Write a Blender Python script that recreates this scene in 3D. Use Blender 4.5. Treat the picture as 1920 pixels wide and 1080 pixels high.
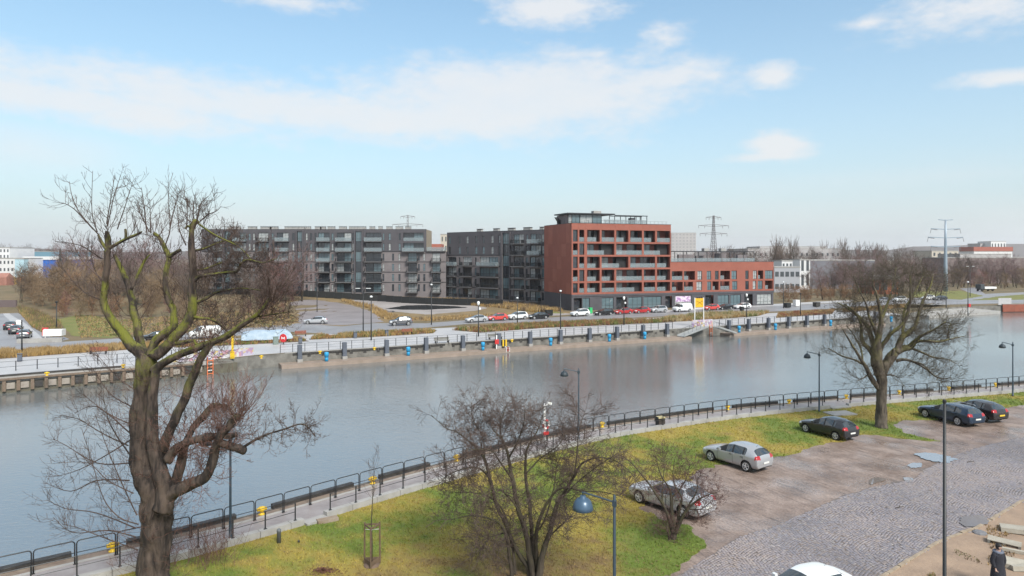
import bpy, bmesh, math, random
import numpy as np
from mathutils import Vector, Matrix, noise
R = math.radians
random.seed(7)
scn = bpy.context.scene
for o in list(bpy.data.objects): bpy.data.objects.remove(o)
col = scn.collection

# ---------------------------------------------------------------- camera
F, CX, HY, H = 1300.0, 960.0, 480.0, 13.0        # focal length in photo pixels, image centre, horizon row, eye height (m)
cam_d = bpy.data.cameras.new('camera'); cam = bpy.data.objects.new('camera', cam_d); col.objects.link(cam)
cam.location = (0, 0, H); cam.rotation_euler = (R(90), 0, 0)
cam_d.sensor_width = 36; cam_d.lens = 36 * F / 1920; cam_d.shift_y = -(540 - HY) / 1920
cam_d.clip_start = 0.1; cam_d.clip_end = 9000
scn.camera = cam
scn.view_settings.view_transform = 'Standard'; scn.view_settings.look = 'None'
scn.view_settings.exposure = 1.75; scn.view_settings.gamma = 1; scn.view_settings.use_curve_mapping = False
scn.cycles.max_bounces = 6; scn.cycles.volume_bounces = 0; scn.cycles.caustics_reflective = False; scn.cycles.caustics_refractive = False
try: scn.cycles.sample_clamp_indirect = 3.0
except Exception: pass

# ---------------------------------------------------------------- sun and sky
SUN_EL, SUN_AZ = 44.0, 150.0          # azimuth clockwise from +Y (behind the camera, to the right)
sd = bpy.data.lights.new('sun', 'SUN'); sun = bpy.data.objects.new('sun', sd); col.objects.link(sun)
sd.energy = 1.5; sd.angle = R(20); sd.color = (1.0, .95, .88)
dv = Vector((math.sin(R(SUN_AZ)) * math.cos(R(SUN_EL)), math.cos(R(SUN_AZ)) * math.cos(R(SUN_EL)), math.sin(R(SUN_EL))))
sun.rotation_euler = dv.to_track_quat('Z', 'Y').to_euler()

world = bpy.data.worlds.new('World'); scn.world = world; world.use_nodes = True
def build_sky():
    nt = world.node_tree; N = nt.nodes; Lk = nt.links; N.clear()
    out = N.new('ShaderNodeOutputWorld'); bg = N.new('ShaderNodeBackground'); Lk.new(bg.outputs[0], out.inputs[0])
    bg.inputs[1].default_value = 0.06
    sky = N.new('ShaderNodeTexSky'); sky.sky_type = 'NISHITA'; sky.sun_disc = False
    sky.sun_elevation = R(SUN_EL); sky.sun_rotation = R(SUN_AZ); sky.air_density = 1.0; sky.dust_density = 1.2; sky.ozone_density = 1.6
    tc = N.new('ShaderNodeTexCoord'); sep = N.new('ShaderNodeSeparateXYZ'); Lk.new(tc.outputs['Generated'], sep.inputs[0])
    def m(op, a, b=None, c=None, clamp=False):
        n = N.new('ShaderNodeMath'); n.operation = op; n.use_clamp = clamp
        for i, v in enumerate((a, b, c)):
            if v is None: continue
            if isinstance(v, (int, float)): n.inputs[i].default_value = v
            else: Lk.new(v, n.inputs[i])
        return n.outputs[0]
    az = m('ARCTAN2', sep.outputs[0], sep.outputs[1])
    el = m('ARCSINE', sep.outputs[2])
    # warp the directions a little so cloud borders are ragged
    comb = N.new('ShaderNodeCombineXYZ'); Lk.new(az, comb.inputs[0]); Lk.new(m('MULTIPLY', el, 2.2), comb.inputs[1])
    def fbm(scale, detail, rough, off=0.0, stretch=1.0):
        mp = N.new('ShaderNodeMapping'); Lk.new(comb.outputs[0], mp.inputs[0]); mp.inputs[1].default_value = (off, off * .7, 0); mp.inputs[3].default_value = (1, stretch, 1)
        n = N.new('ShaderNodeTexNoise'); n.inputs['Scale'].default_value = scale; n.inputs['Detail'].default_value = detail; n.inputs['Roughness'].default_value = rough
        Lk.new(mp.outputs[0], n.inputs['Vector']); return n.outputs['Fac']
    n1 = fbm(9, 8, .62); n2 = fbm(30, 6, .6, 3.1); n3 = fbm(5, 5, .55, 7.7, 1.5); nb = fbm(14, 7, .65, 11.3)
    def ell(px, py, rx, ry, amp, soft=1.0, rot=0.0):
        a0 = math.atan((px - CX) / F); e0 = math.atan((HY - py) / F * math.cos(a0))
        dx = m('SUBTRACT', az, a0); dy = m('SUBTRACT', el, e0)
        if rot:
            c, s = math.cos(R(rot)), math.sin(R(rot))
            dx, dy = m('ADD', m('MULTIPLY', dx, c), m('MULTIPLY', dy, s)), m('SUBTRACT', m('MULTIPLY', dy, c), m('MULTIPLY', dx, s))
        dx = m('MULTIPLY', dx, F / rx); dy = m('MULTIPLY', dy, F / ry)
        r2 = m('ADD', m('MULTIPLY', dx, dx), m('MULTIPLY', dy, dy))
        return m('MULTIPLY', m('SUBTRACT', 1.0, m('SQRT', r2)), amp)
    def mx(L):
        r = L[0]
        for k in L[1:]: r = m('MAXIMUM', r, k)
        return r
    big = mx([ell(960, 182, 400, 88, 1, rot=2), ell(520, 200, 640, 52, .8, rot=-3), ell(60, 178, 460, 44, .75, rot=-4), ell(1210, 152, 180, 34, .75, rot=6), ell(820, 225, 430, 48, .8)])
    soft = mx([ell(40, 275, 190, 62, .8), ell(300, 420, 900, 60, .35), ell(1500, 410, 900, 50, .3), ell(1750, 330, 500, 30, .25)])
    small = mx([ell(1452, 142, 62, 30, 1), ell(1458, 274, 72, 34, 1), ell(1035, 14, 150, 46, 1), ell(1243, 70, 58, 40, .55), ell(1830, 18, 190, 46, .7), ell(1880, 147, 90, 18, .8),
                ell(1625, 42, 60, 18, .6), ell(540, 4, 140, 22, .6), ell(1445, 292, 95, 14, .8)])
    def cover(f, nz, k, lo, hi):
        v = m('ADD', f, m('MULTIPLY', m('SUBTRACT', nz, .5), k))
        mr = N.new('ShaderNodeMapRange'); mr.interpolation_type = 'SMOOTHSTEP'; mr.inputs[1].default_value = lo; mr.inputs[2].default_value = hi
        Lk.new(v, mr.inputs[0]); return mr.outputs[0]
    nn = m('ADD', m('MULTIPLY', n1, .6), m('MULTIPLY', n2, .4))
    cb = cover(big, nn, 1.9, -.16, .62)
    cs = cover(small, m('ADD', m('MULTIPLY', nb, .6), m('MULTIPLY', n2, .4)), 1.9, -.05, .75)
    cf = cover(soft, n3, .9, -.1, .9)
    # scattered cloud goes on outside the view, made heavier to whiten the skylight
    away = m('MULTIPLY', m('ADD', m('GREATER_THAN', m('ABSOLUTE', az), .72), m('GREATER_THAN', el, .42), None, True), 1.0)
    gen = m('MULTIPLY', cover(m('SUBTRACT', n3, .5), n1, 1.2, -.25, .2), m('MULTIPLY', away, .85))
    dens = m('MULTIPLY', m('ADD', .72, m('MULTIPLY', n1, .42)), 1.0, None, True)
    cloud = m('MAXIMUM', m('MAXIMUM', m('MULTIPLY', m('MULTIPLY', cb, .86), dens), m('MULTIPLY', cs, .86)), m('MAXIMUM', m('MULTIPLY', cf, .55), gen))
    tint = N.new('ShaderNodeMix'); tint.data_type = 'RGBA'; tint.blend_type = 'MULTIPLY'; tint.inputs[0].default_value = 1
    Lk.new(sky.outputs[0], tint.inputs[6]); tint.inputs[7].default_value = (*SKYTINT, 1)
    # thin high veil thickening towards the horizon
    veil = m('ADD', VEIL0, m('MULTIPLY', m('POWER', m('SUBTRACT', 1.0, m('MULTIPLY', m('MAXIMUM', el, 0.0), 1.15), None, True), 3.5), .95 - VEIL0))
    mv = N.new('ShaderNodeMix'); mv.data_type = 'RGBA'; Lk.new(veil, mv.inputs[0]); Lk.new(tint.outputs[2], mv.inputs[6]); mv.inputs[7].default_value = (*[c * VEILB for c in (.76, .79, .85)], 1)
    mc = N.new('ShaderNodeMix'); mc.data_type = 'RGBA'; Lk.new(cloud, mc.inputs[0]); Lk.new(mv.outputs[2], mc.inputs[6])
    mc.inputs[7].default_value = (*[c * CLOUDB for c in (.955, .965, .98)], 1)
    Lk.new(mc.outputs[2], bg.inputs[0])
SKYTINT = (.74, 1.04, 1.02); VEIL0 = .08; VEILB = 4.6; CLOUDB = 4.55
build_sky()
# ---------------------------------------------------------------- helpers
def sstep(a, b, x):
    t = min(1, max(0, (x - a) / (b - a))); return t * t * (3 - 2 * t)
def hgt(x, y):                       # gentle rise of the far bank towards the long apartment block
    return 2.2 * sstep(160, 203, y) * sstep(-20, -75, x)
def G(px, py, z=None):               # ground point seen at a photo pixel
    zz = z or 0.0
    for _ in range(30 if z is None else 1):
        Y = F * (H - zz) / max(py - HY, 1e-3); X = (px - CX) / F * Y
        if z is None: zz = .6 * zz + .4 * hgt(X, Y)
    return Vector((X, Y, zz))
def P(px, py, Y): return Vector(((px - CX) / F * Y, Y, H - (py - HY) / F * Y))

def tag(o, label=None, cat=None, group=None, kind=None):
    if label: o['label'] = label
    if cat: o['category'] = cat
    if group: o['group'] = group
    if kind: o['kind'] = kind
    return o
def empty(name, loc=(0, 0, 0), rz=0.0, label=None, cat=None, group=None):
    o = bpy.data.objects.new(name, None); col.objects.link(o); o.location = loc; o.rotation_euler = (0, 0, rz); o.empty_display_size = .2
    return tag(o, label, cat, group)
def link(name, me, parent=None, loc=(0, 0, 0), rz=0.0):
    o = bpy.data.objects.new(name, me); col.objects.link(o); o.parent = parent; o.location = loc; o.rotation_euler = (0, 0, rz); return o
def copy_tree(o, parent=None):
    c = o.copy(); col.objects.link(c); c.parent = parent
    for ch in list(o.children): copy_tree(ch, c)
    return c

class MB:
    """collects shapes; build() links them as one mesh"""
    def __init__(s): s.v = []; s.f = []; s.m = []
    def add(s, vs, fs, mi=0):
        n = len(s.v); s.v += [tuple(v) for v in vs]; s.f += [tuple(i + n for i in f) for f in fs]; s.m += [mi] * len(fs); return s
    def box(s, x0, x1, y0, y1, z0, z1, mi=0, M=None):
        vs = [Vector(p) for p in ((x0, y0, z0), (x1, y0, z0), (x1, y1, z0), (x0, y1, z0), (x0, y0, z1), (x1, y0, z1), (x1, y1, z1), (x0, y1, z1))]
        if M is not None: vs = [M @ v for v in vs]
        return s.add(vs, [(0, 3, 2, 1), (4, 5, 6, 7), (0, 1, 5, 4), (1, 2, 6, 5), (2, 3, 7, 6), (3, 0, 4, 7)], mi)
    def bar(s, a, b, w, h=None, mi=0):         # rectangular bar from a to b
        a, b = Vector(a), Vector(b); h = h or w; d = (b - a); L = d.length
        if L < 1e-6: return s
        d /= L; up = Vector((0, 0, 1)) if abs(d.z) < .99 else Vector((0, 1, 0)); x = d.cross(up).normalized(); z = x.cross(d)
        vs = [a + x * sx * w / 2 + z * sz * h / 2 + d * t for t in (0, L) for sx, sz in ((-1, -1), (1, -1), (1, 1), (-1, 1))]
        return s.add(vs, [(3, 2, 1, 0), (4, 5, 6, 7), (0, 1, 5, 4), (1, 2, 6, 5), (2, 3, 7, 6), (3, 0, 4, 7)], mi)
    def tube(s, pts, rad, n=6, mi=0, cap=True, jit=None):
        pts = [Vector(p) for p in pts]; k = len(pts)
        if not hasattr(rad, '__len__'): rad = [rad] * k
        ref = None; base = len(s.v)
        for i, p in enumerate(pts):
            d = (pts[min(i + 1, k - 1)] - pts[max(i - 1, 0)])
            if d.length < 1e-9: d = Vector((0, 0, 1))
            d.normalize()
            if ref is None: ref = Vector((1, 0, 0)) if abs(d.x) < .9 else Vector((0, 1, 0))
            x = (ref - d * ref.dot(d))
            if x.length < 1e-6: x = d.orthogonal()
            x.normalize(); y = d.cross(x); ref = x
            for j in range(n):
                a = 2 * math.pi * j / n; q = x * math.cos(a) + y * math.sin(a); r = rad[i]
                if jit: r *= jit(p + q * r, a)
                s.v.append(tuple(p + q * r))
        for i in range(k - 1):
            for j in range(n):
                a = base + i * n + j; b = base + i * n + (j + 1) % n; s.f.append((a, b, b + n, a + n)); s.m.append(mi)
        if cap and n > 2:
            s.f.append(tuple(base + j for j in reversed(range(n)))); s.f.append(tuple(base + (k - 1) * n + j for j in range(n))); s.m += [mi, mi]
        return s
    def lathe(s, prof, n=16, c=(0, 0, 0), mi=0):     # prof: (r, z) list
        base = len(s.v)
        for r, z in prof:
            for j in range(n):
                a = 2 * math.pi * j / n; s.v.append((c[0] + r * math.cos(a), c[1] + r * math.sin(a), c[2] + z))
        for i in range(len(prof) - 1):
            for j in range(n):
                a = base + i * n + j; b = base + i * n + (j + 1) % n; s.f.append((a, b, b + n, a + n)); s.m.append(mi)
        s.f.append(tuple(base + j for j in reversed(range(n)))); s.f.append(tuple(base + (len(prof) - 1) * n + j for j in range(n))); s.m += [mi, mi]
        return s
    def mesh(s, name, mats, smooth=False):
        me = bpy.data.meshes.new(name); me.from_pydata(s.v, [], s.f)
        mats = mats if isinstance(mats, (list, tuple)) else [mats]
        for m_ in mats: me.materials.append(m_)
        if len(mats) > 1: me.polygons.foreach_set('material_index', s.m)
        if smooth: me.polygons.foreach_set('use_smooth', [True] * len(me.polygons))
        me.update(); return me
    def build(s, name, mats, parent=None, smooth=False, loc=(0, 0, 0), rz=0.0): return link(name, s.mesh(name, mats, smooth), parent, loc, rz)

def catmull(pts, sub=4):
    out = []
    n = len(pts)
    for i in range(n - 1):
        p0, p1, p2, p3 = pts[max(i - 1, 0)], pts[i], pts[i + 1], pts[min(i + 2, n - 1)]
        for k in range(sub):
            t = k / sub
            out.append([.5 * ((2 * b) + (-a + c) * t + (2 * a - 5 * b + 4 * c - d) * t * t + (-a + 3 * b - 3 * c + d) * t ** 3) for a, b, c, d in zip(p0, p1, p2, p3)])
    out.append(list(pts[-1])); return out

# ---------------------------------------------------------------- materials
MATS = {}
def mat(name, c, rough=.7, metal=0.0, c2=None, scale=3.0, var=1.0, bump=0.0, bscale=None, detail=5, coat=0.0, spec=None, stretch=(1, 1, 1), attr=None, thr=None, rough2=None):
    if name in MATS: return MATS[name]
    m = bpy.data.materials.new(name); m.use_nodes = True; nt = m.node_tree; N = nt.nodes; L = nt.links
    b = N['Principled BSDF']; b.inputs['Base Color'].default_value = (*c, 1); b.inputs['Roughness'].default_value = rough; b.inputs['Metallic'].default_value = metal
    if coat: b.inputs['Coat Weight'].default_value = coat; b.inputs['Coat Roughness'].default_value = .05
    if spec is not None: b.inputs['Specular IOR Level'].default_value = spec
    if c2 or bump:
        tc = N.new('ShaderNodeTexCoord'); mp = N.new('ShaderNodeMapping'); mp.inputs[3].default_value = stretch; L.new(tc.outputs['Object'], mp.inputs[0])
    if c2:
        n = N.new('ShaderNodeTexNoise'); n.inputs['Scale'].default_value = scale; n.inputs['Detail'].default_value = detail; n.inputs['Roughness'].default_value = .62; L.new(mp.outputs[0], n.inputs['Vector'])
        r = N.new('ShaderNodeMapRange'); lo, hi = thr or (.32, .68); r.inputs[1].default_value = lo; r.inputs[2].default_value = hi; L.new(n.outputs['Fac'], r.inputs[0])
        mx = N.new('ShaderNodeMix'); mx.data_type = 'RGBA'; L.new(r.outputs[0], mx.inputs[0]); mx.inputs[6].default_value = (*c, 1); mx.inputs[7].default_value = (*c2, 1)
        L.new(mx.outputs[2], b.inputs['Base Color'])
        if rough2 is not None:
            r2 = N.new('ShaderNodeMapRange'); r2.inputs[1].default_value = lo; r2.inputs[2].default_value = hi; r2.inputs[3].default_value = rough; r2.inputs[4].default_value = rough2
            L.new(n.outputs['Fac'], r2.inputs[0]); L.new(r2.outputs[0], b.inputs['Roughness'])
    if attr:
        at = N.new('ShaderNodeAttribute'); at.attribute_name = attr; L.new(at.outputs['Color'], b.inputs['Base Color'])
    if bump:
        nb = N.new('ShaderNodeTexNoise'); nb.inputs['Scale'].default_value = bscale or scale * 4; nb.inputs['Detail'].default_value = 6; L.new(mp.outputs[0], nb.inputs['Vector'])
        bp = N.new('ShaderNodeBump'); bp.inputs['Strength'].default_value = 1; bp.inputs['Distance'].default_value = bump; L.new(nb.outputs['Fac'], bp.inputs['Height']); L.new(bp.outputs[0], b.inputs['Normal'])
    MATS[name] = m; return m
def srgb(r, g, b):
    return tuple(((c / 255 + .055) / 1.055) ** 2.4 if c > 10 else c / 255 / 12.92 for c in (r, g, b))
def glass(name, c, rough=.05, c2=None, scale=.5):
    return mat(name, c, rough, 0, c2=c2, scale=scale, spec=.9)
# ================================================================= SETTING
def offset(poly, d):                 # polyline shifted to its left by d
    out = []
    for i, p in enumerate(poly):
        a = Vector(poly[max(i - 1, 0)][:2]); b = Vector(poly[min(i + 1, len(poly) - 1)][:2]); t = (b - a).normalized()
        out.append((p[0] - t.y * d, p[1] + t.x * d))
    return out
def resample(poly, step):
    out = [Vector(poly[0][:2])]; acc = 0.0
    for a, b in zip(poly, poly[1:]):
        a, b = Vector(a[:2]), Vector(b[:2]); L = (b - a).length; d = (b - a) / L; t = step - acc
        while t <= L: out.append(a + d * t); t += step
        acc = L - (t - step)
    return out
def strip(mb, poly, d0, d1, z0, z1, mi=0):     # solid strip along a polyline between two offsets
    a = offset(poly, d0); b = offset(poly, d1); n = len(poly); base = len(mb.v)
    for p, q in zip(a, b): mb.v += [(p[0], p[1], z0), (q[0], q[1], z0), (q[0], q[1], z1), (p[0], p[1], z1)]
    for i in range(n - 1):
        k = base + i * 4
        for j in range(4):
            mb.f.append((k + j, k + 4 + j, k + 4 + (j + 1) % 4, k + (j + 1) % 4)); mb.m.append(mi)
    mb.f += [(base, base + 1, base + 2, base + 3), tuple(base + (n - 1) * 4 + j for j in (3, 2, 1, 0))]; mb.m += [mi, mi]
def drape(name, pts, off, m, cell=6.0, jag=0.0, kind='structure', parent=None, relief=None):
    """a polygon laid over the terrain at a small height above it"""
    pts = [Vector((p[0], p[1])) for p in pts]
    if jag:
        ring = resample([(*p,) for p in pts] + [(*pts[0],)], max(jag * 1.6, .3))
        pts = [p + Vector((noise.noise((p.x * .9 / jag, p.y * .9 / jag, 3)), noise.noise((p.x * .9 / jag, p.y * .9 / jag, 9)))) * jag * 1.3 for p in ring]
    bm = bmesh.new(); vs = [bm.verts.new((p.x, p.y, 0)) for p in pts]
    es = [bm.edges.new((vs[i], vs[(i + 1) % len(vs)])) for i in range(len(vs))]
    bmesh.ops.triangle_fill(bm, edges=es, use_beauty=True)
    for _ in range(7):
        long = [e for e in bm.edges if e.calc_length() > cell]
        if not long: break
        bmesh.ops.subdivide_edges(bm, edges=long, cuts=1); bmesh.ops.triangulate(bm, faces=bm.faces[:])
    for v in bm.verts: v.co.z = hgt(v.co.x, v.co.y) + off + (relief(v.co.x, v.co.y) if relief else 0)
    bmesh.ops.recalc_face_normals(bm, faces=bm.faces[:])
    if sum(f.normal.z for f in bm.faces) < 0: bmesh.ops.reverse_faces(bm, faces=bm.faces[:])
    me = bpy.data.meshes.new(name); bm.to_mesh(me); bm.free(); me.materials.append(m)
    o = link(name, me, parent)
    if kind and parent is None: o['kind'] = kind
    return o
def px(*pp): return [G(a, b) for a, b in pp]

# ---- near quay line (inner kerb), measured from the photo
I0 = [(-60, -6), (-20, 25.3), (-12.6, 31.2), (-4.95, 38.9), (4.4, 47.6), (10.6, 51.7), (22.1, 57.3), (45.7, 65.3), (90, 79), (220, 110)]
INNER = [tuple(p) for p in catmull(I0, 6)]
OUT, EDGE = 2.05, 3.05              # outer rail and quay edge, metres from the inner kerb
EDGEL = offset(INNER, EDGE)
# ---- far quay line
W0 = Vector((-28.6, 93.5)); WD = Vector((.8862, .4633)); WN = Vector((-.4633, .8862))     # along, inland
def Wp(t, d=0.0): return W0 + WD * t + WN * d
def t_of_px(pxx, d=0.0):
    k = (pxx - CX) / F; o = W0 + WN * d; return (k * o.y - o.x) / (WD.x - k * WD.y)
FARL = [(-400, -165), (-54.9, 74.4), (-50.1, 77.8), (-44.4, 81.5), (-38, 86.0), (-35.2, 88.6), (-33.2, 90.9), tuple(Wp(-1)), tuple(Wp(60)), tuple(Wp(131)), (101, 169.5), (120, 181), (131, 182.2), (200, 205), (420, 300)]

# ground (near bank and far bank of one terrain), reaching the horizon
m_dirt = mat('dirt', (.165, .118, .095), .55, c2=(.315, .242, .205), scale=.55, bump=.03, bscale=5, detail=8, thr=(.36, .66), rough2=.5)
m_scrub = mat('scrub_ground', (.10, .085, .04), .95, c2=(.19, .135, .075), scale=.12, bump=.1, bscale=2, detail=8)
def near_ground():
    mb = MB(); ed = offset(INNER, 1.0); n = len(ed)
    vs = [(x, y, 0) for x, y in ed] + [(x * .9 + 40, y - 60, 0) for x, y in ed] + [(x * 2 + 10, y - 2500, 0) for x, y in ed]
    fs = [(i, i + n, i + n + 1, i + 1) for i in range(n - 1)] + [(i + n, i + 2 * n, i + 2 * n + 1, i + n + 1) for i in range(n - 1)]
    mb.add(vs, [tuple(reversed(f)) for f in fs]); o = mb.build('near_ground', m_dirt); o['kind'] = 'structure'; return o
def dirt_nodes():                    # tyre streaks along the parking direction, wet patches
    nt = m_dirt.node_tree; N = nt.nodes; L = nt.links; b = N['Principled BSDF']
    tc = N.new('ShaderNodeTexCoord'); rot = N.new('ShaderNodeMapping'); rot.inputs[2].default_value = (0, 0, R(-116)); L.new(tc.outputs['Object'], rot.inputs[0])
    mp = N.new('ShaderNodeMapping'); mp.inputs[3].default_value = (.32, 2.6, 1); L.new(rot.outputs[0], mp.inputs[0])
    n = N.new('ShaderNodeTexNoise'); n.inputs['Scale'].default_value = 1.5; n.inputs['Detail'].default_value = 5; n.inputs['Roughness'].default_value = .7; n.inputs['Distortion'].default_value = .6; L.new(mp.outputs[0], n.inputs['Vector'])
    r = N.new('ShaderNodeMapRange'); r.inputs[1].default_value = .53; r.inputs[2].default_value = .66; L.new(n.outputs['Fac'], r.inputs[0])
    mx = N.new('ShaderNodeMix'); mx.data_type = 'RGBA'; mx.blend_type = 'MIX'
    src = b.inputs['Base Color'].links[0].from_socket; L.new(src, mx.inputs[6]); mx.inputs[7].default_value = (.095, .070, .060, 1)
    k = N.new('ShaderNodeMath'); k.operation = 'MULTIPLY'; k.inputs[1].default_value = .85; L.new(r.outputs[0], k.inputs[0]); L.new(k.outputs[0], mx.inputs[0])
    # fine pebbly grain
    g = N.new('ShaderNodeTexNoise'); g.inputs['Scale'].default_value = 9; g.inputs['Detail'].default_value = 4; L.new(tc.outputs['Object'], g.inputs['Vector'])
    gr = N.new('ShaderNodeMapRange'); gr.inputs[1].default_value = .3; gr.inputs[2].default_value = .7; gr.inputs[3].default_value = .72; gr.inputs[4].default_value = 1.25; L.new(g.outputs['Fac'], gr.inputs[0])
    mg = N.new('ShaderNodeMix'); mg.data_type = 'RGBA'; mg.blend_type = 'MULTIPLY'; mg.inputs[0].default_value = 1; L.new(mx.outputs[2], mg.inputs[6]); L.new(gr.outputs[0], mg.inputs[7])
    w = N.new('ShaderNodeTexNoise'); w.inputs['Scale'].default_value = .32; w.inputs['Detail'].default_value = 6; w.inputs['Roughness'].default_value = .6; L.new(tc.outputs['Object'], w.inputs['Vector'])
    wr = N.new('ShaderNodeMapRange'); wr.inputs[1].default_value = .44; wr.inputs[2].default_value = .62; wr.inputs[3].default_value = .58; wr.inputs[4].default_value = .13; L.new(w.outputs['Fac'], wr.inputs[0]); L.new(wr.outputs[0], b.inputs['Roughness'])
    L.new(mg.outputs[2], b.inputs['Base Color'])
    bp = [x for x in N if x.type == 'BUMP'][0]; ad = N.new('ShaderNodeMath'); ad.operation = 'ADD'
    old = bp.inputs['Height'].links[0].from_socket; L.new(old, ad.inputs[0]); L.new(n.outputs['Fac'], ad.inputs[1]); L.new(ad.outputs[0], bp.inputs['Height'])
dirt_nodes(); near_ground()

def far_ground():
    ed = resample(FARL, 3.0); n = len(ed); mb = MB()
    ds = [0, 3, 8, 15, 25, 36, 44, 52, 60, 68, 76, 84, 95, 110, 140, 200, 320, 600, 1300, 2700]
    vs = []
    for d in ds:
        for i, p in enumerate(ed):
            f = (i / (n - 1) - .5) * 2; q = p + Vector((f * .55 - .1, 1)).normalized() * d; vs.append((q.x, q.y, hgt(q.x, q.y)))
    fs = [(r * n + i, r * n + i + 1, (r + 1) * n + i + 1, (r + 1) * n + i) for r in range(len(ds) - 1) for i in range(n - 1)]
    mb.add(vs, fs); o = mb.build('far_ground', m_scrub, smooth=True); o['kind'] = 'structure'
far_ground()

# ---- water
def water():
    m = bpy.data.materials.new('river_water'); m.use_nodes = True; nt = m.node_tree; N = nt.nodes; L = nt.links; b = N['Principled BSDF']
    b.inputs['Base Color'].default_value = (.135, .142, .140, 1); b.inputs['Roughness'].default_value = .05; b.inputs['IOR'].default_value = 2.2; b.inputs['Specular IOR Level'].default_value = 1.0
    tc = N.new('ShaderNodeTexCoord'); hs = []
    for sc, rot, st, amp, det in ((.55, 30, (1, 2.2, 1), .3, 3), (1.9, 20, (1, 1.9, 1), .48, 3), (6, 35, (1, 1.6, 1), .16, 2)):
        mp = N.new('ShaderNodeMapping'); mp.inputs[2].default_value = (0, 0, R(rot)); mp.inputs[3].default_value = st; L.new(tc.outputs['Object'], mp.inputs[0])
        n = N.new('ShaderNodeTexNoise'); n.inputs['Scale'].default_value = sc; n.inputs['Detail'].default_value = det; n.inputs['Distortion'].default_value = .5; L.new(mp.outputs[0], n.inputs['Vector'])
        k = N.new('ShaderNodeMath'); k.operation = 'MULTIPLY'; k.inputs[1].default_value = amp; L.new(n.outputs['Fac'], k.inputs[0]); hs.append(k.outputs[0])
    a = N.new('ShaderNodeMath'); L.new(hs[0], a.inputs[0]); L.new(hs[1], a.inputs[1]); a2 = N.new('ShaderNodeMath'); L.new(a.outputs[0], a2.inputs[0]); L.new(hs[2], a2.inputs[1])
    big = N.new('ShaderNodeTexNoise'); big.inputs['Scale'].default_value = .03; big.inputs['Detail'].default_value = 3; L.new(tc.outputs['Object'], big.inputs['Vector'])
    mr = N.new('ShaderNodeMapRange'); mr.inputs[1].default_value = .35; mr.inputs[2].default_value = .65; mr.inputs[3].default_value = .35; mr.inputs[4].default_value = 1.0; L.new(big.outputs['Fac'], mr.inputs[0])
    bp = N.new('ShaderNodeBump'); bp.inputs['Distance'].default_value = .055; L.new(a2.outputs[0], bp.inputs['Height']); L.new(mr.outputs[0], bp.inputs['Strength']); L.new(bp.outputs[0], b.inputs['Normal'])
    o = MB().add([(-600, -300, -1.7), (700, -300, -1.7), (700, 500, -1.7), (-600, 500, -1.7)], [(0, 1, 2, 3)]).build('water', m); o['kind'] = 'structure'
water()

# ---- materials of the setting
m_conc = mat('concrete', (.36, .35, .335), .8, c2=(.27, .26, .245), scale=1.2, bump=.01, bscale=20)
m_pale = mat('pale_paving', (.46, .45, .45), .55, c2=(.36, .355, .36), scale=.25, detail=7, bump=.005, bscale=8, rough2=.4)
m_walk = mat('walkway_pavers', (.215, .185, .18), .5, c2=(.29, .255, .245), scale=1.1, detail=7, bump=.006, bscale=12, rough2=.35)
m_brownstrip = mat('edge_strip', (.17, .12, .095), .8, c2=(.26, .21, .16), scale=2, bump=.01, bscale=14)
m_timber = mat('dark_timber', (.022, .02, .02), .6, c2=(.05, .045, .04), scale=3, bump=.01)
m_wall = mat('quay_wall', (.22, .21, .19), .85, c2=(.10, .095, .085), scale=.9, detail=8, bump=.02, bscale=9)
m_wallwet = mat('wet_quay_wall', (.075, .065, .05), .5, c2=(.13, .12, .085), scale=1.3, detail=6, bump=.03, bscale=5)
m_ledge = mat('ledge_concrete', (.30, .235, .195), .7, c2=(.21, .165, .13), scale=.8, detail=7, bump=.01)
m_asph = mat('asphalt', (.20, .195, .205), .55, c2=(.27, .265, .27), scale=.2, detail=8, bump=.004, bscale=20, rough2=.4)
m_mud = mat('mud_track', (.19, .165, .165), .5, c2=(.29, .26, .26), scale=.16, detail=9, bump=.06, bscale=1.4, rough2=.35)
m_gravel = mat('gravel_lot', (.34, .31, .295), .8, c2=(.24, .215, .205), scale=.12, detail=9, bump=.03, bscale=3)
m_dryg = mat('dry_grass_ground', (.24, .165, .075), .95, c2=(.14, .105, .055), scale=.35, detail=8, bump=.08, bscale=3)
m_soil = mat('bed_soil', (.10, .07, .05), .95, c2=(.16, .11, .08), scale=1, detail=6, bump=.05)
m_greenl = mat('far_lawn', (.115, .14, .03), .95, c2=(.19, .17, .05), scale=.3, detail=8, bump=.04, bscale=6)
m_puddle = mat('puddle_water', (.235, .205, .19), .03, spec=1.0, coat=1.0)
m_wetmud = mat('wet_mud_puddle', (.15, .118, .102), .06, spec=.9)
m_steel = mat('railing_steel', (.032, .034, .037), .42, .2)

# ---- near quay: body, walkway, kerb wall, timber fender
mb = MB(); strip(mb, INNER, .18, EDGE - .02, -2.6, .02); o = mb.build('quay_body', m_wall); o['kind'] = 'structure'
mb = MB(); strip(mb, INNER, .18, OUT + .02, .02, .05); o = mb.build('walkway', m_walk); o['kind'] = 'structure'
mb = MB(); strip(mb, INNER, OUT + .02, OUT + .22, .02, .075); o = mb.build('walkway_kerb', m_conc); o['kind'] = 'structure'
mb = MB(); strip(mb, INNER, OUT + .22, EDGE - .26, .02, .06); o = mb.build('edge_path', m_brownstrip); o['kind'] = 'structure'

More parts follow.
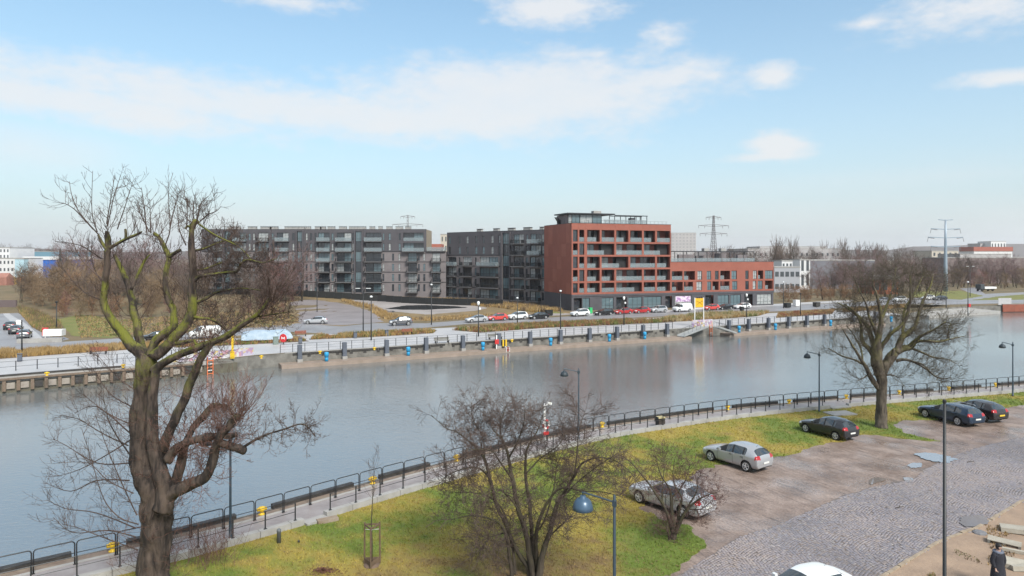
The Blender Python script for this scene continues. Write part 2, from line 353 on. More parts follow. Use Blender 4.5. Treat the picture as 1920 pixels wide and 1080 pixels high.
# kerb wall with a gap where the steps come through; broken at the photo's two openings
def poly_cut(poly, s0, s1, step=.75):
    pts = resample(poly, step); n = len(pts); L = step; return [tuple(p) for i, p in enumerate(pts) if s0 <= i * L <= s1]
def arclen_px(poly, pxx):            # arc length where the line crosses a photo column
    acc = 0; prev = None
    for p in resample(poly, .1):
        if p.y > 5 and CX + F * p.x / p.y > pxx: return acc
        acc += .1
    return acc
cuts = [(arclen_px(INNER, 565), arclen_px(INNER, 606)), (arclen_px(INNER, 1556), arclen_px(INNER, 1590))]
LEN = sum((Vector(b) - Vector(a)).length for a, b in zip(INNER, INNER[1:]))
kw = empty('kerb_wall', (0, 0, 0), 0, 'low pale concrete kerb wall dividing the lawn from the quayside walkway', 'kerb wall')
seg_ends = [30.0] + [v for c in cuts for v in c] + [LEN - 40]
# precast blocks, each its own piece
def kerb_blocks():
    for a, b in zip(seg_ends[::2], seg_ends[1::2]):
        s = a
        pts = resample(INNER, .1)
        while s < b - .3:
            e = min(s + 1.5, b); i0, i1 = int(s * 10), min(int(e * 10), len(pts) - 1)
            q = [tuple(p) for p in pts[i0:i1:5]] + [tuple(pts[i1])]
            if pts[i0].y > 14 and pts[i0].y < 110 and abs(pts[i0].x) < .9 * pts[i0].y:
                mb = MB(); g = .012
                d = (Vector(q[-1]) - Vector(q[0])).normalized() * g; q[0] = tuple(Vector(q[0]) + d); q[-1] = tuple(Vector(q[-1]) - d)
                strip(mb, q, -.17, .18, -.1, .30 + random.uniform(-.004, .004)); mb.build('block', m_conc, kw)
            s = e
kerb_blocks()
# steps through the gaps, lawn side
for k, (a, b) in enumerate(cuts):
    pts = resample(INNER, .1); q = [tuple(pts[int(a * 10)]), tuple(pts[int((a + b) * 5)]), tuple(pts[int(b * 10)])]
    mb = MB(); strip(mb, q, -.42, .17, -.1, .12); 
    st = tag(mb.build('step', m_conc), ['grey concrete step in the kerb gap beside the staked sapling', 'grey concrete step in the kerb gap behind the black hatchback'][k], 'step')
# loose slab leaning on the first gap
mb = MB(); p = G(614, 978); mb.box(-.5, .5, -.2, .2, 0, .16); tag(mb.build('stone_block', mat('brown_stone', (.2, .14, .09), .85, c2=(.3, .25, .2), scale=3), None, False, (p.x, p.y, .0), R(32)), 'brown stone block lying at the end of the kerb wall', 'block')

# fender beams: black timbers on the quay edge with gaps at the bollards
BOLL = [210, 490, 697, 855, 1130, 1365, 1480, 1588, 1687, 1780, 1868]
rail_s = [arclen_px(offset(INNER, OUT + .45), p) for p in BOLL]
OL = resample(offset(INNER, EDGE - .13), .1)
fender = empty('fender_timber', (0, 0, 0), 0, 'black timber fender beams along the near quay edge', 'fender')
s = 22.0
for r in [arclen_px(offset(INNER, EDGE - .13), p) for p in BOLL] + [LEN - 60]:
    if r - .7 > s + 1:
        q = [tuple(OL[i]) for i in range(int(s * 10), min(int((r - .9) * 10), len(OL) - 1), 12)]
        if len(q) > 2: mb = MB(); strip(mb, q, -.13, .15, -.35, .27); mb.build('beam', m_timber, fender)
    s = r + .5

# ---- outer railing of hoops
def frange(a, b, s):
    while a < b: yield a; a += s
railing = empty('quay_railing', (0, 0, 0), 0, 'dark steel railing of rounded hoops along the near quay edge', 'railing')
RL = resample(offset(INNER, OUT - .05), .05); hoop_me = None
def make_hoop(Lh):
    mb = MB(); r = .026; h = .98; c = .13
    path = [(0, 0, 0), (0, 0, h - c)] + [(c - c * math.cos(a), 0, h - c + c * math.sin(a)) for a in (R(30), R(60), R(90))] + [(Lh - c + c * math.sin(a), 0, h - c + c * math.cos(a)) for a in (0, R(30), R(60), R(90))] + [(Lh, 0, 0)]
    mb.tube(path, r, 6); mb.tube([(0, 0, .48), (Lh, 0, .48)], .018, 5); mb.box(-.05, .05, -.05, .05, 0, .012); mb.box(Lh - .05, Lh + .05, -.05, .05, 0, .012)
    return mb.mesh('hoop', m_steel, True)
hoop_me = make_hoop(1.43)
for i in range(int(20 / .05), len(RL) - 40, int(1.53 / .05)):
    a, b = RL[i], RL[min(i + 29, len(RL) - 1)]
    if a.y < 18 or a.y > 95 or abs(b.x) > .80 * b.y: continue
    link('hoop', hoop_me, railing, (a.x, a.y, .05), math.atan2(b.y - a.y, b.x - a.x))
# ---- inner railing: posts on the kerb with two rails
def inner_rail():
    root = empty('kerb_railing', (0, 0, 0), 0, 'dark steel post and rail fence standing on the low kerb wall', 'railing')
    mb = MB(); mb.box(-.024, .024, -.024, .024, 0, .83); mb.box(-.07, .07, -.05, .05, 0, .02); pm = mb.mesh('post', m_steel)
    pts = resample(INNER, .1)
    for a, b in zip(seg_ends[::2], seg_ends[1::2]):
        prev = None
        for s in frange(a + .3, b - .1, 1.5):
            p = pts[int(s * 10)]; q = pts[min(int(s * 10) + 3, len(pts) - 1)]
            if p.y < 14 or p.y > 100 or abs(p.x) > .85 * p.y: prev = None; continue
            link('post', pm, root, (p.x, p.y, .30), math.atan2(q.y - p.y, q.x - p.x))
            if prev is not None:
                mb = MB()
                for z in (.71, 1.11): mb.tube([(prev.x, prev.y, z), (p.x, p.y, z)], .016, 5)
                mb.build('rail', m_steel, root)
            prev = p
inner_rail()
# yellow bollards
m_yel = mat('yellow_paint', (.72, .47, .02), .5, c2=(.5, .30, .03), scale=9, thr=(.5, .8))
def bollard_mesh():
    mb = MB(); mb.lathe([(.17, 0), (.17, .03), (.10, .05), (.095, .16), (.16, .22), (.175, .30), (.16, .36), (.09, .385)], 14); mb.box(-.24, .24, -.07, .07, .2, .33)
    return mb.mesh('yellow_bollard', m_yel, True)
bme = bollard_mesh(); BLAB = ['beside the thick pollarded trunk', 'between the pollarded tree and the staked sapling', 'behind the staked sapling top', 'left of the many-stemmed bush crown', 'right of the many-stemmed bush crown', 'above the silver hatchback', 'right of the silver hatchback roof', 'left of the great tree trunk', 'just right of the great tree trunk', 'behind the blue estate car', 'at the far right end of the quay']
for k, p in enumerate(BOLL):
    i = int(rail_s[k] * 10); q = resample(offset(INNER, OUT + .45), .1)[i]
    o = link('mooring_bollard', bme, None, (q.x, q.y, .06), R(40)); tag(o, 'yellow mooring bollard on the near quay edge ' + BLAB[k], 'bollard', 'yellow bollards along the near quay')

# ---- lawn, cobbles, puddles
LAWN_PX = [(1990, 748), (1880, 766), (1830, 777), (1740, 788), (1690, 789), (1676, 798), (1700, 813), (1762, 828), (1690, 823), (1640, 816), (1600, 816), (1570, 828), (1530, 838), (1500, 847), (1455, 857), (1400, 866), (1345, 870), (1308, 882), (1290, 900), (1240, 915), (1212, 940), (1200, 955), (1240, 976), (1290, 986), (1321, 1008), (1315, 1033), (1284, 1059), (1240, 1082), (1180, 1130), (1000, 1230), (600, 1400)]
lawn_b = [tuple(p) for p in offset(INNER, -.16) if 10 < p[1] < 72 and p[0] < 58]
back = [(p.x, p.y) for p in px(*LAWN_PX)]
ring = []
for a, b in zip(back, back[1:]):
    for p in resample([a, b], .35)[:]: ring.append(p)
ring = [p + Vector((noise.noise((p.x * 1.3, p.y * 1.3, 1)), noise.noise((p.x * 1.3, p.y * 1.3, 5)))) * .45 + Vector((noise.noise((p.x * 5, p.y * 5, 1)), noise.noise((p.x * 5, p.y * 5, 5)))) * .15 for p in ring]
LAWN = [Vector(p) for p in lawn_b] + ring + [Vector((-16, 8)), Vector((-40, 8))]
def inpoly(P_, X, Y):
    x = np.array([p[0] for p in P_]); y = np.array([p[1] for p in P_]); ins = np.zeros(X.shape, bool); j = len(x) - 1
    for i in range(len(x)):
        c = ((y[i] > Y) != (y[j] > Y)); xi = (x[j] - x[i]) * (Y - y[i]) / (y[j] - y[i] + 1e-12) + x[i]; ins ^= c & (X < xi); j = i
    return ins
def lawn_col(x, y):
    n1 = noise.fractal((x * .22, y * .22, 2), 1.0, 2.0, 4); n2 = noise.fractal((x * .9, y * .9, 7), 1.0, 2.0, 3)
    litter = max(0, 1 - math.hypot((x - .8) / 7.5, (y - 28.5) / 5.0)) * 1.15 + max(0, 1 - math.hypot((x + 6) / 6, (y - 27) / 3.5)) * .5
    d = 1e9
    dw = (x + y * -.98) if False else 0
    wet = max(0, 1 - math.hypot((x - 8) / 3.2, (y - 31.5) / 3)) * .9 + max(0, 1 - math.hypot((x - 27.5) / 6, (y - 52.5) / 3)) * .6
    n3 = noise.fractal((x * 3.1, y * 3.1, 1), 1.0, 2.0, 3); yel = min(1, max(0, .5 + n1 * 1.1 + n2 * .6 + n3 * .3 - wet)); br = min(1, max(0, litter * .85 + n2 * .55 + n1 * .2 + n3 * .5 - .10 - wet * .5))
    g = Vector((.13, .18, .024)); ye = Vector((.34, .265, .052)); b = Vector((.185, .12, .055))
    return g.lerp(ye, yel).lerp(b, br)
m_lawn = mat('lawn_soil', (.1, .1, .03), .95, attr='Col', bump=.05, scale=4, bscale=14)
lawn = drape('lawn', LAWN, .006, m_lawn, cell=.9)
ca = lawn.data.color_attributes.new('Col', 'FLOAT_COLOR', 'POINT')
ca.data.foreach_set('color', np.array([(*(lawn_col(v.co.x, v.co.y) * .85), 1) for v in lawn.data.vertices], 'f').ravel())
def grass():
    rng = np.random.default_rng(3); X = rng.uniform(-18, 60, 330000); Y = rng.uniform(17, 72, 330000)
    keep = inpoly(LAWN, X, Y) & (np.abs(X) < .78 * Y) & (rng.random(X.shape) < np.clip((34 / Y) ** 1.6, .2, 1)); X = X[keep]; Y = Y[keep]; n = len(X)
    print('grass tufts', n)
    nb = 3; V = np.zeros((n, nb, 3, 3), 'f'); C = np.zeros((n, nb, 3, 4), 'f')
    base = np.array([tuple(lawn_col(a, b)) for a, b in zip(X, Y)])
    sz = (.6 + .4 * rng.random(n)) * (Y / 34) ** .45
    for k in range(nb):
        a = rng.uniform(0, 2 * np.pi, n); w = .02 * sz * (.7 + .6 * rng.random(n)); h = (.05 + .06 * rng.random(n)) * sz; ln = rng.uniform(.0, .07, n) * sz; ax = X + rng.normal(0, .03, n); ay = Y + rng.normal(0, .03, n); b2 = rng.uniform(0, 6.28, n)
        V[:, k, 0] = np.stack([ax - np.cos(a) * w, ay - np.sin(a) * w, 0 * a], 1); V[:, k, 1] = np.stack([ax + np.cos(a) * w, ay + np.sin(a) * w, 0 * a], 1)
        V[:, k, 2] = np.stack([ax + np.cos(b2) * ln, ay + np.sin(b2) * ln, h], 1)
        t = (.75 + .6 * rng.random(n))[:, None]; C[:, k, :, :3] = (base * t)[:, None, :]; C[:, k, :, 3] = 1
    me = bpy.data.meshes.new('grass'); nv = n * nb * 3; me.vertices.add(nv); me.vertices.foreach_set('co', V.ravel())
    me.loops.add(nv); me.loops.foreach_set('vertex_index', np.arange(nv)); me.polygons.add(nv // 3); me.polygons.foreach_set('loop_start', np.arange(0, nv, 3)); me.polygons.foreach_set('loop_total', np.full(nv // 3, 3))
    ca = me.color_attributes.new('Col', 'FLOAT_COLOR', 'POINT'); ca.data.foreach_set('color', C.ravel()); me.materials.append(mat('grass_blades', (.1, .13, .03), .7, attr='Col')); me.update(); me.validate()
    o = link('grass', me, None, (0, 0, .008)); tag(o, 'short green and yellowing grass blades on the near lawn', None, None, 'stuff')
grass()
def leaf_litter():
    rng = np.random.default_rng(5); mb = MB(); n = 0
    while n < 5000:
        x, y = rng.normal(.8, 6.5), rng.normal(28.5, 5.5)
        if y < 18 or not inpoly(LAWN, np.array([x]), np.array([y]))[0]: n += 1; continue
        a = rng.uniform(0, 6.28); s = rng.uniform(.02, .05); c, sn = math.cos(a) * s, math.sin(a) * s; z = rng.uniform(.02, .06); t = rng.uniform(-.02, .03)
        mb.add([(x - c, y - sn, z), (x + sn * .6, y - c * .6, z + t), (x + c, y + sn, z), (x - sn * .6, y + c * .6, z + t)], [(0, 1, 2, 3)], int(rng.integers(0, 2))); n += 1
    while n < 9000:
        x, y = rng.uniform(-14, 40), rng.uniform(24, 58); n += 1
        if not inpoly(LAWN, np.array([x]), np.array([y]))[0]: continue
        a = rng.uniform(0, 6.28); s = rng.uniform(.02, .045); c, sn = math.cos(a) * s, math.sin(a) * s; z = rng.uniform(.03, .06)
        mb.add([(x - c, y - sn, z), (x + sn * .6, y - c * .6, z + .01), (x + c, y + sn, z), (x - sn * .6, y + c * .6, z)], [(0, 1, 2, 3)], int(rng.integers(0, 2)))
    o = mb.build('leaf_litter', [mat('dead_leaf', (.13, .075, .035), .8), mat('dead_leaf_pale', (.22, .14, .065), .8)]); tag(o, 'brown dead leaves fallen on the lawn under the bush', None, None, 'stuff')
leaf_litter()

COB_UP = [(1230, 1100), (1271, 1080), (1352, 1031), (1388, 1007), (1445, 989), (1497, 968), (1549, 945), (1590, 926), (1632, 915), (1715, 899), (1735, 880), (1772, 862), (1830, 840), (1920, 820), (2050, 795)]
COB_LO = [(2100, 905), (1915, 943), (1850, 982), (1828, 994), (1765, 1016), (1710, 1050), (1665, 1078), (1560, 1150), (1300, 1400), (900, 1400)]
COB = px(*(COB_UP + COB_LO))
def cobbles():
    base = drape('cobble_bed', COB, .006, mat('cobble_joints', (.11, .092, .085), .6, c2=(.19, .155, .135), scale=1.5, bump=.02), cell=3, jag=.35); base.name = 'road'
    rng = np.random.default_rng(11); u = Vector((.815, .58)); v = Vector((-.58, .815)); o0 = Vector((20, 36)); sx, sy = .15, .125
    ii, jj = np.meshgrid(np.arange(-180, 180), np.arange(-95, 95)); ii = ii.ravel().astype(float); jj = jj.ravel().astype(float)
    a = (ii + .5 * (jj % 2) + rng.normal(0, .09, ii.shape)) * sx; b = (jj + rng.normal(0, .07, ii.shape)) * sy
    b = b + .17 * np.abs(np.sin(a * 1.35)) + .05 * np.sin(a * .7 + b * 2)          # segmental arcs
    X = o0.x + u.x * a + v.x * b; Y = o0.y + u.y * a + v.y * b
    nz = np.array([noise.noise((x * .8, y * .8, 0)) for x, y in zip(X, Y)])
    inn = inpoly(COB, X + nz * .5, Y + nz * .5) & (Y > 17) & (np.abs(X) < .80 * Y) & (X > -2); 
    pud = np.zeros(X.shape)
    inn &= rng.random(X.shape) > .012
    X, Y = X[inn], Y[inn]; n = len(X); print('cobbles', n)
    th = math.atan2(u.y, u.x) + .38 * np.cos(a[inn] * 1.35) * np.sign(np.sin(a[inn] * 1.35)) * .6 + rng.normal(0, .08, n)
    hx = sx * .5 * rng.uniform(.82, .98, n); hy = sy * .5 * rng.uniform(.80, .96, n); z = rng.uniform(.022, .042, n) + .02 * np.array([noise.noise((x * .35, y * .35, 4)) for x, y in zip(X, Y)])
    V = np.zeros((n, 9, 3), 'f'); c, s = np.cos(th), np.sin(th)
    for k, (p, q) in enumerate(((-1, -1), (1, -1), (1, 1), (-1, 1))):
        for lev, f, zz in ((0, 1.0, -.01), (4, .74, 1.0)):
            lx, ly = hx * p * f, hy * q * f; V[:, lev + k, 0] = X + c * lx - s * ly; V[:, lev + k, 1] = Y + s * lx + c * ly; V[:, lev + k, 2] = z * (.35 if lev == 0 else .86)
    V[:, 8, 0] = X; V[:, 8, 1] = Y; V[:, 8, 2] = z * 1.12
    fl = []
    for i in range(4): fl += [(i, (i + 1) % 4, 4 + (i + 1) % 4), (i, 4 + (i + 1) % 4, 4 + i), (4 + i, 4 + (i + 1) % 4, 8)]
    Fm = (np.array(fl)[None] + (np.arange(n) * 9)[:, None, None]).reshape(-1, 3)
    cols = np.ones((n, 9, 4), 'f'); pal = np.array([(.215, .195, .21), (.235, .205, .205), (.195, .182, .20), (.245, .205, .19), (.27, .245, .24)]); w = rng.choice(5, n, p=[.34, .26, .22, .1, .08])
    big = np.array([noise.fractal((x * .16, y * .16, 8), 1, 2, 4) for x, y in zip(X, Y)])[:, None]
    cc = .96 * pal[w] * rng.uniform(.86, 1.14, (n, 1)) * (1 + .35 * big); cc = cc * (1 - np.clip(big, 0, 1) * .5) + np.array((.22, .165, .13)) * np.clip(big, 0, 1) * .5; cols[:, :, :3] = cc[:, None, :]
    me = bpy.data.meshes.new('cobblestones'); me.vertices.add(n * 9); me.vertices.foreach_set('co', V.ravel()); nl = Fm.size
    me.loops.add(nl); me.loops.foreach_set('vertex_index', Fm.ravel()); me.polygons.add(nl // 3); me.polygons.foreach_set('loop_start', np.arange(0, nl, 3)); me.polygons.foreach_set('loop_total', np.full(nl // 3, 3)); me.polygons.foreach_set('use_smooth', np.ones(nl // 3, bool))
    ca = me.color_attributes.new('Col', 'FLOAT_COLOR', 'POINT'); ca.data.foreach_set('color', cols.ravel()); me.materials.append(mat('cobble_stone', (.2, .18, .2), .33, attr='Col', bump=.004, scale=10, bscale=30)); me.update(); me.validate()
    o = link('cobblestones', me); tag(o, 'wet grey purple cobblestones laid in arcs', None, None, 'stuff')
cobbles()
# sandy path right of the cobbles with a broken kerb
m_sand = mat('sandy_path', (.33, .235, .165), .85, c2=(.23, .165, .12), scale=.8, detail=9, bump=.03, bscale=7)
drape('path', px((2100, 880), (1915, 938), (1850, 978), (1828, 990), (1765, 1012), (1710, 1046), (1665, 1074), (1560, 1146), (1500, 1220), (1900, 1400), (2300, 1200)), .012, m_sand, cell=2, jag=.3)
def kerbstones():
    root = empty('kerb', (0, 0, 0), 0, 'row of worn sandstone kerb stones between the cobbles and the sandy path', 'kerb')
    mk = mat('kerb_stone', (.36, .29, .21), .85, c2=(.24, .19, .14), scale=3, bump=.01); pts = [Vector((p.x, p.y)) for p in px((2080, 890), (1915, 940), (1850, 980), (1828, 992), (1765, 1014), (1710, 1048), (1665, 1076), (1600, 1120))]
    q = resample([tuple(p) for p in pts], 1.0)
    for i in range(len(q) - 1):
        d = q[i + 1] - q[i]; mb = MB(); mb.box(.02, d.length - .02, -.07, .07, -.05, .07 + random.uniform(-.03, .02)); mb.build('stone', mk, root, False, (q[i].x, q[i].y, 0), math.atan2(d.y, d.x) + random.uniform(-.03, .03))
kerbstones()
def puddle(name, pp, m, off, jag=.18):
    g = [(p.x, p.y) for p in px(*pp)]; n = len(g); ring = [tuple(v) for v in catmull(g[-2:] + g + g[:2], 7)][14:14 + 7 * n]; c = sum((Vector(p) for p in ring), Vector((0, 0))) / len(ring); out = []
    for p in ring:
        v = Vector(p) - c; k = 1 + .30 * noise.noise((p[0] * 1.1, p[1] * 1.1, 2)) + .22 * noise.noise((p[0] * 3.2, p[1] * 3.2, 6)) + .14 * noise.noise((p[0] * 9, p[1] * 9, 4)); out.append(c + v * k)
    return drape(name, out, off, m, cell=3)
puddle('puddle', [(1716, 852), (1745, 850), (1775, 855), (1790, 862), (1775, 868), (1750, 867), (1728, 860)], m_puddle, .05)
puddle('puddle', [(1705, 870), (1725, 868), (1728, 876), (1708, 878)], m_puddle, .022)
puddle('puddle', [(1628, 902), (1640, 896), (1660, 898), (1645, 905), (1632, 908)], m_puddle, .022, .1)
puddle('puddle', [(1692, 896), (1708, 895), (1714, 902), (1700, 904)], m_puddle, .022, .1)
puddle('puddle', [(1800, 973), (1832, 968), (1853, 973), (1848, 985), (1825, 989), (1805, 984)], m_wetmud, .056)

# ---- far bank: quay walls and ledges
mb = MB(); strip(mb, FARL, -.02, .55, -2.6, -.02); o = mb.build('quay_wall', m_wall); o['kind'] = 'structure'
LEFTQ = [p for p in FARL[1:7]]
mb = MB(); strip(mb, [FARL[0]] + LEFTQ[:5], -.3, -.02, -2.6, -.55); o = mb.build('wet_wall', m_wallwet); o['kind'] = 'structure'
mb = MB(); strip(mb, [FARL[0]] + LEFTQ[:4], -.34, .7, -.55, .04); o = mb.build('coping_wall', m_conc); o['kind'] = 'structure'
def ledge(t0, t1):
    mb = MB(); q = [tuple(Wp(t)) for t in frange(t0, t1, 8.0)] + [tuple(Wp(t1))]; strip(mb, q, -2.35, -.02, -2.6, -1.22); strip(mb, q, -2.45, -2.352, -2.6, -1.32)
    o = mb.build('ledge_path', m_ledge); o['kind'] = 'structure'
tl0 = t_of_px(528, -2.4); tl1 = t_of_px(1297, -2.4); tl2 = t_of_px(1368, -2.4); tl3 = t_of_px(1660, -2.4)
ledge(tl0, tl1); ledge(tl2, tl3)
# dark fender rail, wall openings and coping on the far wall
farwall = empty('retaining_wall', (0, 0, 0), 0, 'stained concrete retaining wall with dark drain openings above the far ledge', 'wall')
mb = MB(); q = [tuple(Wp(t)) for t in frange(-2, 129, 10)]; strip(mb, q, -.04, .5, -.02, .06); mb.build('coping', m_conc, farwall)
for a, b in ((-1, 21), (22, 49), (50, 60), (61.5, tl1 - 3), (tl2 + 1, 96), (97, 118)):
    for t in frange(a, b - 1, 3.95):
        mb = MB(); q = [tuple(Wp(t + .05)), tuple(Wp(min(t + 3.9, b)))]; strip(mb, q, -.16, -.045, -.26, -.03); mb.build('fender_beam', m_timber, farwall)
for t in frange(1.2, 118, 1.92):
    if tl1 - 1 < t < tl2 + 1: continue
    mb = MB(); a = Wp(t, -.028); mb.box(-.22, .22, -.03, .03, -.62, -.38, 0); mb.build('drain_opening', m_timber, farwall, False, (a.x, a.y, 0), math.atan2(WD.y, WD.x))
# timber-piled face of the left quay: piles and pale panels
piles = empty('piled_quay_face', (0, 0, 0), 0, 'brown timber piles and pale panels facing the far quay at the left', 'quay face')
m_pile = mat('brown_pile', (.13, .09, .065), .8, c2=(.2, .15, .11), scale=3); m_panel = mat('pale_panel', (.33, .3, .26), .8, c2=(.24, .2, .17), scale=2)
q = resample([(-62, 69.4)] + LEFTQ[:4], 1.25)
for i, p in enumerate(q[:-1]):
    d = q[i + 1] - p; a = math.atan2(d.y, d.x); M = Matrix.Rotation(a, 4, 'Z')
    mb = MB(); mb.box(.1, .42, -.62, -.345, -1.5, -.30); mb.build('pile', m_pile, piles, False, (p.x, p.y, 0), a)
    mb = MB(); mb.box(.46, 1.2, -.48, -.345, -1.28, -.62); mb.build('panel', m_panel if i % 3 else m_timber, piles, False, (p.x, p.y, 0), a)
mb = MB(); strip(mb, [tuple(p) for p in q], -.72, -.345, -.30, -.12); mb.build('waling', m_pile, piles)
lf = empty('fender_timber', (0, 0, 0), 0, 'black timber beams lying on the coping of the left far quay', 'fender')
for a, b in ((0, 6.6), (8.4, 22)):
    qq = [tuple(x) for x in resample([(-62, 69.4)] + LEFTQ[:4], .5)[int(a * 2):int(b * 2):4]]
    mb = MB(); strip(mb, qq, -.3, -.08, .045, .26); mb.build('beam', m_timber, lf)
# stepped terrace at the right
tr = empty('river_steps', (0, 0, 0), 0, 'grey concrete steps going down to the water at the far right bend', 'steps')
A, B = G(1742, 597, -1.7), G(1876, 588, -1.7); dd = Vector((B.x - A.x, B.y - A.y)); Ln = dd.length; ang = math.atan2(dd.y, dd.x)
for k in range(6):
    mb = MB(); mb.box(0, Ln - k * 1.6, k * 1.75 + .01 * k, 18, -2.6 + (0 if k == 0 else 1.30 + (k - 1) * .32), -1.3 + k * .28 if k else -.98)
    mb = MB(); z1 = -1.0 + k * .2; mb.box(k * .4, Ln - k * 1.5, k * 1.6, 14, -2.6 if k == 0 else z1 - .2, z1); mb.build('step', m_conc, tr, False, (A.x, A.y, 0), ang)

# ---- far bank: surfaces
pv = [tuple(p) for p in offset(FARL, .5)][:9]
PROM = [Vector(p) for p in pv] + [Wp(131, .5), Wp(134, 14), Wp(60, 20.8), Wp(0, 20.8), Vector((-62, 100)), Vector((-140, 62)), Vector((-400, -120))]
drape('promenade', PROM, .004, m_pale, cell=12)
ROAD = [Wp(-62, 34), Wp(-30, 27.5), Wp(-8, 22), Wp(10, 21), Wp(60, 21), Wp(95, 20.5), Wp(135, 19), Wp(190, 24), Wp(190, 36), Wp(140, 31), Wp(95, 31), Wp(40, 30.5), Wp(15, 29.5), Wp(-5, 33), Wp(-30, 40), Wp(-62, 47)]
drape('road', px((0, 668), (300, 640), (545, 622), (650, 628), (760, 618), (880, 607), (1000, 604), (1200, 595), (1450, 584), (1700, 572), (1800, 566), (1920, 562), (1920, 548), (1800, 553), (1600, 567), (1460, 573), (1330, 580), (1210, 588), (1090, 592), (1000, 597), (880, 600), (800, 606), (700, 606), (640, 612), (560, 606), (300, 630), (0, 648)), .010, m_asph, cell=10)
drape('pavement', px((1100, 592), (1210, 588), (1330, 580), (1460, 573), (1600, 566), (1600, 562), (1452, 570), (1330, 577), (1200, 584), (1090, 588)), .012, m_pale, cell=10)
drape('side_road', px((-60, 664), (60, 652), (130, 636), (90, 618), (60, 600), (30, 585), (10, 580), (-70, 585)), .014, m_asph, cell=8)
drape('side_path', px((60, 636), (80, 634), (50, 608), (20, 590), (12, 580), (2, 580), (8, 592), (30, 612)), .018, m_pale, cell=6)
WASTE = px((548, 612), (640, 612), (705, 604), (800, 603), (880, 597), (1000, 594), (1090, 588), (1021, 579), (960, 572), (900, 566), (800, 560), (700, 553), (640, 549), (560, 552), (520, 575), (500, 600))
drape('wasteland', WASTE, .006, m_dryg, cell=5, jag=1.2)
drape('mud_track', px((560, 608), (640, 610), (716, 604), (712, 594), (690, 582), (660, 572), (610, 564), (575, 562), (540, 568), (560, 585)), .018, m_mud, cell=5, jag=.9)
drape('gravel_lot', px((690, 572), (735, 584), (800, 590), (900, 582), (915, 577), (880, 571), (800, 567), (720, 563), (650, 560)), .020, m_gravel, cell=5, jag=.9)
drape('pond', px((722, 579), (760, 573), (800, 572), (850, 574), (880, 577), (840, 579), (800, 581), (760, 581)), .032, mat('pond_water', (.03, .032, .035), .03, spec=.8), cell=6, jag=.6)
puddle('puddle', [(715, 584), (735, 583), (742, 585), (720, 586)], m_puddle, .03, .4)
drape('gravel_path', px((880, 601), (1000, 595), (1080, 589), (1040, 586), (960, 592), (870, 598)), .022, m_gravel, cell=6, jag=.4)
drape('lawn', px((940, 577), (1010, 587), (1060, 588), (1021, 580), (960, 573)), .026, m_greenl, cell=5, jag=.4)
drape('lawn', px((135, 630), (210, 634), (255, 620), (220, 600), (150, 590), (105, 600)), .02, m_greenl, cell=5, jag=.6)
drape('lawn', px((1700, 556), (1800, 562), (1845, 555), (1800, 545), (1720, 547)), .02, m_greenl, cell=8, jag=.6)
drape('lawn', px((1820, 563), (1920, 562), (1920, 552), (1870, 556)), .024, m_greenl, cell=8, jag=.6)
drape('road', px((1740, 572), (1920, 568), (1920, 561), (1850, 553), (1838, 545), (1860, 540), (1840, 538), (1800, 541), (1815, 548), (1820, 556), (1790, 562)), .016, m_asph, cell=10)
# ================================================================= BUILDINGS
def u_px(o, d, pxx, y=0.0):          # distance along a facade (origin o, direction d) at a photo column
    k = (pxx - CX) / F; return (k * o[1] - o[0]) / (d[0] - k * d[1])
m_red = mat('red_render', (.285, .092, .062), .75, c2=(.235, .074, .05), scale=.35, detail=7, bump=.004, bscale=12)
m_red2 = mat('red_panel', (.325, .108, .072), .7, c2=(.27, .088, .06), scale=.5, detail=6)
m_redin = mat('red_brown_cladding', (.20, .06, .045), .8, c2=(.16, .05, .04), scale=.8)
m_dg = mat('dark_grey_render', (.082, .077, .086), .8, c2=(.064, .060, .068), scale=.3, detail=7)
m_lg = mat('pinkish_grey_brick', (.19, .168, .170), .85, c2=(.15, .132, .136), scale=.5, detail=7)
m_gb = mat('grey_plinth', (.075, .072, .083), .75, c2=(.058, .056, .065), scale=.5)
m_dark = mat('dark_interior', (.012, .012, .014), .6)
m_frame = mat('window_frame', (.02, .021, .024), .45)
m_wframe = mat('white_frame', (.7, .7, .69), .5)
m_glA = glass('window_glass', (.025, .032, .04), .04); m_glB = glass('window_glass_blue', (.10, .15, .17), .06); m_glC = mat('curtained_glass', (.42, .43, .42), .25, c2=(.2, .22, .23), scale=1.5, spec=.8)
m_bal = mat('balcony_slab', (.12, .12, .125), .7)
def bal_glass():
    m = bpy.data.materials.new('balustrade_glass'); m.use_nodes = True; nt = m.node_tree; N = nt.nodes; L = nt.links; b = N['Principled BSDF']
    b.inputs['Base Color'].default_value = (.26, .31, .33, 1); b.inputs['Roughness'].default_value = .08; b.inputs['Alpha'].default_value = .46; b.inputs['Specular IOR Level'].default_value = .8; return m
m_bg = bal_glass()
WM = {}
def window_parts(root, x, z, w, h, y, kind, seed, depth=.06, div=None):
    """frame part with its pane as sub-part"""
    div = div if div is not None else (2 if w > 1.2 else 1); key = (round(w, 1), round(h, 1), div)
    if key not in WM:
        f = .07; mb = MB(); W, Hh = key[0], key[1]
        mb.box(0, W, 0, depth, 0, f); mb.box(0, W, 0, depth, Hh - f, Hh); mb.box(0, f, 0, depth, f, Hh - f); mb.box(W - f, W, 0, depth, f, Hh - f)
        for k in range(1, div): mb.box(W * k / div - .035, W * k / div + .035, 0, depth, f, Hh - f)
        if Hh > 1.7: mb.box(f, W - f, .005, depth - .005, .75, .81)
        p = MB().box(f, W - f, .03, .05, f, Hh - f)
        WM[key] = (mb.mesh('window', m_frame), [p.mesh('pane', g) for g in (m_glA, m_glB, m_glC)])
    fr, pn = WM[key]; o = link('window', fr, root, (x, y, z)); link('pane', pn[seed % 3 if kind is None else kind], o); return o
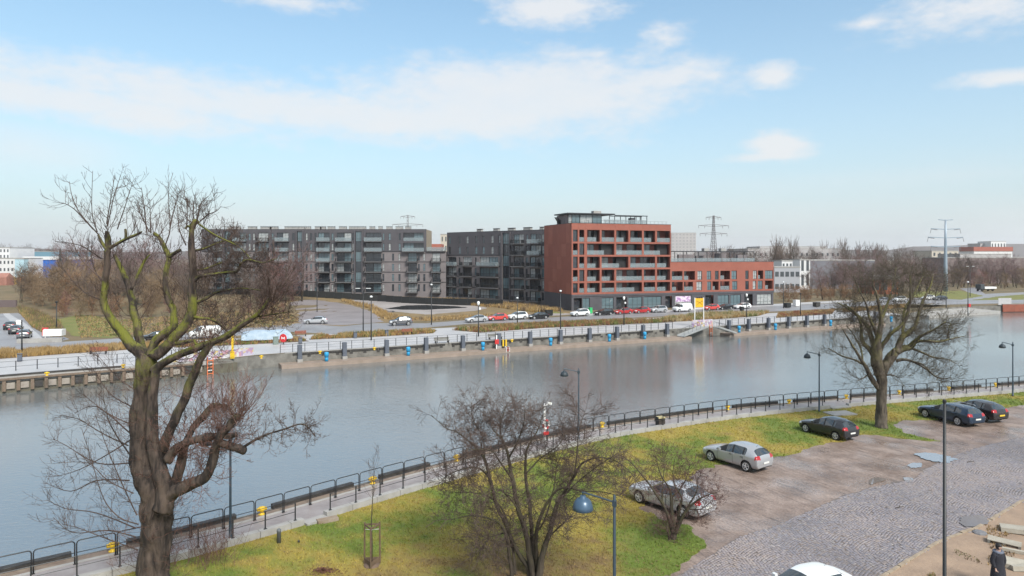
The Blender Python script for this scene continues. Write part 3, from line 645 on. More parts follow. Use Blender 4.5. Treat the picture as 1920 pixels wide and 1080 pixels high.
def wall_grid(root, m, u0, u1, z0, z1, ops, y0=0.0, th=.28, name='wall'):
    mb = MB(); c = u0
    for a, b, zl, zh in sorted(ops):
        if a > c + .001: mb.box(c, a, y0, y0 + th, z0, z1)
        if zl <= z0 + .001 and zh >= z1 - .002 and mb.v: mb.build(name, m, root); mb = MB()
        if zl > z0 + .001: mb.box(a, b, y0, y0 + th, z0, zl)
        if zh < z1 - .001: mb.box(a, b, y0, y0 + th, zh, z1)
        c = b
    if c < u1 - .001: mb.box(c, u1, y0, y0 + th, z0, z1)
    return mb.build(name, m, root) if mb.v else None
BALM = {}
def balcony(root, a, b, z, y, out, kind):
    w = round(b - a, 1); key = (w, out, kind)
    if key not in BALM:
        s = MB().box(0, w, -out, -.003, -.2, 0).mesh('balcony', m_bal); mb = MB()
        if kind == 'glass':
            mb.box(.02, w - .02, -out + .03, -out + .055, .06, 1.05); mb.box(.02, .045, -out + .06, -.05, .06, 1.05); mb.box(w - .045, w - .02, -out + .06, -.05, .06, 1.05); bm_ = mb.mesh('balustrade', m_bg)
        else:
            n = max(3, int(w / .14))
            for i in range(n + 1): mb.box(.02 + (w - .07) * i / n, .05 + (w - .07) * i / n, -out + .03, -out + .05, .02, 1.0)
            mb.box(.02, w - .02, -out + .02, -out + .06, 1.0, 1.05)
            for x in (.02, w - .06): mb.box(x, x + .03, -out + .07, -.05, .05, 1.0)
            bm_ = mb.mesh('balustrade', m_frame)
        BALM[key] = (s, bm_)
    s, bb = BALM[key]; o = link('balcony', s, root, (a, y, z)); link('balustrade', bb, o); return o

# ---------------- red apartment block
def red_building():
    o = (14.1, 164.0); ang = R(19.7); d = (math.cos(ang), math.sin(ang)); U = lambda p: u_px(o, d, p)
    root = empty('apartment_building', (o[0], o[1], 0), ang, 'brick red apartment block with framed loggias over a dark grey shop floor', 'building')
    z = [3.86, 6.58, 9.72, 12.86, 16.0, 19.25]; TOP = 20.8; L6 = U(1258); LT = U(1450.5); D = 17.0; D3 = 15.0
    cols = [U(1000 + v / 5.144) for v in (375, 436, 505, 650, 791, 926, 1057, 1184)] + [L6]
    pw = [.4, .42, .75, .5, .5, .5, .5, .5, .45]
    # core behind the loggias
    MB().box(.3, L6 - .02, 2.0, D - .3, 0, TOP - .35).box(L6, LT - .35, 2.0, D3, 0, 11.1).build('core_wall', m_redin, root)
    # end wall with panels
    for r in range(5):
        z0, z1 = z[r], (z[r + 1] if r < 4 else TOP)
        n = 6
        for c in range(n):
            y0 = .5 + c * (D - .5) / n; mb = MB(); j = .012; sx = random.uniform(0, .012)
            mb.box(-.001 - sx, .28, y0 + j, y0 + (D - .5) / n - j, z0 + j, z1 - j); mb.build('panel', m_red if (r * 7 + c * 3) % 4 else m_red2, root)
    MB().box(.10, .31, .5, D, 3.86, TOP - .02).build('joint_backing', m_redin, root)
    MB().box(.06, .32, .6, D, 0, 3.85).build('plinth_wall', m_gb, root)
    # parapet fascia divided by joints
    for i in range(8):
        a, b = cols[i], cols[i + 1]; MB().box(a + .01 if i else 0, b - .01, 0, .35, z[5], TOP - random.uniform(0, .01)).build('fascia_panel', m_red, root)
    MB().box(-.06, L6 + .06, -.05, .40, TOP, TOP + .07).build('parapet_cap', m_frame, root)
    MB().box(-.05, .35, .405, D, TOP, TOP + .07).box(L6 - .35, L6 + .05, .405, D, TOP, TOP + .07).build('parapet_cap', m_frame, root)
    MB().box(L6 - .3, L6, .36, D, 11.3, TOP - .002).build('wall', m_red, root)
    MB().box(.35, L6 - .35, .41, D - .3, TOP - .5, TOP - .3).build('roof', m_gb, root)
    lay = {0: [0, 1, 2, 3, 4, 6, 7, 8], 1: [0, 1, 2, 3, 4, 6, 7, 8], 2: [0, 1, 2, 3, 5, 7, 8], 3: [0, 1, 2, 4, 6, 8], 4: list(range(9))}
    rnd = random.Random(4)
    for r in range(5):
        z0, z1 = z[r], z[r + 1]; P_ = lay[r]
        MB().box(-.01, L6 + .004, -.01, .55, z0 - .02, z0 + .42).build('floor_band', m_red, root)
        MB().box(.3, L6 - .3, .56, 2.0, z0 + .05, z0 + .4).build('loggia_floor', m_bal, root)
        for p in P_: MB().box(max(0, cols[p] - pw[p] / 2), min(L6, cols[p] + pw[p] / 2), .0, .5, z0 + .425, z1 - .022).build('post', m_red, root)
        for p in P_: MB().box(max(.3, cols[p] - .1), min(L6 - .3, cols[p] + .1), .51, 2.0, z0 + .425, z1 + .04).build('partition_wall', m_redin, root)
        for k, (i, j) in enumerate(zip(P_, P_[1:])):
            a, b = cols[i] + pw[i] / 2, cols[j] - pw[j] / 2; w = b - a; zf = z0 + .43; hh = z1 - zf - .05
            if i < 2:
                if (r + i) % 2 == 0 or (i == 0 and r in (0, 2, 4)): window_parts(root, a + .03, zf, w - .08, hh, .34, 0, 0)
                else:
                    window_parts(root, a + .05, zf, w - .12, hh - .1, 1.6, 0, 1); MB().box(a + .02, b - .02, .10, .13, zf + .02, zf + 1.05).build('balustrade', m_bg, root)
                continue
            side = rnd.random() < .5; wf = rnd.uniform(.45, .62); ww = w * wf; wx = a + .1 if side else b - ww - .1
            nwin = 1 if w < 4.5 else 2
            if nwin == 1: window_parts(root, wx, zf + .02, ww, hh - .12, 1.93, rnd.choice([0, 0, 0, 2, 1]), k, div=2)
            else:
                window_parts(root, a + w * .06, zf + .02, w * .32, hh - .12, 1.93, rnd.choice([0, 1, 2]), k, div=2); window_parts(root, a + w * .55, zf + .02, w * .4, hh - .12, 1.93, 0, k, div=3)
            # bay's recess shade painted as a black block, glass balustrade before the rest
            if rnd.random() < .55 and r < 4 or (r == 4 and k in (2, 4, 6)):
                f0 = rnd.uniform(.58, .7); MB().box(a + w * f0 + .02, b - .01, 1.2, 1.9, zf, z1 - .06).build('recess_shade', m_dark, root); e = a + w * (f0 + .03)
            else: e = b - .02
            MB().box(a + .02, e, .10, .13, zf + .02, zf + 1.05).build('balustrade', m_bg, root)
    # shop floor
    def shop(zx, x0, x1, sc, org, kind): return (U(org + x0 / sc), U(org + x1 / sc), kind)
    S = [shop(0, *q, 5.144, 1000, kk) for q, kk in (((392, 470), 'd'), ((478, 545), 'g'), ((662, 776), 'g'), ((802, 903), 'd'), ((918, 1052), 'g'), ((1066, 1238), 'g'), ((1275, 1340), 'd'))]
    S += [shop(0, *q, 5.333, 1200, kk) for q, kk in (((352, 520), 'p'), ((655, 738), 'd'), ((780, 890), 'g'), ((908, 1012), 'g'), ((1045, 1130), 'd'), ((1172, 1318), 'c'))]
    wall_grid(root, m_gb, 0.02, LT, 0, 3.35, [(a, b, .25 if k != 'd' else 0, 3.0) for a, b, k in S], .08, .3, 'shop_wall')
    MB().box(-.02, LT + .02, -.03, .5, 3.352, 3.838).build('canopy_band', m_gb, root)
    for a, b, k in S:
        if k == 'd': MB().box(a, b, 1.0, 1.9, 0, 3.0).build('entrance', m_dark, root); window_parts(root, a + .2, 0.05, min(1.6, b - a - .3), 2.4, .9, 0, 0)
        else:
            n = max(1, round((b - a) / 1.7)); window_parts(root, a + .01, .26, b - a - .02, 2.7, .24, {'g': 1, 'p': 2, 'c': 2}[k], 0, div=n + 1)
    pur = mat('purple_poster', (.35, .2, .4), .4, c2=(.7, .6, .72), scale=1.8, thr=(.45, .55)); a, b, _ = S[7]; MB().box(a + .3, b - .3, .22, .235, 1.5, 2.9).build('shop_poster', pur, root)
    # three storey wing
    Uz = lambda v: U(1200 + v / 5.333); F1, F2, F3, T3 = 3.86, 6.55, 9.25, 11.5
    f2 = [(318, 425, 'bg'), (440, 550, 'bd'), (575, 620, 'w'), (668, 710, 'w'), (750, 786, 'w'), (803, 900, 'bd'), (915, 968, 'w'), (1053, 1086, 'w'), (1130, 1168, 'w'), (1180, 1232, 'bd'), (1250, 1328, 'g')]
    f1 = [(318, 428, 'bd'), (440, 530, 'bg'), (565, 620, 'w'), (672, 712, 'w'), (725, 787, 'bd'), (803, 895, 'bg'), (922, 972, 'w'), (1053, 1088, 'w'), (1128, 1160, 'w'), (1178, 1226, 'w'), (1250, 1328, 'bd')]
    for z0, z1, fl in ((F1, F2, f1), (F2, F3, f2)):
        ops = []
        for i, (p, q, k) in enumerate(fl):
            a, b = Uz(p), Uz(q)
            if p == 318: a = L6 + .25
            ops.append((a, b, z0 + .42, z1 - .06)); zf = z0 + .42; hh = z1 - .06 - zf
            if k == 'w': window_parts(root, a, zf, b - a, hh, .14, [1, 0, 2][i % 3], i)
            elif k == 'g': window_parts(root, a, zf, b - a, hh, .12, 1, i, div=3)
            else:
                MB().box(a - .09, a - .001, .29, 1.99, zf, z1).box(b + .001, b + .09, .29, 1.99, zf, z1).build('partition_wall', m_redin, root)
                window_parts(root, a + .1, zf, (b - a) * .6, hh - .05, 1.92, 0, i, div=2); MB().box(a + .02, b - .02 if k == 'bg' else a + (b - a) * .4, .09, .12, zf + .02, zf + 1.0).build('balustrade', m_bg, root)
        wall_grid(root, m_red, L6 + .006, LT, z0, z1 - .001, ops)
        MB().box(L6 + .01, LT + .02, -.02, -.001, z0 - .0, z0 + .4).build('floor_band', m_red, root)
    MB().box(L6 + .006, LT, 0, .3, F3, T3).build('fascia', m_red, root)
    MB().box(LT - .3, LT, .31, D3, 3.86, T3).build('end_wall', m_red, root); MB().box(LT - .3, LT - .02, .4, D3, 0, 3.84).build('plinth_wall', m_gb, root)
    MB().box(L6 + .05, LT + .05, -.05, .35, T3, T3 + .06).build('parapet_cap', m_frame, root)
    MB().box(L6 + .01, LT - .32, .36, D3, T3 - .45, T3 - .3).build('roof', m_gb, root)
    # roof terrace of the wing: posts and beams, glass screens
    pg = [(Uz(v)) for v in (318, 460, 580, 700, 840, 930, 1065, 1172)]
    for h0 in (1.2, 5.0):
        for v in pg: MB().box(v - .07, v + .07, h0, h0 + .14, T3 - .28, T3 + 2.55).build('pergola_post', m_frame, root)
        MB().box(pg[0] - .1, pg[-1] + .1, h0 - .02, h0 + .16, T3 + 2.55, T3 + 2.75).build('pergola_beam', m_frame, root)
    for v in pg: MB().box(v - .05, v + .05, 1.38, 4.96, T3 + 2.56, T3 + 2.72).build('pergola_beam', m_frame, root)
    for a, b in zip(pg, pg[1:]): MB().box(a + .1, b - .1, .9, .93, T3 - .2, T3 + .95).build('balustrade', m_bg, root)
    for v, w, h in ((480, 5, 1.9), (660, 4, 1.6), (860, 3.2, 2.2), (1080, 3, 1.8)): MB().box(Uz(v), Uz(v) + w, 4.2, 4.9, T3 - .28, T3 + h).build('terrace_partition', m_lg, root)
    for v in (860, 690): MB().box(Uz(v), Uz(v) + 1.5, 2.0, 3.2, T3 + 2.76, T3 + 3.5).build('roof_unit', m_conc, root)
    # penthouse on the tall part
    Z = lambda v: U(1000 + v / 5.144); zt = TOP + .05; y0 = 4.0
    xs = [Z(v) for v in (405, 440, 520, 640, 735)]
    for i, (a, b) in enumerate(zip(xs, xs[1:])): window_parts(root, a, TOP - .29, b - a - .05, 2.6, y0, 1 if i % 2 else 2, i, div=2)
    MB().box(xs[0], xs[-1], y0 + .3, y0 + 7, TOP - .29, zt + 2.2).build('penthouse_wall', m_lg, root)
    MB().box(xs[0] - .6, Z(850), y0 - .8, y0 + 7.3, zt + 2.32, zt + 2.62).build('penthouse_roof', m_frame, root)
    MB().box(Z(690), Z(765), y0 + 2, y0 + 3.4, zt + 2.63, zt + 3.4).build('roof_unit', m_conc, root)
    for v in (850, 960, 1060, 1100, 1165):
        for yy in (y0 - .6, y0 + 2.2): MB().box(Z(v) - .07, Z(v) + .07, yy, yy + .14, TOP - .29, zt + 2.1).build('pergola_post', m_frame, root)
    for yy in (y0 - .62, y0 + 2.18): MB().box(Z(850) + .01, Z(1172), yy, yy + .18, zt + 2.1, zt + 2.3).build('pergola_beam', m_frame, root)
    MB().box(Z(1020), Z(1062), y0, y0 + 1.4, TOP - .29, zt + 1.7).build('roof_unit', m_gb, root)
    MB().box(Z(735), Z(1160), y0 - .9, y0 - .87, TOP - .29, zt + 1.15).build('balustrade', m_bg, root)
    q = MB(); q.add([(.8, 8.6, TOP - .3), (2.3, 8.6, TOP - .3), (.1, 8.6, zt + 1.75), (-.6, 8.6, zt + 1.75), (.8, 9.0, TOP - .3), (2.3, 9.0, TOP - .3), (.1, 9.0, zt + 1.75), (-.6, 9.0, zt + 1.75)], [(0, 1, 2, 3), (7, 6, 5, 4), (0, 4, 5, 1), (1, 5, 6, 2), (2, 6, 7, 3), (3, 7, 4, 0)]); q.build('slanted_fin', m_frame, root)
    MB().box(2.4, Z(405) - .1, 6.4, 6.44, TOP - .29, zt + 1.5).build('wind_screen', m_bg, root)
    mb = MB()
    for i in range(24): mb.box(.3 + i * 1.13, .34 + i * 1.13, .8, .84, TOP - .29, TOP + .75)
    mb.box(.3, 26.6, .8, .84, TOP + .76, TOP + .79); mb.build('roof_railing', m_frame, root)
red_building()

def roof_vents(root, spots, z, y, w=1.6, h=.75):
    for x, ww in spots:
        MB().box(x, x + ww, y, y + .9, z - .3, z + h).build('chimney', m_conc, root); mb = MB().box(x - .06, x + ww + .06, y - .06, y + .96, z + h + .14, z + h + .26)
        n = max(2, int(ww / .4))
        for i in range(n): mb.box(x + .1 + (ww - .3) * i / (n - 1), x + .2 + (ww - .3) * i / (n - 1), y + .1, y + .8, z + h + .002, z + h + .14)
        mb.build('chimney_cap', m_frame, root)

def grey_block(o, ang, U, length, depth, zb, fh, nfl, cols_low, cols_top, label, vents, nlow=4, stop_top=None, base=0.0, stop_top0=0.0):
    root = empty('apartment_building', (o[0], o[1], 0), ang, label, 'building'); rnd = random.Random(len(label)); ztop = zb + fh * nfl; zm = zb + fh * nlow; lt = stop_top or length
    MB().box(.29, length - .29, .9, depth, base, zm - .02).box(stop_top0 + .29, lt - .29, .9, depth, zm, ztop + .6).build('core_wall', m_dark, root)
    for f in range(nfl):
        z0, z1 = zb + fh * f, zb + fh * (f + 1); low = f < nlow; cols = cols_low if low else cols_top; L0, L = (0, length) if low else (stop_top0, lt); ops = []
        for i, (k, a, b) in enumerate(cols):
            if k == 's': continue
            if k == 'w':
                ops.append((a, b, z0 + .35, z0 + 2.45)); window_parts(root, a, z0 + .35, b - a, 2.1, .14, rnd.choice([0, 0, 1, 2]), i)
            elif k in ('b', 'B', 'L'):
                ops.append((a, b, z0 + .12, z0 + 2.6)); w = b - a
                n = 2 if w > 3 else 1
                for q in range(n):
                    kd = rnd.choice([0, 0, 1, 2]); window_parts(root, a + w * q / n + .02, z0 + .12, w / n - .04, 2.45, .22 if k != 'L' else .75, kd, q, div=2 if w / n < 2.4 else 3)
                if k != 'L' or f == nlow: balcony(root, a - .25, b + .25, z0 + .08, -.003, 1.35, 'glass' if (k == 'b' and f >= 3) or k == 'L' else 'bars')
                elif k == 'L': balcony(root, a, b, z0 + .08, .6, .55, 'glass')
        for k, a, b in cols:
            if k == 's': ops.append((a, b, z0, z1))
        wall_grid(root, m_lg if low else m_dg, L0, L, z0 if f else base, z1 - .001, ops)
        if 0 < f <= nlow:
            mb = MB(); cs = L0
            for k, a, b in sorted([c for c in cols if c[0] == 's'], key=lambda c: c[1]) + [('s', length, length)]:
                if a > cs: mb.box(cs, a - .02, -.05, -.002, z0 - .1, z0 + .1)
                cs = b + .02
            mb.build('floor_band', m_frame, root)
    for k, a, b in cols_low:
        if k != 's': continue
        for f in range(nfl): window_parts(root, a + .05, zb + fh * f + .02, b - a - .1, fh - .05, .30, [0, 1][f % 2], 0, div=3)
        MB().box(a - .4, a, -.35, .0 - .003, base, ztop + .3).box(b, b + .4, -.35, -.003, base, ztop + .3).build('stair_pier', m_dg, root)
    MB().box(stop_top0, lt, 0, .3, ztop, ztop + .55).build('parapet', m_dg, root); MB().box(stop_top0 - .04, lt + .04, -.04, .34, ztop + .552, ztop + .62).build('parapet_cap', m_frame, root)
    MB().box(0, .28, .30, depth, base, zm).build('end_wall', m_lg, root); MB().box(stop_top0, stop_top0 + .28, .31, depth, zm + .002, ztop + .55).build('end_wall', m_dg, root)
    MB().box(lt - .28, lt, .31, depth, zm + .002, ztop + .55).build('end_wall', mat('ochre_render', (.30, .25, .18), .85, c2=(.25, .2, .15), scale=1), root); MB().box(length - .28, length, .30, depth, base, zm - .02).build('end_wall', m_lg, root)
    MB().box(stop_top0 + .3, lt - .3, .35, depth, ztop + .2, ztop + .34).build('roof', m_gb, root)
    roof_vents(root, vents, ztop + .55, 3.5)
    return root, ztop, zm

# long grey block, facing us, with the low link at its right
def block_A():
    Y = 205.0; x0 = (378 - CX) / F * Y; o = (x0, Y); U = lambda p: (p - CX) / F * Y - x0; z = lambda v: U(480 + v / 4)
    right_t = [('w', z(405), z(421)), ('w', z(440), z(455)), ('b', z(466), z(552)), ('w', z(566), z(582)), ('b', z(606), z(716)), ('w', z(722), z(736)), ('s', z(746), z(793)), ('b', z(822), z(940)), ('w', z(950), z(963)), ('w', z(994), z(1011)), ('w', z(1070), z(1086)), ('L', z(1105), z(1258))]
    right_l = [('w', z(405), z(421)), ('w', z(440), z(455)), ('b', z(466), z(552)), ('w', z(566), z(582)), ('B', z(606), z(716)), ('w', z(722), z(736)), ('s', z(746), z(793)), ('B', z(822), z(940)), ('w', z(948), z(962)), ('w', z(1020), z(1036)), ('w', z(1068), z(1084)), ('B', z(1140), z(1208)), ('w', z(1214), z(1228)), ('w', z(1254), z(1270)), ('B', z(1322), z(1382))]
    left = [('w', U(388), U(391)), ('w', U(398), U(401)), ('b', U(405), U(416)), ('s', U(421), U(432)), ('b', U(439), U(461)), ('w', U(466), U(470)), ('w', U(474), U(478)), ('B', U(484), U(503)), ('w', U(509), U(513)), ('b', U(519), U(541)), ('w', U(548), U(552)), ('s', U(557), U(567)), ('w', U(573), U(577))]
    lt = z(1277); vents = [(U(p), w) for p, w in ((417, 1.5), (434, 1.2), (456, 2.6), (480, 3.4), (498, 2.4), (526, 2.2), (540, 2), (553, 1.8), (566, 1.5), (584, 2), (594, 1.6), (608, 2.2), (630, 2.2), (649, 2.6), (666, 2.4), (688, 1.6), (705, 1.2), (720, 1.8), (738, 2.2), (756, 1.8))]
    root, zt, zm = grey_block(o, 0, U, z(1424), 14, 2.2, 3.02, 6, left + right_l, left + right_t, 'long dark grey apartment block with lighter lower floors behind the black fence', vents, 4, lt)
    # roof terrace on the link
    MB().box(lt + .1, z(1423), -.6, .28, zm + .05, zm + .3).build('terrace_edge', m_bal, root); MB().box(lt + .2, z(1423), -.55, -.52, zm + .305, zm + 1.35).build('balustrade', m_bg, root)
    MB().box(lt - .01 + .02, z(1423) - .1, .3, 13.5, zm + .002, zm + .1).build('terrace_floor', m_conc, root)
block_A()
def block_B():
    a = (838 - CX) / F * 207.0; b = (1023 - CX) / F * 182.5; o = (a, 207.0); d = Vector((b - a, 182.5 - 207.0)); Ln = d.length; d /= Ln; ang = math.atan2(d.y, d.x); U = lambda p: u_px(o, d, p); z = lambda v: U(800 + v / 4)
    t = [('w', z(163), z(181)), ('w', z(239), z(256)), ('w', z(297), z(314)), ('w', z(362), z(381)), ('w', z(417), z(436)), ('w', z(483), z(502)), ('w', z(539), z(554)), ('s', z(567), z(622)), ('B', z(652), z(728)), ('w', z(746), z(760)), ('b', z(778), z(856)), ('w', z(863), z(880))]
    l = [('b', z(160), z(222)), ('w', z(238), z(252)), ('B', z(272), z(338)), ('w', z(360), z(374)), ('b', z(398), z(536)), ('s', z(567), z(622)), ('B', z(652), z(728)), ('w', z(742), z(757)), ('B', z(774), z(852)), ('w', z(863), z(880))]
    vents = [(z(v), w) for v, w in ((312, 1.8), (436, 1.9), (545, 2.3), (662, 2.6), (785, 1.4), (848, 1.5))]
    root, zt, zm = grey_block(o, ang, U, Ln, 14, .9, 3.08, 6, l, t, 'dark grey apartment block joined to the left end of the red block', vents, 4)
block_B()
# black fence in front of the grey blocks
def black_fence():
    root = empty('fence', (0, 0, 0), 0, 'low black panel fence between the tan grass and the grey apartment blocks', 'fence')
    pts = resample([(-92, 196), (-72, 196), (-36, 192), (-14, 183), (-2, 178.5)], 2.5); me = MB().box(0, 2.38, -.03, .03, .05, 1.75).mesh('fence_panel', mat('black_fence', (.012, .013, .013), .7)); pm = MB().box(-.06, .06, -.06, .06, 0, 1.85).mesh('fence_post', m_frame)
    for a, b in zip(pts, pts[1:]):
        an = math.atan2(b.y - a.y, b.x - a.x); link('fence_panel', me, root, (a.x + .06 * math.cos(an), a.y + .06 * math.sin(an), hgt(a.x, a.y)), an); link('fence_post', pm, root, (a.x, a.y, hgt(a.x, a.y)), an)
black_fence()

# ---------------- far buildings
def far_block(label, px0, px1, ytop, Y, depth, m, rows, ncol, wm, name='building', zb=0.0, roof=None, wfrac=.5, cat='building', rz=0.0, hfrac=.5):
    x0, x1 = (px0 - CX) / F * Y, (px1 - CX) / F * Y; zt = H - (ytop - HY) / F * Y; w = x1 - x0
    root = empty(name, (x0, Y, 0), rz, label, cat); MB().box(0, w, 0, depth, zb - 2, zt).build('wall', m, root)
    if roof: MB().box(-.4, w + .4, -.4, depth + .4, zt, zt + roof[1]).build('roof', roof[0], root)
    else: MB().box(-.1, w + .1, -.1, depth, zt, zt + .4).build('parapet', m_conc, root)
    fh = (zt - zb) / max(rows, 1); cw = w / max(ncol, 1)
    if rows:
        me = MB().box(0, cw * wfrac, -.06, .05, 0, fh * hfrac).mesh('window', wm)
        for r in range(rows):
            for c in range(ncol): link('window', me, root, (cw * (c + .5 - wfrac / 2), 0, zb + fh * (r + .28)))
    return root, w, zt
m_hz = mat('far_pale_wall', (.42, .40, .40), .85, c2=(.36, .345, .35), scale=.1); m_wht = mat('white_wall', (.66, .66, .66), .7, c2=(.58, .58, .59), scale=.3); m_navy = mat('slate_wall', (.17, .17, .19), .8, c2=(.14, .14, .165), scale=.2); m_fw = mat('far_window', (.08, .09, .10), .2)
m_blue = mat('blue_cladding', (.02, .13, .48), .5, c2=(.016, .10, .40), scale=.3); m_bluew = mat('pale_blue_wall', (.42, .58, .64), .6, c2=(.36, .52, .6), scale=.3); m_pink = mat('far_pink_wall', (.45, .33, .30), .85); m_redroof = mat('red_tiled_roof', (.32, .10, .07), .8); m_cream = mat('cream_wall', (.5, .45, .38), .85, c2=(.44, .4, .34), scale=.1)
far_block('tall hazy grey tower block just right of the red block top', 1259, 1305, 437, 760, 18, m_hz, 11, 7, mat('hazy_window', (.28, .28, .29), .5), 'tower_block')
far_block('long pale industrial hall with a stepped roof behind the poplars', 1402, 1576, 467, 420, 40, m_hz, 3, 18, m_fw, wfrac=.35, hfrac=.3)
far_block('upper storey of the pale industrial hall beside the poplars', 1425, 1550, 463, 440, 25, m_hz, 4, 14, m_fw, wfrac=.3, hfrac=.25)
far_block('white office house with black windows right of the red block', 1466, 1486, 490, 262, 10, m_wht, 3, 3, m_fw)
far_block('white cubic house with tall black windows beside the slate hall', 1500, 1519, 488, 268, 10, m_wht, 2, 2, m_fw, wfrac=.5, hfrac=.75)
far_block('grey low office building with window bands right of the red block', 1452, 1500, 502, 248, 12, mat('grey_office', (.34, .35, .38), .8), 2, 5, m_fw, wfrac=.7, hfrac=.4)
far_block('long slate grey warehouse behind the brown scrub', 1519, 1640, 489, 275, 30, m_navy, 0, 0, m_fw, 'warehouse')
far_block('small orange brick house behind the great tree crown', 1636, 1684, 524, 236, 9, mat('orange_brick', (.40, .13, .06), .85, c2=(.3, .10, .05), scale=.6), 1, 3, m_fw, 'house', roof=(m_conc, 1.2))
far_block('pale flat block with arched top behind the tubular pylon', 1747, 1797, 471, 420, 20, m_cream, 4, 5, m_fw, wfrac=.35)
far_block('long dark wall building on the right skyline', 1776, 1990, 484, 330, 20, mat('far_brown_wall', (.17, .14, .14), .9, c2=(.22, .17, .16), scale=.08), 0, 0, m_fw)
far_block('long pale roofed shed behind the dark wall building', 1800, 1896, 477, 380, 20, m_hz, 0, 0, m_fw)
r_, w_, z_ = far_block('red roofed villas block on the right skyline', 1826, 1898, 471, 640, 20, m_wht, 1, 10, m_fw, roof=(m_redroof, 4), wfrac=.35)
far_block('white hospital like block on the hill at the right', 1858, 1886, 453, 700, 20, m_wht, 3, 5, m_fw, wfrac=.4)
far_block('pale annex block on the hill left of the white block', 1838, 1860, 457, 710, 20, m_hz, 2, 4, m_fw, wfrac=.4)
far_block('pink gabled house between the two grey blocks', 802, 826, 467, 330, 12, m_pink, 1, 4, m_fw, 'house', roof=(m_redroof, 2.4), wfrac=.4)
far_block('cream tower house between the two grey blocks', 826, 846, 440, 360, 12, m_cream, 5, 3, m_fw, 'house', wfrac=.35)
# left: white and blue works
r_, w_, z_ = far_block('white and pale blue office building at the left edge', -60, 41, 485, 330, 20, m_wht, 4, 14, m_fw, wfrac=.42, hfrac=.42, zb=-2)
far_block('pale blue stair block at the left', 28, 45, 486, 326, 3, m_bluew, 0, 0, m_fw)
far_block('white penthouse storey on the left office building', -60, 18, 465, 345, 18, m_wht, 6, 12, m_fw, wfrac=.4, hfrac=.5)
far_block('bright blue warehouse with a white roof edge at the left', 45, 108, 487, 345, 30, m_blue, 0, 0, m_fw, 'warehouse', roof=(m_wht, 1.6))
far_block('long teal roofed hall on the left skyline', 18, 112, 472, 520, 40, mat('teal_cladding', (.13, .25, .33), .7), 0, 0, m_fw, 'warehouse')
# playground of bright tents below the offices
for i, (a, b, yt, yb, c) in enumerate(((-8, 12, 512, 532, 'red'), (12, 20, 518, 530, 'yellow'), (24, 41, 520, 534, 'orange'), (-10, 22, 528, 540, 'pink'))):
    Y = 255 + 6 * i; cc = {'red': (.36, .17, .13), 'yellow': (.6, .36, .06), 'orange': (.58, .2, .04), 'pink': (.5, .22, .25)}[c]; x0, x1 = (a - CX) / F * Y, (b - CX) / F * Y; zt = H - (yt - HY) / F * Y
    mb = MB(); mb.add([(x0, Y, -1), (x1, Y, -1), (x1, Y + 4, -1), (x0, Y + 4, -1), (x0, Y, zt - 1.6), (x1, Y, zt - 1.6), (x1, Y + 4, zt - 1.6), (x0, Y + 4, zt - 1.6), (x0 + .3, Y + 2, zt), (x1 - .3, Y + 2, zt)], [(0, 1, 5, 4), (1, 2, 6, 5), (2, 3, 7, 6), (3, 0, 4, 7), (4, 5, 9, 8), (6, 7, 8, 9), (5, 6, 9), (7, 4, 8)])
    tag(mb.build('market_tent', mat(c + '_canvas', cc, .8, c2=tuple(v * .7 for v in cc), scale=.6)), c + ' ridge tent in front of the white office building', 'tent')
# low pale wall and white hut at the left road
tag(MB().box(*(sorted(((-14 - CX) / F * 168, (30 - CX) / F * 168))), 168, 168.4, 0, 2.3).build('wall', mat('brown_low_wall', (.13, .1, .1), .9)), 'low dark brown wall at the end of the left side road', 'wall')
# hill line
mb = MB(); 
for x in range(-1900, 2500, 120): pass
hv = []; hf = []; n = 60
for i in range(n):
    x = -2600 + i * 95; hv += [(x, 2400, -5), (x, 2400, 34 + 16 * noise.noise((x * .002, 0, 0)) + 6 * noise.noise((x * .01, 3, 0)) + (14 if x > 1300 else 0)), (x, 2900, 0)]
for i in range(n - 1): hf += [(i * 3, (i + 1) * 3, (i + 1) * 3 + 1, i * 3 + 1), (i * 3 + 1, (i + 1) * 3 + 1, (i + 1) * 3 + 2, i * 3 + 2)]
o = MB().add(hv, hf).build('hills', mat('wooded_hills', (.09, .075, .07), .95, c2=(.13, .105, .10), scale=.02)); o['kind'] = 'structure'
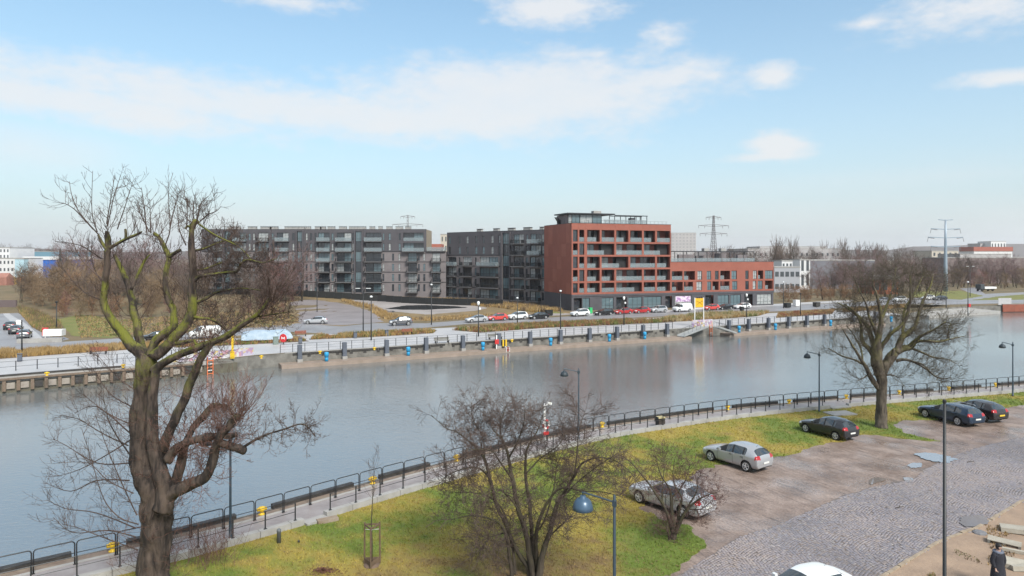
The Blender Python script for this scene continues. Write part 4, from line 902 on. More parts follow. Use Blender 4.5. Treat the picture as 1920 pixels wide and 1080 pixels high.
# ================================================================= TREES
def bark(name, c, c2, moss=None, mz=(4, 8), mamt=.6):
    m = mat(name, c, .9, c2=c2, scale=4.5, detail=9, stretch=(1, 1, .25), bump=.05, bscale=9, thr=(.40, .62))
    if moss:
        nt = m.node_tree; N = nt.nodes; L = nt.links; b = N['Principled BSDF']; geo = N.new('ShaderNodeNewGeometry'); sp = N.new('ShaderNodeSeparateXYZ'); L.new(geo.outputs['Position'], sp.inputs[0])
        r = N.new('ShaderNodeMapRange'); r.inputs[1].default_value, r.inputs[2].default_value = mz; L.new(sp.outputs[2], r.inputs[0])
        n = N.new('ShaderNodeTexNoise'); n.inputs['Scale'].default_value = .9; n.inputs['Detail'].default_value = 7; n.inputs['Roughness'].default_value = .7; L.new(geo.outputs['Position'], n.inputs['Vector'])
        sn = N.new('ShaderNodeSeparateXYZ'); L.new(geo.outputs['True Normal'], sn.inputs[0])
        a = N.new('ShaderNodeMath'); a.operation = 'MULTIPLY_ADD'; a.inputs[1].default_value = .16; L.new(sn.outputs[2], a.inputs[0]); L.new(n.outputs['Fac'], a.inputs[2])
        nr = N.new('ShaderNodeMapRange'); nr.inputs[1].default_value = .47; nr.inputs[2].default_value = .60; L.new(a.outputs[0], nr.inputs[0])
        k = N.new('ShaderNodeMath'); k.operation = 'MULTIPLY'; L.new(r.outputs[0], k.inputs[0]); L.new(nr.outputs[0], k.inputs[1]); k2 = N.new('ShaderNodeMath'); k2.operation = 'MULTIPLY'; k2.inputs[1].default_value = mamt; L.new(k.outputs[0], k2.inputs[0])
        mx = N.new('ShaderNodeMix'); mx.data_type = 'RGBA'; L.new(b.inputs['Base Color'].links[0].from_socket, mx.inputs[6]); mx.inputs[7].default_value = (*moss, 1); L.new(k2.outputs[0], mx.inputs[0]); L.new(mx.outputs[2], b.inputs['Base Color'])
    return m
m_bark = bark('old_bark', (.017, .012, .010), (.088, .064, .050), (.15, .16, .014), (6.4, 9.6), .75)
m_bark2 = bark('mossy_bark', (.035, .027, .021), (.120, .098, .074), (.15, .145, .03), (4, 7), .65)
m_bark3 = bark('dark_bark', (.035, .027, .02), (.075, .058, .042), (.07, .075, .02), (.2, 1.2), .35)
m_twig = mat('twig_bark', (.045, .030, .025), .85, c2=(.075, .048, .038), scale=.6)
m_twigr = mat('red_twig_bark', (.12, .055, .04), .8, c2=(.09, .05, .04), scale=.6)
m_twig2 = mat('olive_twig_bark', (.075, .062, .032), .85, c2=(.055, .042, .034), scale=.4)
m_cut = mat('cut_wood', (.35, .24, .13), .9, c2=(.2, .13, .08), scale=8)

BARKR = .45
class Tree:
    def __init__(s, Y, sc, ox, oy, seed, twig_n=3):
        s.Y = Y; s.sc = sc; s.ox = ox; s.oy = oy; s.T = MB(); s.C = MB(); s.C2 = MB(); s.r = random.Random(seed); s.limbs = []; s.tn = twig_n; s.count = 0
    def w(s, x, y, dy=0.0, sc=None, o=None):
        sc = sc or s.sc; ox, oy = o or (s.ox, s.oy); return P(ox + x / sc, oy + y / sc, s.Y + dy)
    def limb(s, pts, dy0=0.0, dy1=0.0, n=9, sc=None, o=None, rough=.10, sub=4):
        sc = sc or s.sc; k = len(pts); q = []
        for i, (x, y, r) in enumerate(pts):
            dy = dy0 + (dy1 - dy0) * i / (k - 1); p = s.w(x, y, dy, sc, o); q.append((p.x, p.y, p.z, r / sc / (F / (s.Y + dy))))
        rmax = max(v[3] for v in q)
        if rmax > .09:
            ln = sum((Vector(a[:3]) - Vector(b_[:3])).length for a, b_ in zip(q, q[1:])); sub = max(sub, int(ln / (k - 1) / (.13 if s.Y < 40 else .25)) + 1); n = max(n, min(46, int(rmax * 62)))
        c = catmull(q, sub); seed = s.r.random() * 50
        jit = lambda p, a: 1 + rough * (noise.noise((p.x * 2.6 + seed, p.y * 2.6, p.z * 1.1)) * 1.4 + .8 * noise.noise((p.x * 7, p.y * 7, p.z * 2.2)) + .35 * noise.noise((p.x * 18, p.y * 18, p.z * 5)) + BARKR * (.55 - abs(noise.noise((p.x * 8, p.y * 8, p.z * 1.3))) * 2.2))
        P3 = [Vector(v[:3]) for v in c]; R3 = [max(v[3], .006) for v in c]
        for i in range(1, len(P3) - 1): P3[i] += Vector((noise.noise(P3[i] * 1.7 + Vector((seed, 0, 0))), noise.noise(P3[i] * 1.7 + Vector((0, seed, 0))), 0)) * min(R3[i] * .5, .06)
        (s.T if max(R3) > .03 else s.C).tube(P3, R3, n if max(R3) > .03 else 4, jit=jit if max(R3) > .04 else None); s.limbs.append((P3, R3)); return P3, R3
    def grow(s, p, d, L, r, lev, up=.12, curl=.22, kids=(5, 4), spread=(25, 55), ratio=.5, mb=None, seg=None):
        mb = mb or s.C; rr = s.r; n = seg or (5 if L > .8 else 3 if L > .3 else 2); pts = [Vector(p)]; d = Vector(d).normalized(); st = L / n
        for i in range(n):
            d = (d + Vector((rr.gauss(0, curl), rr.gauss(0, curl), rr.gauss(0, curl) + up))).normalized(); pts.append(pts[-1] + d * st)
        rad = [max(r * (1 - .72 * i / n), .0048) for i in range(n + 1)]; mb.tube(pts, rad, s.tn, cap=False); s.count += 1
        if lev > 0:
            for k in range(kids[min(len(kids) - 1, len(kids) - lev)] if lev <= len(kids) else kids[0]):
                t = rr.uniform(.15, .98); i = min(int(t * n), n - 1); q = pts[i].lerp(pts[i + 1], t * n - i); base = (pts[i + 1] - pts[i]).normalized()
                ax = base.orthogonal(); ax.rotate(Matrix.Rotation(rr.uniform(0, 6.283), 3, base)); a = R(rr.uniform(*spread)); nd = base * math.cos(a) + ax * math.sin(a)
                s.grow(q, nd, L * ratio * rr.uniform(.6, 1.15) * (1 - .35 * t), r * .6, lev - 1, up, curl, kids, spread, ratio, mb)
    def along(s, limb, n, L, r, lev, t0=.3, up=.15, side=None, mb=None, **kw):
        P3, R3 = limb; rr = s.r
        for _ in range(n):
            t = rr.uniform(t0, 1) * (len(P3) - 1.001); i = int(t); p = P3[i].lerp(P3[i + 1], t - i); b = (P3[i + 1] - P3[i]).normalized(); ax = b.orthogonal(); ax.rotate(Matrix.Rotation(rr.uniform(0, 6.283), 3, b))
            if side is not None: ax = (ax * .7 + Vector(side)).normalized()
            a = R(rr.uniform(35, 85)); s.grow(p + ax * R3[i] * .7, b * math.cos(a) * .8 + ax * math.sin(a), L * rr.uniform(.45, 1.2), r, lev, up, mb=mb, **kw)
    def finish(s, name, label, mt, mtw, mtw2=None, base=None):
        root = empty(name, base, 0, label, 'tree'); inv = -Vector(base)
        for mb, nm, m in ((s.T, 'trunk', mt), (s.C, 'crown', mtw), (s.C2, 'crown', mtw2)):
            if not mb.v: continue
            mb.v = [(v[0] + inv.x, v[1] + inv.y, v[2] + inv.z) for v in mb.v]; o = mb.build(nm, m, root, nm == 'trunk')
        print(name, s.count, len(s.C.f)); return root

def tree_pollard():
    A = dict(sc=2.7, o=(100, 300)); B = dict(sc=2.4538, o=(100, 640)); t = Tree(27.4, 2.4538, 100, 640, 21)
    trunk = t.limb([(458, 1230, 88), (460, 1120, 72), (462, 1040, 64), (466, 950, 68), (474, 860, 62), (476, 780, 66), (470, 700, 66), (440, 620, 62), (410, 530, 54), (398, 430, 47), (404, 330, 43), (416, 230, 41), (430, 130, 46), (436, 60, 38)], 0, 0, 22, rough=.13, sub=5, **B)
    t.limb([(500, 780, 42), (515, 690, 42), (490, 590, 34), (462, 480, 28), (452, 360, 25), (455, 250, 22), (470, 150, 20), (500, 100, 18)], -.5, -.35, 12, rough=.12, **B)
    L5 = t.limb([(505, 1065, 20), (545, 1035, 20), (610, 1000, 19), (700, 962, 18), (800, 924, 17), (880, 890, 16), (960, 832, 14), (1040, 778, 11), (1085, 718, 10), (1108, 688, 7)], -.35, -1.0, 10, **A)
    L6 = t.limb([(500, 520, 26), (512, 470, 24), (552, 378, 22), (592, 290, 21), (640, 172, 19), (668, 100, 17), (704, 44, 15), (738, -4, 12)], -.2, -.7, 11, **B)
    L1 = t.limb([(478, 1010, 34), (430, 962, 30), (390, 925, 26), (300, 822, 22), (258, 745, 19), (254, 690, 16), (264, 620, 15), (270, 540, 16), (276, 450, 16), (276, 395, 14), (272, 360, 7)], 0, -.5, 11, **A)
    L1b = t.limb([(268, 455, 12), (310, 432, 9), (370, 398, 8), (420, 378, 7), (448, 362, 3)], -.4, -.8, 7, **A); t.limb([(366, 398, 7), (366, 372, 7), (364, 350, 6)], -.6, -.6, 7, **A)
    t.limb([(270, 450, 9), (245, 415, 8), (226, 380, 5)], -.5, -.3, 7, **A)
    L2 = t.limb([(460, 985, 24), (440, 930, 22), (424, 850, 20), (400, 720, 18), (378, 620, 15), (345, 555, 12), (308, 478, 8)], .15, 1.5, 10, **A)
    L2b = t.limb([(395, 655, 9), (432, 575, 8), (462, 510, 6), (490, 478, 3)], .9, 1.6, 7, **A)
    L3 = t.limb([(490, 1000, 22), (510, 925, 22), (560, 880, 22), (612, 842, 20), (608, 780, 17), (588, 720, 15), (570, 650, 14), (572, 560, 13), (584, 490, 13), (560, 440, 12), (535, 395, 10), (508, 372, 8)], -.1, .5, 10, **A)
    L3b = t.limb([(584, 490, 10), (612, 472, 9), (645, 456, 7)], .3, .1, 7, **A)
    L4 = t.limb([(505, 1000, 30), (545, 968, 28), (600, 915, 27), (650, 858, 25), (690, 790, 23), (704, 700, 21), (702, 600, 19), (710, 500, 17), (700, 410, 14), (702, 350, 13), (720, 312, 14), (738, 318, 6)], -.3, .2, 11, **A)
    t.limb([(705, 345, 6), (680, 335, 6), (668, 350, 4)], .1, 0, 6, **A)
    L4a = t.limb([(735, 322, 4.5), (800, 368, 4), (860, 400, 3.6), (940, 440, 3.2), (1000, 502, 3)], .2, -.5, 6, **A)
    L4b = t.limb([(700, 630, 12), (735, 592, 9), (800, 580, 7.5), (880, 570, 7), (930, 563, 6.5), (950, 528, 6), (985, 505, 5), (1060, 520, 3.6), (1132, 498, 2.4)], 0, -.9, 7, **A)
    L4c = t.limb([(720, 560, 7), (770, 552, 6), (810, 536, 5.5), (855, 518, 4)], .1, .6, 6, **A); L4d = t.limb([(708, 460, 8), (760, 450, 6), (820, 425, 5), (880, 408, 3), (960, 430, 2)], .2, .8, 6, **A)
    L4e = t.limb([(690, 790, 10), (740, 800, 8), (800, 808, 6), (850, 840, 5), (890, 880, 4)], -.2, .6, 7, **A); L4f = t.limb([(690, 735, 10), (760, 708, 8), (830, 670, 6), (950, 650, 4), (1080, 665, 2.4)], 0, 1.0, 7, **A)
    t.limb([(600, 930, 10), (660, 925, 9), (710, 915, 8), (720, 930, 8), (760, 950, 7)], -.3, -.5, 7, **A)
    L5b = t.limb([(960, 832, 8), (1010, 800, 5), (1120, 780, 3.5), (1200, 770, 2.2)], -.8, -.4, 6, **A)
    L7 = t.limb([(530, 712, 32), (580, 682, 28), (640, 655, 28), (700, 620, 24), (728, 560, 22), (742, 500, 20), (768, 440, 18), (806, 392, 17), (840, 352, 18), (856, 345, 10)], -.5, -1.3, 12, rough=.16, **B)
    L8 = t.limb([(525, 545, 24), (560, 500, 21), (610, 466, 18), (690, 446, 17), (750, 436, 16), (765, 440, 10)], -.4, -.7, 10, rough=.14, **B)
    t.limb([(770, 468, 20), (810, 480, 18), (850, 492, 19), (876, 502, 21)], -.95, -1.0, 10, **B); t.limb([(790, 440, 12), (820, 434, 12), (842, 428, 10)], -1.0, -1.2, 8, **B)
    L9 = t.limb([(560, 660, 25), (585, 560, 21), (605, 480, 17), (640, 402, 14), (690, 345, 16), (716, 312, 14), (745, 296, 12), (800, 302, 8)], -.1, .5, 10, **B)
    L10 = t.limb([(870, 490, 7), (925, 455, 6), (985, 428, 5), (1060, 405, 4.5), (1140, 380, 3.5), (1178, 402, 2.5), (1205, 436, 1.6)], -1.0, -1.3, 6, **B)
    # long shoots drawn where the photo has them (px)
    px_ = dict(sc=4.0, o=(0, 300))
    for pts, dy in (([(730, 540), (690, 390), (695, 80)], -.2), ([(740, 560), (600, 400), (540, 270), (520, 160)], .3), ([(800, 480), (830, 300), (862, 110)], -.5), ([(805, 500), (850, 290), (906, 110)], 0), ([(880, 520), (940, 340), (995, 170)], .4), ([(1100, 545), (1080, 340), (1060, 205)], .3),
                    ([(1240, 640), (1275, 520), (1265, 340), (1267, 180)], .2), ([(1275, 510), (1310, 350), (1350, 220)], -.3), ([(1395, 640), (1345, 520), (1330, 340)], .6), ([(1448, 460), (1452, 330), (1470, 240)], .2), ([(1480, 455), (1500, 340), (1550, 280)], 0), ([(1500, 460), (1560, 410), (1620, 385), (1660, 345)], -.2),
                    ([(700, 520), (560, 370), (470, 320)], .5), ([(1120, 540), (1010, 310)], .4), ([(1130, 550), (1125, 300)], -.2), ([(760, 740), (600, 640), (410, 610)], .3), ([(770, 900), (620, 760), (530, 580)], -.6), ([(760, 1050), (620, 980), (500, 850), (440, 740)], .2), ([(830, 1000), (700, 800), (690, 560)], .4), ([(1400, 500), (1410, 340)], .5), ([(1440, 470), (1395, 420), (1410, 280)], -.2)):
        l = t.limb([(x, y, 5.2 - 3.6 * i / (len(pts) - 1)) for i, (x, y) in enumerate(pts)], dy, dy * 1.6, 4, **px_); t.along(l, 12, .8, .009, 1, .15, .28, kids=(3,), curl=.12)
    lft = dict(sc=2.4538, o=(100, 640))
    for pts, dy in (([(392, 842), (300, 808), (230, 720), (180, 560), (130, 400)], -.6), ([(385, 800), (300, 620), (240, 470), (190, 330)], -.3), ([(350, 560), (200, 560), (60, 480), (0, 450)], .3), ([(345, 480), (220, 420), (120, 360), (30, 340)], .8), ([(350, 380), (250, 330), (130, 240)], -.4), ([(380, 860), (200, 790), (60, 770), (-30, 730)], .5), ([(380, 900), (250, 870), (90, 880), (0, 810)], -.8),
                    ([(350, 640), (200, 640), (80, 690), (-40, 650)], .6), ([(360, 300), (260, 240), (180, 120)], .2), ([(370, 220), (290, 160), (200, 60)], -.5), ([(390, 960), (250, 910), (120, 860), (40, 840)], -.2), ([(360, 450), (250, 520), (120, 590), (20, 620)], .1), ([(350, 520), (260, 380), (230, 250)], .9), ([(370, 700), (250, 640), (160, 560), (20, 560)], -1.0), ([(350, 420), (200, 300), (100, 330)], .5)):
        l = t.limb([(x, y, 3.4 - 2.3 * i / (len(pts) - 1)) for i, (x, y) in enumerate(pts)], dy, dy * 2 + .2, 4, **lft); t.along(l, 24, .9, .008, 1, .1, .16, side=(-.3, 0, .1), kids=(3,), curl=.15)
    for l, n, L, mb in ((L1, 15, 1.0, None), (L1b, 8, 1.1, None), (L2, 16, .9, None), (L2b, 10, .9, None), (L3, 20, 1.0, None), (L4, 22, 1.1, None), (L4a, 18, .9, None), (L4b, 46, .95, None), (L4c, 18, .8, None), (L4d, 26, .9, None), (L4e, 24, 1.0, None), (L4f, 40, 1.0, None), (L5, 46, 1.15, None), (L5b, 24, 1.0, None), (L6, 26, 1.0, t.C2), (L9, 44, 1.0, t.C2), (L10, 32, .9, None), (L8, 40, .9, t.C2), (L7, 50, 1.1, t.C2)):
        st_ = l in (L1, L1b, L2, L2b, L3, L4); t.along(l, int(n * 1.7), L * 1.1, .011, 2, .12, .4 if st_ else .16, kids=(4, 2) if st_ else (5, 3), mb=mb, curl=.12 if st_ else .2)
    for lim, k, mb, L, sx in ((L7, 26, t.C2, 1.9, .45), (L9, 16, t.C2, 1.5, .3), (L5, 26, None, 2.1, .5), (L1, 4, None, 1.8, 0), (L3, 4, None, 1.6, 0), (L4, 6, None, 1.5, .2), (L8, 16, t.C2, 1.4, .5)):
        p = lim[0][-2]
        for _ in range(k): t.grow(p + Vector((t.r.gauss(0, .1), t.r.gauss(0, .1), t.r.uniform(-.3, .05))), (t.r.gauss(sx, .5), t.r.gauss(0, .5), 1), L * t.r.uniform(.5, 1.15), .014, 2, .1, .09, (5, 2), (20, 45), .42, mb)
    for k in range(190):                                   # fine shoots all round the trunk, and at its foot
        i = t.r.randrange(4, len(trunk[0]) - 8); p = trunk[0][i]; a = t.r.uniform(0, 6.28); d = Vector((math.cos(a), math.sin(a), .25)); t.grow(p + d * trunk[1][i] * .9, d, t.r.uniform(.6, 1.7), .008, 1, .1, .2, (4,), mb=t.C2 if k % 3 else None)
    for k in range(70):
        p = Vector((t.r.gauss(-12.9, .55), t.r.gauss(29.3, .35), .05)); t.grow(p, (t.r.gauss(0, .35), t.r.gauss(0, .35), 1), t.r.uniform(.7, 1.9), .008, 1, .04, .15, (4,), mb=t.C2)
    b = P(289, 1128, 27.4); t.finish('pollarded_tree', 'thick old pollarded tree with mossy limbs and knobbly stumps at the left quay', m_bark, m_twig, m_twigr, (b.x, 27.4, 0))
tree_pollard()

def tree_quay():
    t = Tree(52.6, 3.0, 1520, 470, 5); E = []
    def l(pts, a=0, b=0, n=8, **k): x = t.limb(pts, a, b, n, **k); E.append(x); return x
    t.limb([(396, 1012, 42), (397, 985, 33), (397, 930, 29), (398, 860, 27), (399, 780, 26), (396, 710, 28), (390, 670, 29)], 0, 0, 14, rough=.10); E.append(None)
    l([(392, 700, 26), (372, 640, 30), (368, 590, 30), (372, 545, 24), (380, 500, 17), (394, 420, 13), (390, 340, 10), (372, 250, 7), (350, 190, 4), (352, 120, 2.5)], 0, -.6, 10)
    l([(360, 590, 20), (330, 552, 14), (300, 525, 11), (286, 480, 9), (282, 420, 7), (250, 350, 5), (190, 300, 3)], .1, 1.2)
    l([(360, 550, 16), (340, 480, 13), (318, 430, 11), (280, 380, 9), (220, 332, 6), (150, 292, 3)], .1, 1.6)
    l([(385, 570, 16), (420, 510, 11), (455, 465, 10), (522, 410, 9), (548, 340, 8), (562, 260, 6), (560, 150, 3), (575, 80, 2)], -.1, -1.4)
    l([(380, 500, 11), (360, 440, 9), (330, 380, 7), (312, 300, 5), (270, 220, 3), (240, 140, 2)], 0, -1.8); l([(392, 400, 9), (420, 330, 7), (445, 260, 5), (470, 170, 3), (480, 90, 2)], -.2, 1.5)
    M = l([(398, 690, 26), (425, 640, 27), (455, 595, 26), (490, 562, 22), (530, 548, 18), (565, 540, 14), (590, 512, 10), (650, 508, 8), (720, 512, 7), (775, 500, 5), (820, 490, 3.5), (862, 482, 2)], 0, .6, 10)
    l([(480, 575, 18), (510, 500, 17), (550, 460, 14), (590, 425, 11), (612, 340, 9), (640, 270, 7), (675, 195, 4), (690, 130, 2)], 0, 1.5)
    l([(540, 548, 12), (590, 505, 9), (640, 470, 7), (700, 440, 5), (760, 400, 3)], .3, -1.6); l([(520, 490, 9), (522, 410, 8), (530, 330, 6), (600, 210, 4), (640, 120, 2)], .2, 2.4)
    l([(480, 620, 10), (520, 612, 8), (570, 622, 7), (640, 660, 5.5), (690, 700, 4), (740, 722, 3), (790, 712, 1.5)], .2, -1.2); l([(570, 622, 5), (630, 640, 4), (680, 690, 3), (720, 716, 2)], -.4, -1.8)
    l([(560, 545, 8), (620, 570, 6), (690, 600, 5), (760, 610, 3), (830, 640, 1.5)], .3, 1.4); t.limb([(462, 590, 9), (465, 570, 8), (466, 552, 7)], -.5, -.6, 7)
    l([(385, 775, 16), (350, 730, 14), (318, 672, 12), (292, 625, 9), (250, 560, 7), (215, 500, 5), (180, 440, 3)], 0, -.8); l([(300, 640, 7), (240, 612, 5), (170, 590, 4), (100, 548, 2)], -.2, .8); l([(292, 625, 6), (285, 560, 5), (240, 470, 3), (200, 420, 2)], -.2, 1.6)
    l([(775, 500, 4), (776, 450, 3.4), (788, 405, 2)], .7, .6, 5); l([(330, 690, 5), (290, 720, 3), (260, 735, 1.5)], 0, -.8, 5); l([(425, 700, 5), (460, 700, 4), (500, 715, 2)], 0, -.9, 5)
    for i, e in enumerate(E):
        if e is None: continue
        big = i < 12; t.along(e, 54 if big else 26, 1.75, .0125, 2, .22, .14, kids=(5, 4), curl=.16, spread=(20, 50), ratio=.55)
    b = G(1651, 806); t.finish('bare_tree', 'large bare tree with forked mossy limbs on the lawn beside the black hatchback', m_bark2, m_twig2, None, (b.x, 52.6, 0))
tree_quay()

def tree_bush():
    t = Tree(28.0, 3.176, 780, 740, 9); E = []
    def l(pts, a=0, b=0, n=7): x = t.limb(pts, a, b, n, rough=.08); E.append(x)
    l([(705, 1110, 26), (690, 1040, 20), (660, 860, 17), (612, 680, 14), (575, 510, 12), (552, 380, 9), (520, 280, 6), (450, 200, 3)], 0, .4)
    l([(690, 1100, 20), (655, 1010, 15), (600, 930, 12), (545, 800, 11), (485, 670, 11), (440, 500, 10), (402, 370, 8), (330, 290, 5), (240, 220, 4), (180, 200, 2.5), (90, 120, 1.6)], .1, 1.2)
    l([(712, 1110, 20), (705, 1000, 15), (690, 850, 12), (676, 650, 11), (652, 470, 9), (660, 330, 6), (720, 220, 4), (760, 110, 2)], .2, 1.6)
    l([(730, 1110, 22), (750, 960, 17), (790, 840, 16), (830, 690, 14), (880, 590, 10), (940, 490, 8), (990, 410, 6), (1090, 375, 4), (1200, 400, 3), (1290, 480, 2), (1340, 560, 1.2)], -.1, -.9)
    l([(725, 1110, 18), (715, 930, 13), (730, 760, 11), (800, 620, 8), (870, 555, 6), (1000, 575, 4.5), (1120, 580, 3), (1230, 610, 1.6)], .2, -1.3)
    l([(575, 1120, 15), (565, 1010, 12), (540, 860, 10), (500, 770, 8), (430, 735, 6), (330, 720, 4), (200, 745, 2)], 0, -.8); l([(590, 1120, 12), (582, 960, 9), (560, 840, 8), (530, 720, 6), (480, 640, 4), (380, 590, 3), (200, 580, 1.6)], .3, .9)
    l([(440, 500, 6), (380, 440, 5), (290, 440, 3.5), (190, 480, 2), (140, 530, 1.2)], .7, .2); l([(552, 380, 6), (600, 290, 5), (640, 180, 3.5), (650, 80, 2)], .3, -.6); l([(402, 370, 5), (400, 260, 4), (340, 150, 3), (330, 50, 1.6)], .9, .4); l([(520, 290, 5), (500, 180, 4), (540, 60, 2)], .4, 1.6); l([(575, 510, 6), (500, 400, 5), (440, 330, 3), (300, 330, 2)], .2, -1.2)
    l([(940, 490, 5), (960, 350, 4), (970, 220, 2.5), (1010, 90, 1.2)], -.7, -.3); l([(850, 640, 5), (920, 560, 4), (1060, 440, 3), (1200, 350, 2)], -.5, -1.6); l([(620, 700, 5), (560, 620, 4), (470, 560, 3), (330, 640, 1.5)], .2, -1.5); l([(690, 850, 6), (760, 760, 5), (820, 560, 3.5), (840, 420, 2), (900, 300, 1.2)], .3, 1.9); l([(655, 470, 5), (740, 380, 4), (850, 300, 2.5), (900, 200, 1.3)], .8, 1.8)
    l([(540, 820, 5), (440, 850, 3.5), (380, 930, 2)], 0, -1.0); l([(790, 850, 5), (860, 780, 4), (930, 720, 2.5)], -.1, -.9)
    for i, e in enumerate(E): t.along(e, 46, 1.3, .0098, 2, .25, .05, kids=(6, 4), curl=.2, spread=(20, 55), ratio=.55)
    t.finish('bush_tree', 'many stemmed dark bushy tree with a tangle of fine twigs on the lawn', m_bark3, mat('bush_twig', (.060, .042, .036), .85, c2=(.09, .06, .048), scale=.5), None, (P(1002, 1090, 28.0).x, 28.0, 0))
tree_bush()
def tree_small():
    t = Tree(31.8, 4.91, 1160, 820, 13); E = []
    def l(pts, a=0, b=0, n=7): x = t.limb(pts, a, b, n, rough=.1); E.append(x)
    l([(500, 1000, 34), (505, 950, 28), (512, 880, 30), (500, 800, 26), (488, 690, 19), (484, 570, 14), (470, 470, 9), (400, 370, 6), (360, 260, 4), (340, 160, 2)], 0, .3)
    l([(500, 880, 22), (440, 690, 14), (370, 560, 11), (290, 440, 9), (200, 330, 6), (110, 230, 4), (20, 160, 2)], 0, -.5); l([(525, 880, 24), (570, 760, 18), (640, 660, 12), (740, 570, 8), (850, 520, 4), (930, 500, 2)], 0, -.7)
    l([(540, 800, 14), (560, 650, 12), (580, 560, 9), (520, 450, 6), (500, 330, 4), (520, 180, 2)], .1, .7); l([(590, 720, 10), (660, 600, 8), (720, 490, 5), (730, 380, 3), (790, 330, 1.6)], .1, .2); l([(420, 650, 9), (400, 560, 7), (405, 440, 5), (420, 250, 3), (400, 130, 1.6)], -.2, .8)
    l([(485, 560, 8), (560, 480, 6), (620, 380, 4), (660, 220, 2)], .2, .9); l([(470, 960, 12), (455, 880, 8), (440, 820, 4)], -.1, -.3); l([(640, 660, 6), (760, 660, 4), (860, 580, 2)], -.3, -.9)
    for e in E: t.along(e, 34, 1.0, .0085, 2, .25, .1, kids=(5, 3), curl=.17, spread=(25, 60), mb=t.C2)
    t.finish('small_tree', 'small reddish bare tree in front of the silver saloon', m_bark3, m_twig, mat('wine_twig', (.10, .052, .045), .8, c2=(.075, .045, .035), scale=.6), (P(1262, 1020, 31.8).x, 31.8, 0))
tree_small()
# staked sapling
def sapling():
    g = G(697, 1060); root = empty('staked_sapling', (g.x, g.y, 0), 0, 'thin young sapling held by three tied wooden stakes on the lawn', 'tree'); ms = mat('stake_wood', (.16, .105, .065), .85, c2=(.10, .07, .045), scale=6)
    t = Tree(g.y, 1, 0, 0, 31); P3 = [Vector((0, 0, 0)), Vector((.02, 0, .9)), Vector((-.02, .02, 1.8)), Vector((.03, 0, 2.7)), Vector((.06, .02, 3.3)), Vector((.10, 0, 3.9)), Vector((.06, 0, 4.5))]; R3 = [.028, .025, .022, .018, .014, .010, .005]
    t.T.tube(P3, R3, 7); t.T.build('trunk', m_bark3, root, True)
    for k in range(16): i = t.r.randrange(3, 6); t.grow(P3[i].lerp(P3[i + 1], t.r.random()), (t.r.gauss(0, .6), t.r.gauss(0, .6), 1), t.r.uniform(.4, 1.1), .008, 1, .15, .12, (3,))
    t.C.build('crown', m_twig, root)
    for k in range(3):
        a = R(35 + 120 * k); x, y = .36 * math.cos(a), .36 * math.sin(a); mb = MB(); mb.tube([(x * 1.05, y * 1.05, -.1), (x, y, 1.75)], .036, 8); mb.build('stake', ms, root)
        b = a + R(120); x2, y2 = .36 * math.cos(b), .36 * math.sin(b); mb = MB(); mb.bar((x, y, 1.66), (x2, y2, 1.66), .025, .07); mb.build('crossbar', ms, root); mb = MB(); mb.bar((x, y, .16), (x2, y2, .16), .02, .22); mb.build('crossbar', ms, root)
        mb = MB(); mb.tube([(x, y, 1.45), (0, 0, 1.5)], .012, 5); mb.build('tie', mat('tie_strap', (.5, .5, .48), .8), root)
    MB().lathe([(.36, 0), (.33, .05), (.2, .09), (.03, .1)], 12).build('soil_mound', m_soil, root)
sapling()

# ---------------- background trees: a few built, the rest copies
def proto(seed, h, spread, nstem, kind, mt, mtw, name, twigr=.02, dens=1.0):
    t = Tree(1, 1, 0, 0, seed); rr = t.r
    for k in range(nstem):
        a = rr.uniform(0, 6.28); lean = rr.uniform(.05, spread); p = Vector((rr.gauss(0, .25) * (nstem > 1), rr.gauss(0, .25) * (nstem > 1), -.1)); d = Vector((math.cos(a) * lean, math.sin(a) * lean, 1)).normalized(); pts = [p]; n = 6; hh = h * rr.uniform(.75, 1)
        for i in range(n): d = (d + Vector((rr.gauss(0, .08), rr.gauss(0, .08), .06))).normalized(); pts.append(pts[-1] + d * hh / n)
        rad = [.018 * h * (1 - .85 * i / n) / (nstem ** .4) for i in range(n + 1)]; t.T.tube(pts, rad, 5)
        if kind == 'poplar': t.along((pts, rad), int(60 * dens), h * .22, twigr * 1.3, 1, .12, .5, kids=(5,), curl=.1, spread=(15, 30))
        else: t.along((pts, rad), int(34 * dens / nstem ** .6), h * .34, twigr * 1.2, 2, .22 if kind == 'tree' else .08, .12, kids=(6, 4), curl=.2, spread=(25, 60))
    root = empty(name, (0, 0, -60)); t.T.build('trunk', mt, root); t.C.build('crown', mtw, root); print(name, t.count); return root
m_tp = mat('purple_twigs', (.155, .10, .10), .9, c2=(.19, .125, .115), scale=.15); m_tt = mat('tan_twigs', (.235, .16, .095), .9, c2=(.17, .12, .075), scale=.15); m_to = mat('orange_twigs', (.22, .115, .055), .9, c2=(.17, .10, .06), scale=.15); m_tb = mat('brown_twigs', (.10, .075, .062), .9, c2=(.14, .10, .08), scale=.15); m_trd = mat('red_far_twigs', (.19, .08, .07), .9, c2=(.14, .085, .075), scale=.15)
